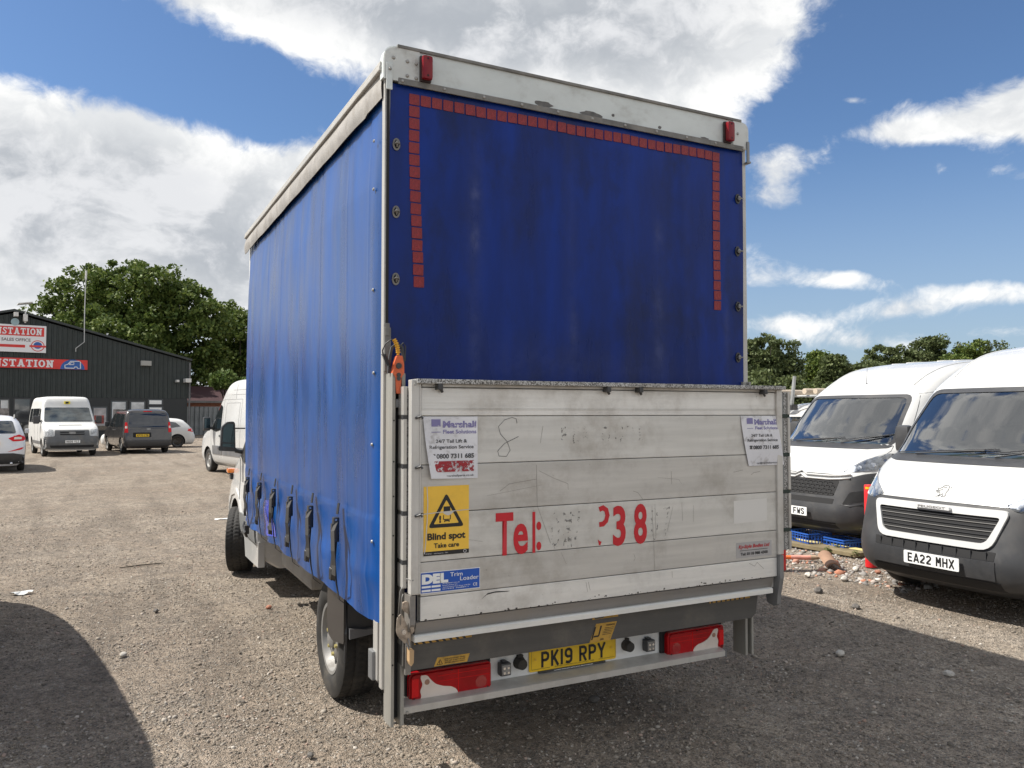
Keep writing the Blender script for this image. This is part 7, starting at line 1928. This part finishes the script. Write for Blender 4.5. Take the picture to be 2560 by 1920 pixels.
# ---- bumper, lamps, number plate
q = TB(); q.bx(.090, 2.060, .0, .05, .388, .575, .004); bp = q.build('bumper', mat('bumper_white', (.74, .74, .72), .45, dirt=(.30, .27, .20), dirt_amt=.5, dscale=4), truck)
q = TB(); q.prism([(-.105, .366), (-.105, .396), (-.092, .400), (.0, .412), (.03, .412), (.03, .366)], 'x', .060, 2.005); q.build('bumper_step', m_post, truck)
for x in (.056, 2.003):
    q = TB(); q.bx(x, x+.006, -.11, .02, .362, .402, .002); q.build('step_end_plate', m_gal, truck)
q = TB(); q.cyl((.090, -.106, .372), (.090, -.112, .372), .007, seg=8); q.build('step_bolt', m_rivet, truck)
def tail_lamp(x0, x1, mir):
    q = TB(); q.bx(x0-(.012 if not mir else .028), x1+.012, -.015, .0, .384, .532, .008); base = q.build('tail_lamp', M['dark'], truck)
    q = TB(); poly = rpoly([(x0, .392), (x1, .392), (x1, .526), (x0, .526)], [.022, .014, .02, .03], 5); q.prism(poly, 'y', -.052, -.016)
    l_ = q.build('lens', M['red_lens'], base)
    bm = bmesh.new(); bm.from_mesh(l_.data); bmesh.ops.bevel(bm, geom=[e for e in bm.edges if all(v.co.y < -.05 for v in e.verts)], offset=.010, segments=3, affect='EDGES'); bm.to_mesh(l_.data); bm.free(); l_.data.shade_smooth(); l_.data.set_sharp_from_angle(angle=R(40))
    X = lambda t_: (x0+(x1-x0)*t_) if not mir else (x1-(x1-x0)*t_)
    wv = [(a, .398+h*.122) for a, h in ((.124, .94), (.198, .93), (.248, .71), (.306, .52), (.405, .39), (.488, .345), (.552, .22), (.583, .02), (.35, .0), (.116, .0), (.134, .15), (.116, .35), (.150, .58), (.124, .80))]
    q = TB(); q.prism(rpoly([(X(a), b_) for a, b_ in wv], .012, 5), 'y', -.0545, -.050); q.build('clear_window', M['clear_lens'], l_)
    q = TB(); q.lathe([(-.0560, 0), (-.0556, .009), (-.0548, .013)], axis_p=(X(.20), 0, .478), axis='y', seg=16); q.build('bulb_spot', mat('bulb_brown', (.30, .17, .12), .4), l_)
    q = TB(); q.lathe([(-.0575, 0), (-.0560, .02), (-.0546, .028)], axis_p=(X(.40), 0, .418), axis='y', seg=20); q.build('bulb_dome', M['clear_lens'], l_, smooth=True)
    for zz in (.470, .496):
        q = TB(); q.bx(min(X(.33), X(.97)), max(X(.33), X(.97)), -.0532, -.0515, zz, zz+.0025); q.build('lens_rib', M['red_lens2'], l_)
    for tt, zz in ((.05, .408), (.95, .408), (.5, .517)):
        q = TB(); q.cyl((X(tt), -.0535, zz), (X(tt), -.051, zz), .004, seg=8); q.build('lens_screw', M['dark'], l_)
    q = TB(); q.prism([(X(.575), .400), (X(.585), .400), (X(.585), .516), (X(.575), .516)], 'y', -.0535, -.050); q.build('lens_rib', M['red_lens2'], l_)
    q = TB(); c_ = (X(.865), -.0535, .438); q.cyl(c_, (c_[0], -.050, c_[2]), .030, seg=20); q.build('reflector_disc', mat('deep_red', (.30, .006, .01), .15, coat=1.0), l_)
    q = TB(); q.bx(min(X(.02), X(.10)), max(X(.02), X(.10)), -.054, -.050, .415, .500); q.build('side_prism', M['red_lens2'], l_)
    return base
tail_lamp(.122, .548, False); tail_lamp(1.640, 2.045, True)
number_plate(truck, 'PK19 RPY', (1.050-TO[0], -.008, .4795), (1, 0, 0), M['plate_yellow'], w=.535, h=.113, txt_w=.395)
npl = [o for o in truck.children if o.name.startswith('number_plate')][0]
line('border_line', [(.792, .540), (.792, .437), (.90, .437)], .0008, M['ink'], npl, -.0162); line('border_line', [(1.20, .437), (1.308, .437), (1.308, .540)], .0008, M['ink'], npl, -.0162)
T_text('lettering', 'HARRIS COMMERCIALS 01132 601 7988', M['ink'], npl, .93, .434, -.0165, h=.006, w=.24)
for x in (.815, 1.285): q = TB(); q.cyl((x, -.017, .487), (x, -.0155, .487), .006, seg=10); q.build('plate_screw', mat('screw_yellow', (.65, .40, .05), .4), npl)
q = TB(); q.bx(.835, 1.245, -.016, -.002, .4135, .4225, .001); pf = q.build('plate_holder', M['black_plastic'], truck)
T_text('lettering', 'HARRIS WINNERS MERCEDES-BENZ DEALER', M['plate_white'], pf, .925, .4155, -.0165, h=.005, w=.24, bold=.02)
for x0, s in ((.602, 1), (1.495, 1)):
    q = TB(); q.bx(x0, x0+.058, -.048, -.004, .440, .503, .007); wl = q.build('work_light', M['black_plastic'], truck, smooth=True, angle=35)
    q = TB(); q.bx(x0+.006, x0+.052, -.0505, -.047, .447, .496, .003); q.build('work_light_glass', M['silver'], wl)
    q = TB()
    for dx in (.018, .040):
        for dz in (.017, .040): q.cyl((x0+dx, -.053, .440+dz), (x0+dx, -.050, .440+dz), .006, seg=10)
    q.build('led', M['chrome'], wl)
    q = TB(); q.bx(x0+.016, x0+.042, -.03, -.004, .503, .512, .003); q.build('mounting', M['black_plastic'], wl)
for x0, w_ in ((.700, .054), (1.372, .034)):
    q = TB(); q.cyl((x0+w_/2, .0, .483), (x0+w_/2, -.045, .481), .034 if w_ > .05 else .032, .026, seg=20); q.bx(x0+w_*.2, x0+w_*.8, -.02, 0, .503, .524, .004); q.build('rubber_buffer', M['rubber'], truck, smooth=True, angle=40)

# ---- chassis, wheels, guards
q = TB(); q.bx(.62, .72, .05, 5.4, .50, .66); q.bx(1.56, 1.66, .05, 5.4, .50, .66); q.build('chassis_rail', M['dark'], truck)
q = TB(); q.cyl((.35, 1.32, .355), (1.93, 1.32, .355), .06, seg=12); q.cyl((1.14, 1.20, .355), (1.14, 1.44, .355), .16, seg=16); q.build('rear_axle', M['dark'], truck)
for s, x in ((-1, .195), (1, 2.085)):
    w_ = make_wheel(truck, (x-TO[0], 1.32, .356), .356, .235, s, rim_r=.208, tread=(s < 0), steel=True)
    w_ = make_wheel(truck, (x-TO[0], 5.65, .356), .356, .25, s, rim_r=.208, tread=(s < 0), steel=True)
    if s < 0: w_.rotation_euler = (0, 0, -R(17))
for x0, x1 in ((.070, .330), (1.95, 2.21)):
    q = TB(); pts = []
    for i in range(19):
        a = R(22+98*i/18); pts.append((1.30-.43*math.cos(a), .34+.42*math.sin(a)))
    o_ = pts; i_ = [(1.30+(y-1.30)*.975, .34+(z-.34)*.975) for y, z in pts]
    n = len(pts)
    q.add([(x0, *p) for p in o_]+[(x1, *p) for p in o_]+[(x0, *p) for p in i_]+[(x1, *p) for p in i_],
          [(i, i+1, n+i+1, n+i) for i in range(n-1)]+[(2*n+i, 3*n+i, 3*n+i+1, 2*n+i+1) for i in range(n-1)]+[(i, 2*n+i, 2*n+i+1, i+1) for i in range(n-1)]+[(n+i, n+i+1, 3*n+i+1, 3*n+i) for i in range(n-1)])
    q.build('mudguard', M['black_plastic'], truck, smooth=True, angle=40)
q = TB(); q.prism(rpoly([(1.235, .74), (1.235, .47), (1.21, .415), (1.10, .40), (.86, .44), (.86, .74)], .02), 'x', .052, .066); q.build('mudguard_skirt', mat('gloss_black', (.02, .02, .022), .28, coat=.2), truck)
q = TB(); q.tube([(.070, .885, .33), (.066, .86, .50), (.075, .90, .62)], .010, seg=6); q.bx(.075, .33, .865, .875, .50, .66); q.build('mudguard_edge', M['black_plastic'], truck)
q = TB(); q.prism([(.08, .47), (.33, .50), (.33, .53), (.18, .515), (.08, .53)], 'y', .86, .83); q.build('spray_lip', M['grey_plastic'], truck)
q = TB(); q.bx(.010, .046, .10, .17, .465, .745, .004); q.build('corner_leg', m_post, truck)
q = TB(); q.bx(-.006, .020, .13, .20, .46, .60, .006); q.bx(.03, .06, .0, .3, .44, .465, .003); q.build('marker_bracket', m_gal, truck)
q = TB(); q.bx(.30, .60, 2.75, 3.95, .34, .70, .03); q.build('side_locker', mat('locker_grey', (.36, .34, .31), .6, vary=.1, dirt=(.2, .17, .13), dirt_amt=.5), truck)
q = TB(); q.bx(.60, 1.70, 1.9, 3.6, .42, .72, .02); q.build('fuel_tank', M['dark'], truck)

# ---- cab
CABK = [(.24, -.20, -2.30, .80, .3, .3, .06, .05, .05, 0), (.34, -.06, -2.32, .93, .3, .38, .08, .04, .04, 0), (.55, 0, -2.33, 1.01, .3, .42, .10, .04, .04, 0), (.80, -.04, -2.33, 1.015, .28, .42, .11, .04, .04, 0), (1.02, -.14, -2.33, .995, .26, .40, .12, .04, .04, 0),
        (1.15, -.35, -2.33, .99, .24, .38, .12, .04, .04, 0), (1.28, -.75, -2.33, .985, .2, .3, .12, .04, .04, 0), (1.40, -1.02, -2.33, .975, .16, .26, .11, .04, .04, 0), (1.90, -1.45, -2.33, .91, .16, .24, .10, .04, .04, 0), (2.20, -1.70, -2.32, .86, .16, .22, .10, .05, .05, 0),
        (2.30, -1.85, -2.30, .80, .1, .12, .05, .05, .05, 0), (2.34, -2.0, -2.28, .6, .08, .08, .03, .04, .04, 0)]
cab = empty('cab', (1.14-TO[0], 6.63, 0)); cab.parent = truck
cbod, cbvh = make_body(CABK, cab, M['white_paint'], M['dark'], [(1, -.98), (-1, -.98)], wr=.425, ww=.34, nz=60)
drape_obj('cab_window', cbvh, rpoly([(-1.05, 1.36), (-1.50, 1.24), (-2.20, 1.24), (-2.20, 1.92), (-1.72, 1.96)], .04), 'left', M['window_dark'], cab, off=.006)
drape_obj('cab_window', cbvh, rpoly([(-1.05, 1.36), (-1.50, 1.24), (-2.20, 1.24), (-2.20, 1.92), (-1.72, 1.96)], .04), 'right', M['window_dark'], cab, off=.006)
drape_obj('cab_windscreen', cbvh, rpoly([(-.84, 1.42), (.84, 1.42), (.78, 2.05), (-.78, 2.05)], .06), 'front', M['window_dark'], cab, off=.006)
drape_obj('lower_cladding', cbvh, [(-1.40, .52), (-2.30, .50), (-2.30, .70), (-1.36, .70)], 'left', mat('cladding_grey', (.16, .165, .165), .5, vary=.1), cab, off=.014)
drape_obj('arch_lip', cbvh, [(-.50, .62), (-.56, .78), (-.72, .88), (-.98, .92), (-1.24, .86), (-1.42, .70), (-1.46, .50), (-1.41, .50), (-1.38, .66), (-1.22, .80), (-.98, .86), (-.75, .82), (-.60, .72), (-.55, .60)], 'left', M['white_paint'], cab, off=.012)
q = MB(); q.prism([(-1.44, .53), (-2.34, .51), (-2.34, .27), (-1.56, .26)], 'x', -.99, -.93); q.build('sill', M['white_paint'], cab)
seam(cbvh, cab, [[(-1.12, 1.3), (-1.22, .95), (-1.38, .60)], [(-2.25, 2.0), (-2.27, .45)]], 'left', r=.005)
q = MB(); q.bx(-1.015, -.985, -2.15, -1.95, 1.02, 1.07, .008); q.build('door_handle', M['black_plastic'], cab)
mr = empty('mirror', (0, 0, 0)); mr.parent = cab
q = MB(); q.prism(rpoly([(-1.215, 1.36), (-1.060, 1.35), (-1.068, 1.64), (-1.085, 1.660), (-1.150, 1.655), (-1.205, 1.60)], .02, 4), 'y', -1.28, -1.20); q.build('mirror_housing', M['black_plastic'], mr, smooth=True, angle=30)
q = MB(); q.prism(rpoly([(-1.195, 1.44), (-1.072, 1.43), (-1.080, 1.63), (-1.145, 1.640), (-1.190, 1.59)], .015, 4), 'y', -1.283, -1.2805); q.build('mirror_glass', M['mirror'], mr)
q = MB(); q.prism(rpoly([(-1.195, 1.375), (-1.075, 1.368), (-1.075, 1.42), (-1.195, 1.425)], .012, 4), 'y', -1.283, -1.2805); q.build('wide_angle_glass', M['mirror'], mr)
q = MB(); q.prism(rpoly([(-1.235, 1.35), (-1.05, 1.335), (-1.05, 1.375), (-1.235, 1.40)], .015, 4), 'y', -1.30, -1.19); q.tube([(-1.06, -1.24, 1.345), (-1.0, -1.24, 1.33), (-.95, -1.24, 1.34)], .022, seg=8); q.tube([(-1.07, -1.24, 1.585), (-.96, -1.26, 1.585)], .008, seg=6); q.build('mirror_arm', M['black_plastic'], mr, smooth=True, angle=35)
drape_obj('window_quarter', cbvh, rpoly([(-1.02, 1.34), (-1.42, 1.22), (-1.52, 1.24), (-1.30, 1.60)], .03), 'left', M['black_plastic'], cab, off=.012)
q = MB(); q.bx(-1.055, -.955, -.66, -.50, 1.062, 1.112, .015); q.build('indicator_lamp', M['amber'], cab, smooth=True, angle=40)
q = MB(); q.bx(-1.02, -.96, -.62, -.52, .985, 1.045, .012); q.build('side_marker', M['black_plastic'], cab, smooth=True, angle=40)
q = MB(); q.bx(-.80, .80, -2.2, -.35, .26, .40); q.build('cab_underside', M['dark'], cab)
# a flyer-sized bright flap of fabric patch near the straps
q = TB(); n, k = 10, 8; vs = []
for i in range(n+1):
    for j in range(k+1):
        y = 2.66+.46*i/n; z = .80+.28*j/k; vs.append((cx_side(y, z)-.004-.002*math.sin(i*1.3+j), y, z-(.04*(i/n))))
q.add(vs, [(i*(k+1)+j, (i+1)*(k+1)+j, (i+1)*(k+1)+j+1, i*(k+1)+j+1) for i in range(n) for j in range(k)]); q.build('repair_patch', mat('patch_blue', (.02, .06, .55), .25, coat=.4), truck, smooth=True, recalc=False)
# ---------------------------------------------------------------- things lying and standing on the yard
m_bol = mat('bollard_red', (.62, .018, .022), .38, vary=.05, dirt=(.30, .05, .04), dirt_amt=.4)
def bollard(x, y, lab, h=.98, half=False):
    b_ = empty('bollard', (x, y, 0), R(20), lab, 'bollard', 'red steel bollards along the parking edge')
    q = MB(); q.lathe([(0, .062), (h-.01, .062), (h, .058), (h, .0)], axis='z', seg=24); q.build('post', m_bol, b_, smooth=True, angle=40)
    q = MB(); a0 = R(150)
    vs = [(.0635*math.cos(a0+i*.12), .0635*math.sin(a0+i*.12), z) for z in (h-.045, h-.02) for i in range(9)]
    q.add(vs, [(i, i+1, i+10, i+9) for i in range(8)]); q.build('sticker', M['plate_yellow'], b_, recalc=False)
bollard(6.62, 2.62, 'red steel bollard standing between the two right-hand vans', h=.93)
p = at_depth(1951, 1425, 8.9); bollard(p.x, p.y, 'red steel bollard mostly hidden behind the right end of the tail lift', h=.84)

# blue plastic crate, two of them nested open by the yellow timber
m_cr = mat('crate_blue', (.02, .10, .42), .45, vary=.1)
def crate(x, y, rz, lab, L=.60, W_=.40, H=.16, tilt=0):
    c = empty('crate', (x, y, 0.02), rz, lab, 'crate', rx=tilt)
    def wall(x0, y0, x1, y1):
        q = MB(); a = Vector((x0, y0, 0)); b_ = Vector((x1, y1, 0)); d = b_-a; n = int(d.length/.05)
        for i in range(n+1): p = a+d*i/n; q.tube([p, p+Vector((0, 0, H))], .006, seg=4)
        for z in (0.01, .05, .09, .13, H): q.tube([a+Vector((0, 0, z)), b_+Vector((0, 0, z))], .005 if z < H else .010, seg=4)
        q.build('side_wall', m_cr, c)
    wall(0, 0, L, 0); wall(0, W_, L, W_); wall(0, 0, 0, W_); wall(L, 0, L, W_)
    q = MB(); q.bx(0, L, 0, W_, 0, .008); q.build('base', m_cr, c)
crate(7.28, 3.75, R(82), 'blue slatted plastic crate in front of the second van', L=.46, W_=.36)
crate(7.38, 3.36, R(86), 'dark blue crate lying flat beside the slatted crate under the second van', L=.34, W_=.30, H=.10)
# yellow-topped timber edging
ed = empty('timber_edging', (7.20, 3.08, .03), R(94), 'long low yellow-painted timber edging under the second van', 'edging')
q = MB(); q.bx(0, 1.35, -.05, .05, -.02, .035, .006); q.build('beam', mat('faded_yellow', (.60, .52, .22), .7, vary=.15, dirt=(.3, .25, .15), dirt_amt=.5), ed)
q = MB(); q.bx(0, 1.33, .055, .30, -.02, .028, .004); q.build('board', mat('board_tan', (.20, .16, .09), .8, vary=.3), ed)
p0 = at_depth(1990, 1330, 11.8)
# shovel-like orange handled post and the brown tile
ph = empty('striped_pole', (5.98, 3.34, .045), R(-30), 'orange and pink pole lying on the stones behind the tail lift', 'pole')
q = MB(); q.cyl((-.5, 0, 0), (.10, 0, 0), .024, seg=12); q.build('orange_section', mat('pole_orange', (.70, .16, .04), .5), ph, smooth=True, angle=40)
q = MB(); q.cyl((.101, 0, 0), (.33, 0, 0), .028, seg=12); q.build('pink_section', mat('pole_pink', (.60, .28, .22), .6, vary=.2), ph, smooth=True, angle=40)
q = MB(); q.cyl((.331, 0, 0), (.40, 0, 0), .030, .024, seg=12); q.cyl((.40, 0, 0), (.48, 0, 0), .022, .010, seg=10); q.build('worn_tip', mat('pole_tan', (.42, .30, .20), .7), ph, smooth=True, angle=40)
tl = empty('clay_tile', (6.22, 2.86, .06), R(232), 'curved brown clay tile tipped on the stones next to the pole', 'tile')
q = MB(); n = 12; vs = []
for s_ in (0, 1):
    for r_ in (.085, .070):
        for i in range(n+1): a = R(20+140*i/n); vs.append((s_*.50-.25, r_*math.cos(a), r_*math.sin(a)-.03))
k = n+1
q.add(vs, [(i, i+1, 2*k+i+1, 2*k+i) for i in range(n)]+[(k+i, 3*k+i, 3*k+i+1, k+i+1) for i in range(n)]+[(i, k+i, k+i+1, i+1) for i in range(n)]+[(2*k+i, 2*k+i+1, 3*k+i+1, 3*k+i) for i in range(n)]+[(0, 2*k, 3*k, k), (n, k+n, 3*k+n, 2*k+n)])
q.build('tile_body', mat('clay_brown', (.28, .17, .11), .75, vary=.15), tl, smooth=True, angle=40); tl.rotation_euler = (0, R(6), R(232))
# stones one can point to
def rock(x, y, s, lab, m, name='stone', sq=.6, group=None):
    bm = bmesh.new(); bmesh.ops.create_icosphere(bm, subdivisions=2, radius=1)
    sd = random.random()*50
    for v in bm.verts:
        k_ = 1+.28*noise.noise(v.co*1.3+Vector((sd, 0, 0))); v.co = Vector((v.co.x*k_*s, v.co.y*k_*s*.75, v.co.z*k_*s*sq))
    me = bpy.data.meshes.new(name); bm.to_mesh(me); bm.free(); me.materials.append(m)
    o = bpy.data.objects.new(name, me); COL.objects.link(o); o.location = (x, y, s*sq*.5); o.rotation_euler = (0, 0, random.random()*6)
    return tag(o, lab, 'stone', group)
m_ps = mat('pale_stone', (.46, .43, .38), .85, vary=.15); m_ds = mat('dark_stone', (.12, .11, .10), .85, vary=.2); m_bk = mat('brick_bit', (.38, .17, .11), .85, vary=.2); m_cs = mat('concrete_bit', (.50, .47, .42), .85, vary=.2)
def gp(u, v):
    r = _fw+_rt*(u-1280)/F-_up*(v-960)/F; o = Vector(cam.location); t = -o.z/r.z; p = o+r*t; return p.x, p.y
for u, v, s, lab, m in [(2100, 1637, .040, 'pale squarish stone in the truck\'s shadow, right of the lift', m_ps), (2372, 1687, .034, 'pale stone farthest right in the truck\'s shadow', m_ps), (1485, 1752, .036, 'flat grey stone in shadow under the bumper', m_ds), (390, 1529, .030, 'dark stone alone on the sunlit gravel left of the rear wheel', m_ds),
                        (308, 1640, .032, 'small pale stone near the shadow edge at left', m_ps), (672, 1520, .028, 'reddish flat stone left of the rear wheel arch', m_bk), (776, 1890, .022, 'dark pebble near the bottom left of the truck', m_ds), (1290, 1726, .020, 'white pebble in shadow below the number plate', m_ps),
                        (2046, 1480, .050, 'grey stone on sunlit gravel behind the lift', m_ds), (2140, 1520, .045, 'dark flat stone between truck shadow and nearest van', m_ds), (2060, 1400, .055, 'pale concrete lump beside the brown tile', m_cs), (2140, 1425, .05, 'whitish broken stone by the red bollard', m_cs), (2110, 1450, .045, 'cream flat stone in front of the red bollard', m_cs), (2090, 1408, .04, 'orange brick chip near the tile', m_bk), (2195, 1432, .035, 'brick-red stone under the corner of the nearest van', m_bk), (2020, 1440, .045, 'long pale stone below the tile', m_cs)]:
    x, y = gp(u, v); rock(x, y, s, lab, m)
x, y = gp(53, 1484)
q = MB(); vs = [(.09*math.cos(a)*(1+.25*math.sin(3*a)), .05*math.sin(a)*(1+.3*math.cos(2*a)), .02+.015*math.sin(a*2.3)) for a in [2*math.pi*i/14 for i in range(14)]]
q.add([(0, 0, .035)]+vs, [(0, i+1, (i+1) % 14+1) for i in range(14)]); q.build('paper_scrap', M['plate_white'], None, label='crumpled scrap of white paper on the gravel at far left', cat='litter', loc=(x, y, gz(x, y)+.0))
x, y = gp(556, 1298); q = MB(); q.add([(0, 0, .02)]+[(.13*math.cos(a), .06*math.sin(a)*(1+.2*math.sin(3*a)), .004+.02*math.sin(a*1.7)**2) for a in [2*math.pi*i/10 for i in range(10)]], [(0, i+1, (i+1) % 10+1) for i in range(10)])
q.build('paper_scrap', M['plate_white'], None, label='flat white scrap on the gravel left of the front wheel', cat='litter', loc=(x, y, gz(x, y)))
x, y = gp(352, 1414); q = MB(); q.tube([(-.22, -.03, .01), (0, .01, .015), (.24, .05, .012)], [.006, .008, .005], seg=6); q.build('twig', bark, None, label='dark twig lying on the sunlit gravel', cat='twig', loc=(x, y, gz(x, y)))
# weed growing by the bollard
def weed(x, y, h, lab, n=16, name='weed'):
    e = empty(name, (x, y, 0), 0, lab, 'plant')
    q = MB(); q.tube([(0, 0, 0), (.01, .01, h*.5), (-.01, .02, h)], [.006, .004, .002], seg=5); q.build('stem', mat('stem_green', (.09, .13, .03), .7), e)
    q = MB()
    for i in range(n):
        z = h*(.25+.75*i/n); a = i*2.4; L_ = .055*(1.3-.6*i/n); d = Vector((math.cos(a), math.sin(a), .3)); s_ = Vector((-math.sin(a), math.cos(a), 0))
        p_ = Vector((0, .01, z)); q.add([p_, p_+d*L_*.5+s_*L_*.28, p_+d*L_+Vector((0, 0, -.015)), p_+d*L_*.5-s_*L_*.28], [(0, 1, 2, 3)])
    q.build('leaves', LM[2], e, recalc=False)
x, y = gp(2146, 1368); weed(x+.45, y+.35, .42, 'tall nettle-like weed left of the red bollard', 26)
for u, v, lb in ((1985, 1360, 'low weed tuft at the end of the yellow edging'), (2070, 1385, 'small weed in the stones behind the tile'), (2095, 1380, 'second small weed in the stones by the bollard'), (2140, 1395, 'tiny weed at the foot of the red bollard')):
    x, y = gp(u, v); weed(x, y, .09, lb, 14)
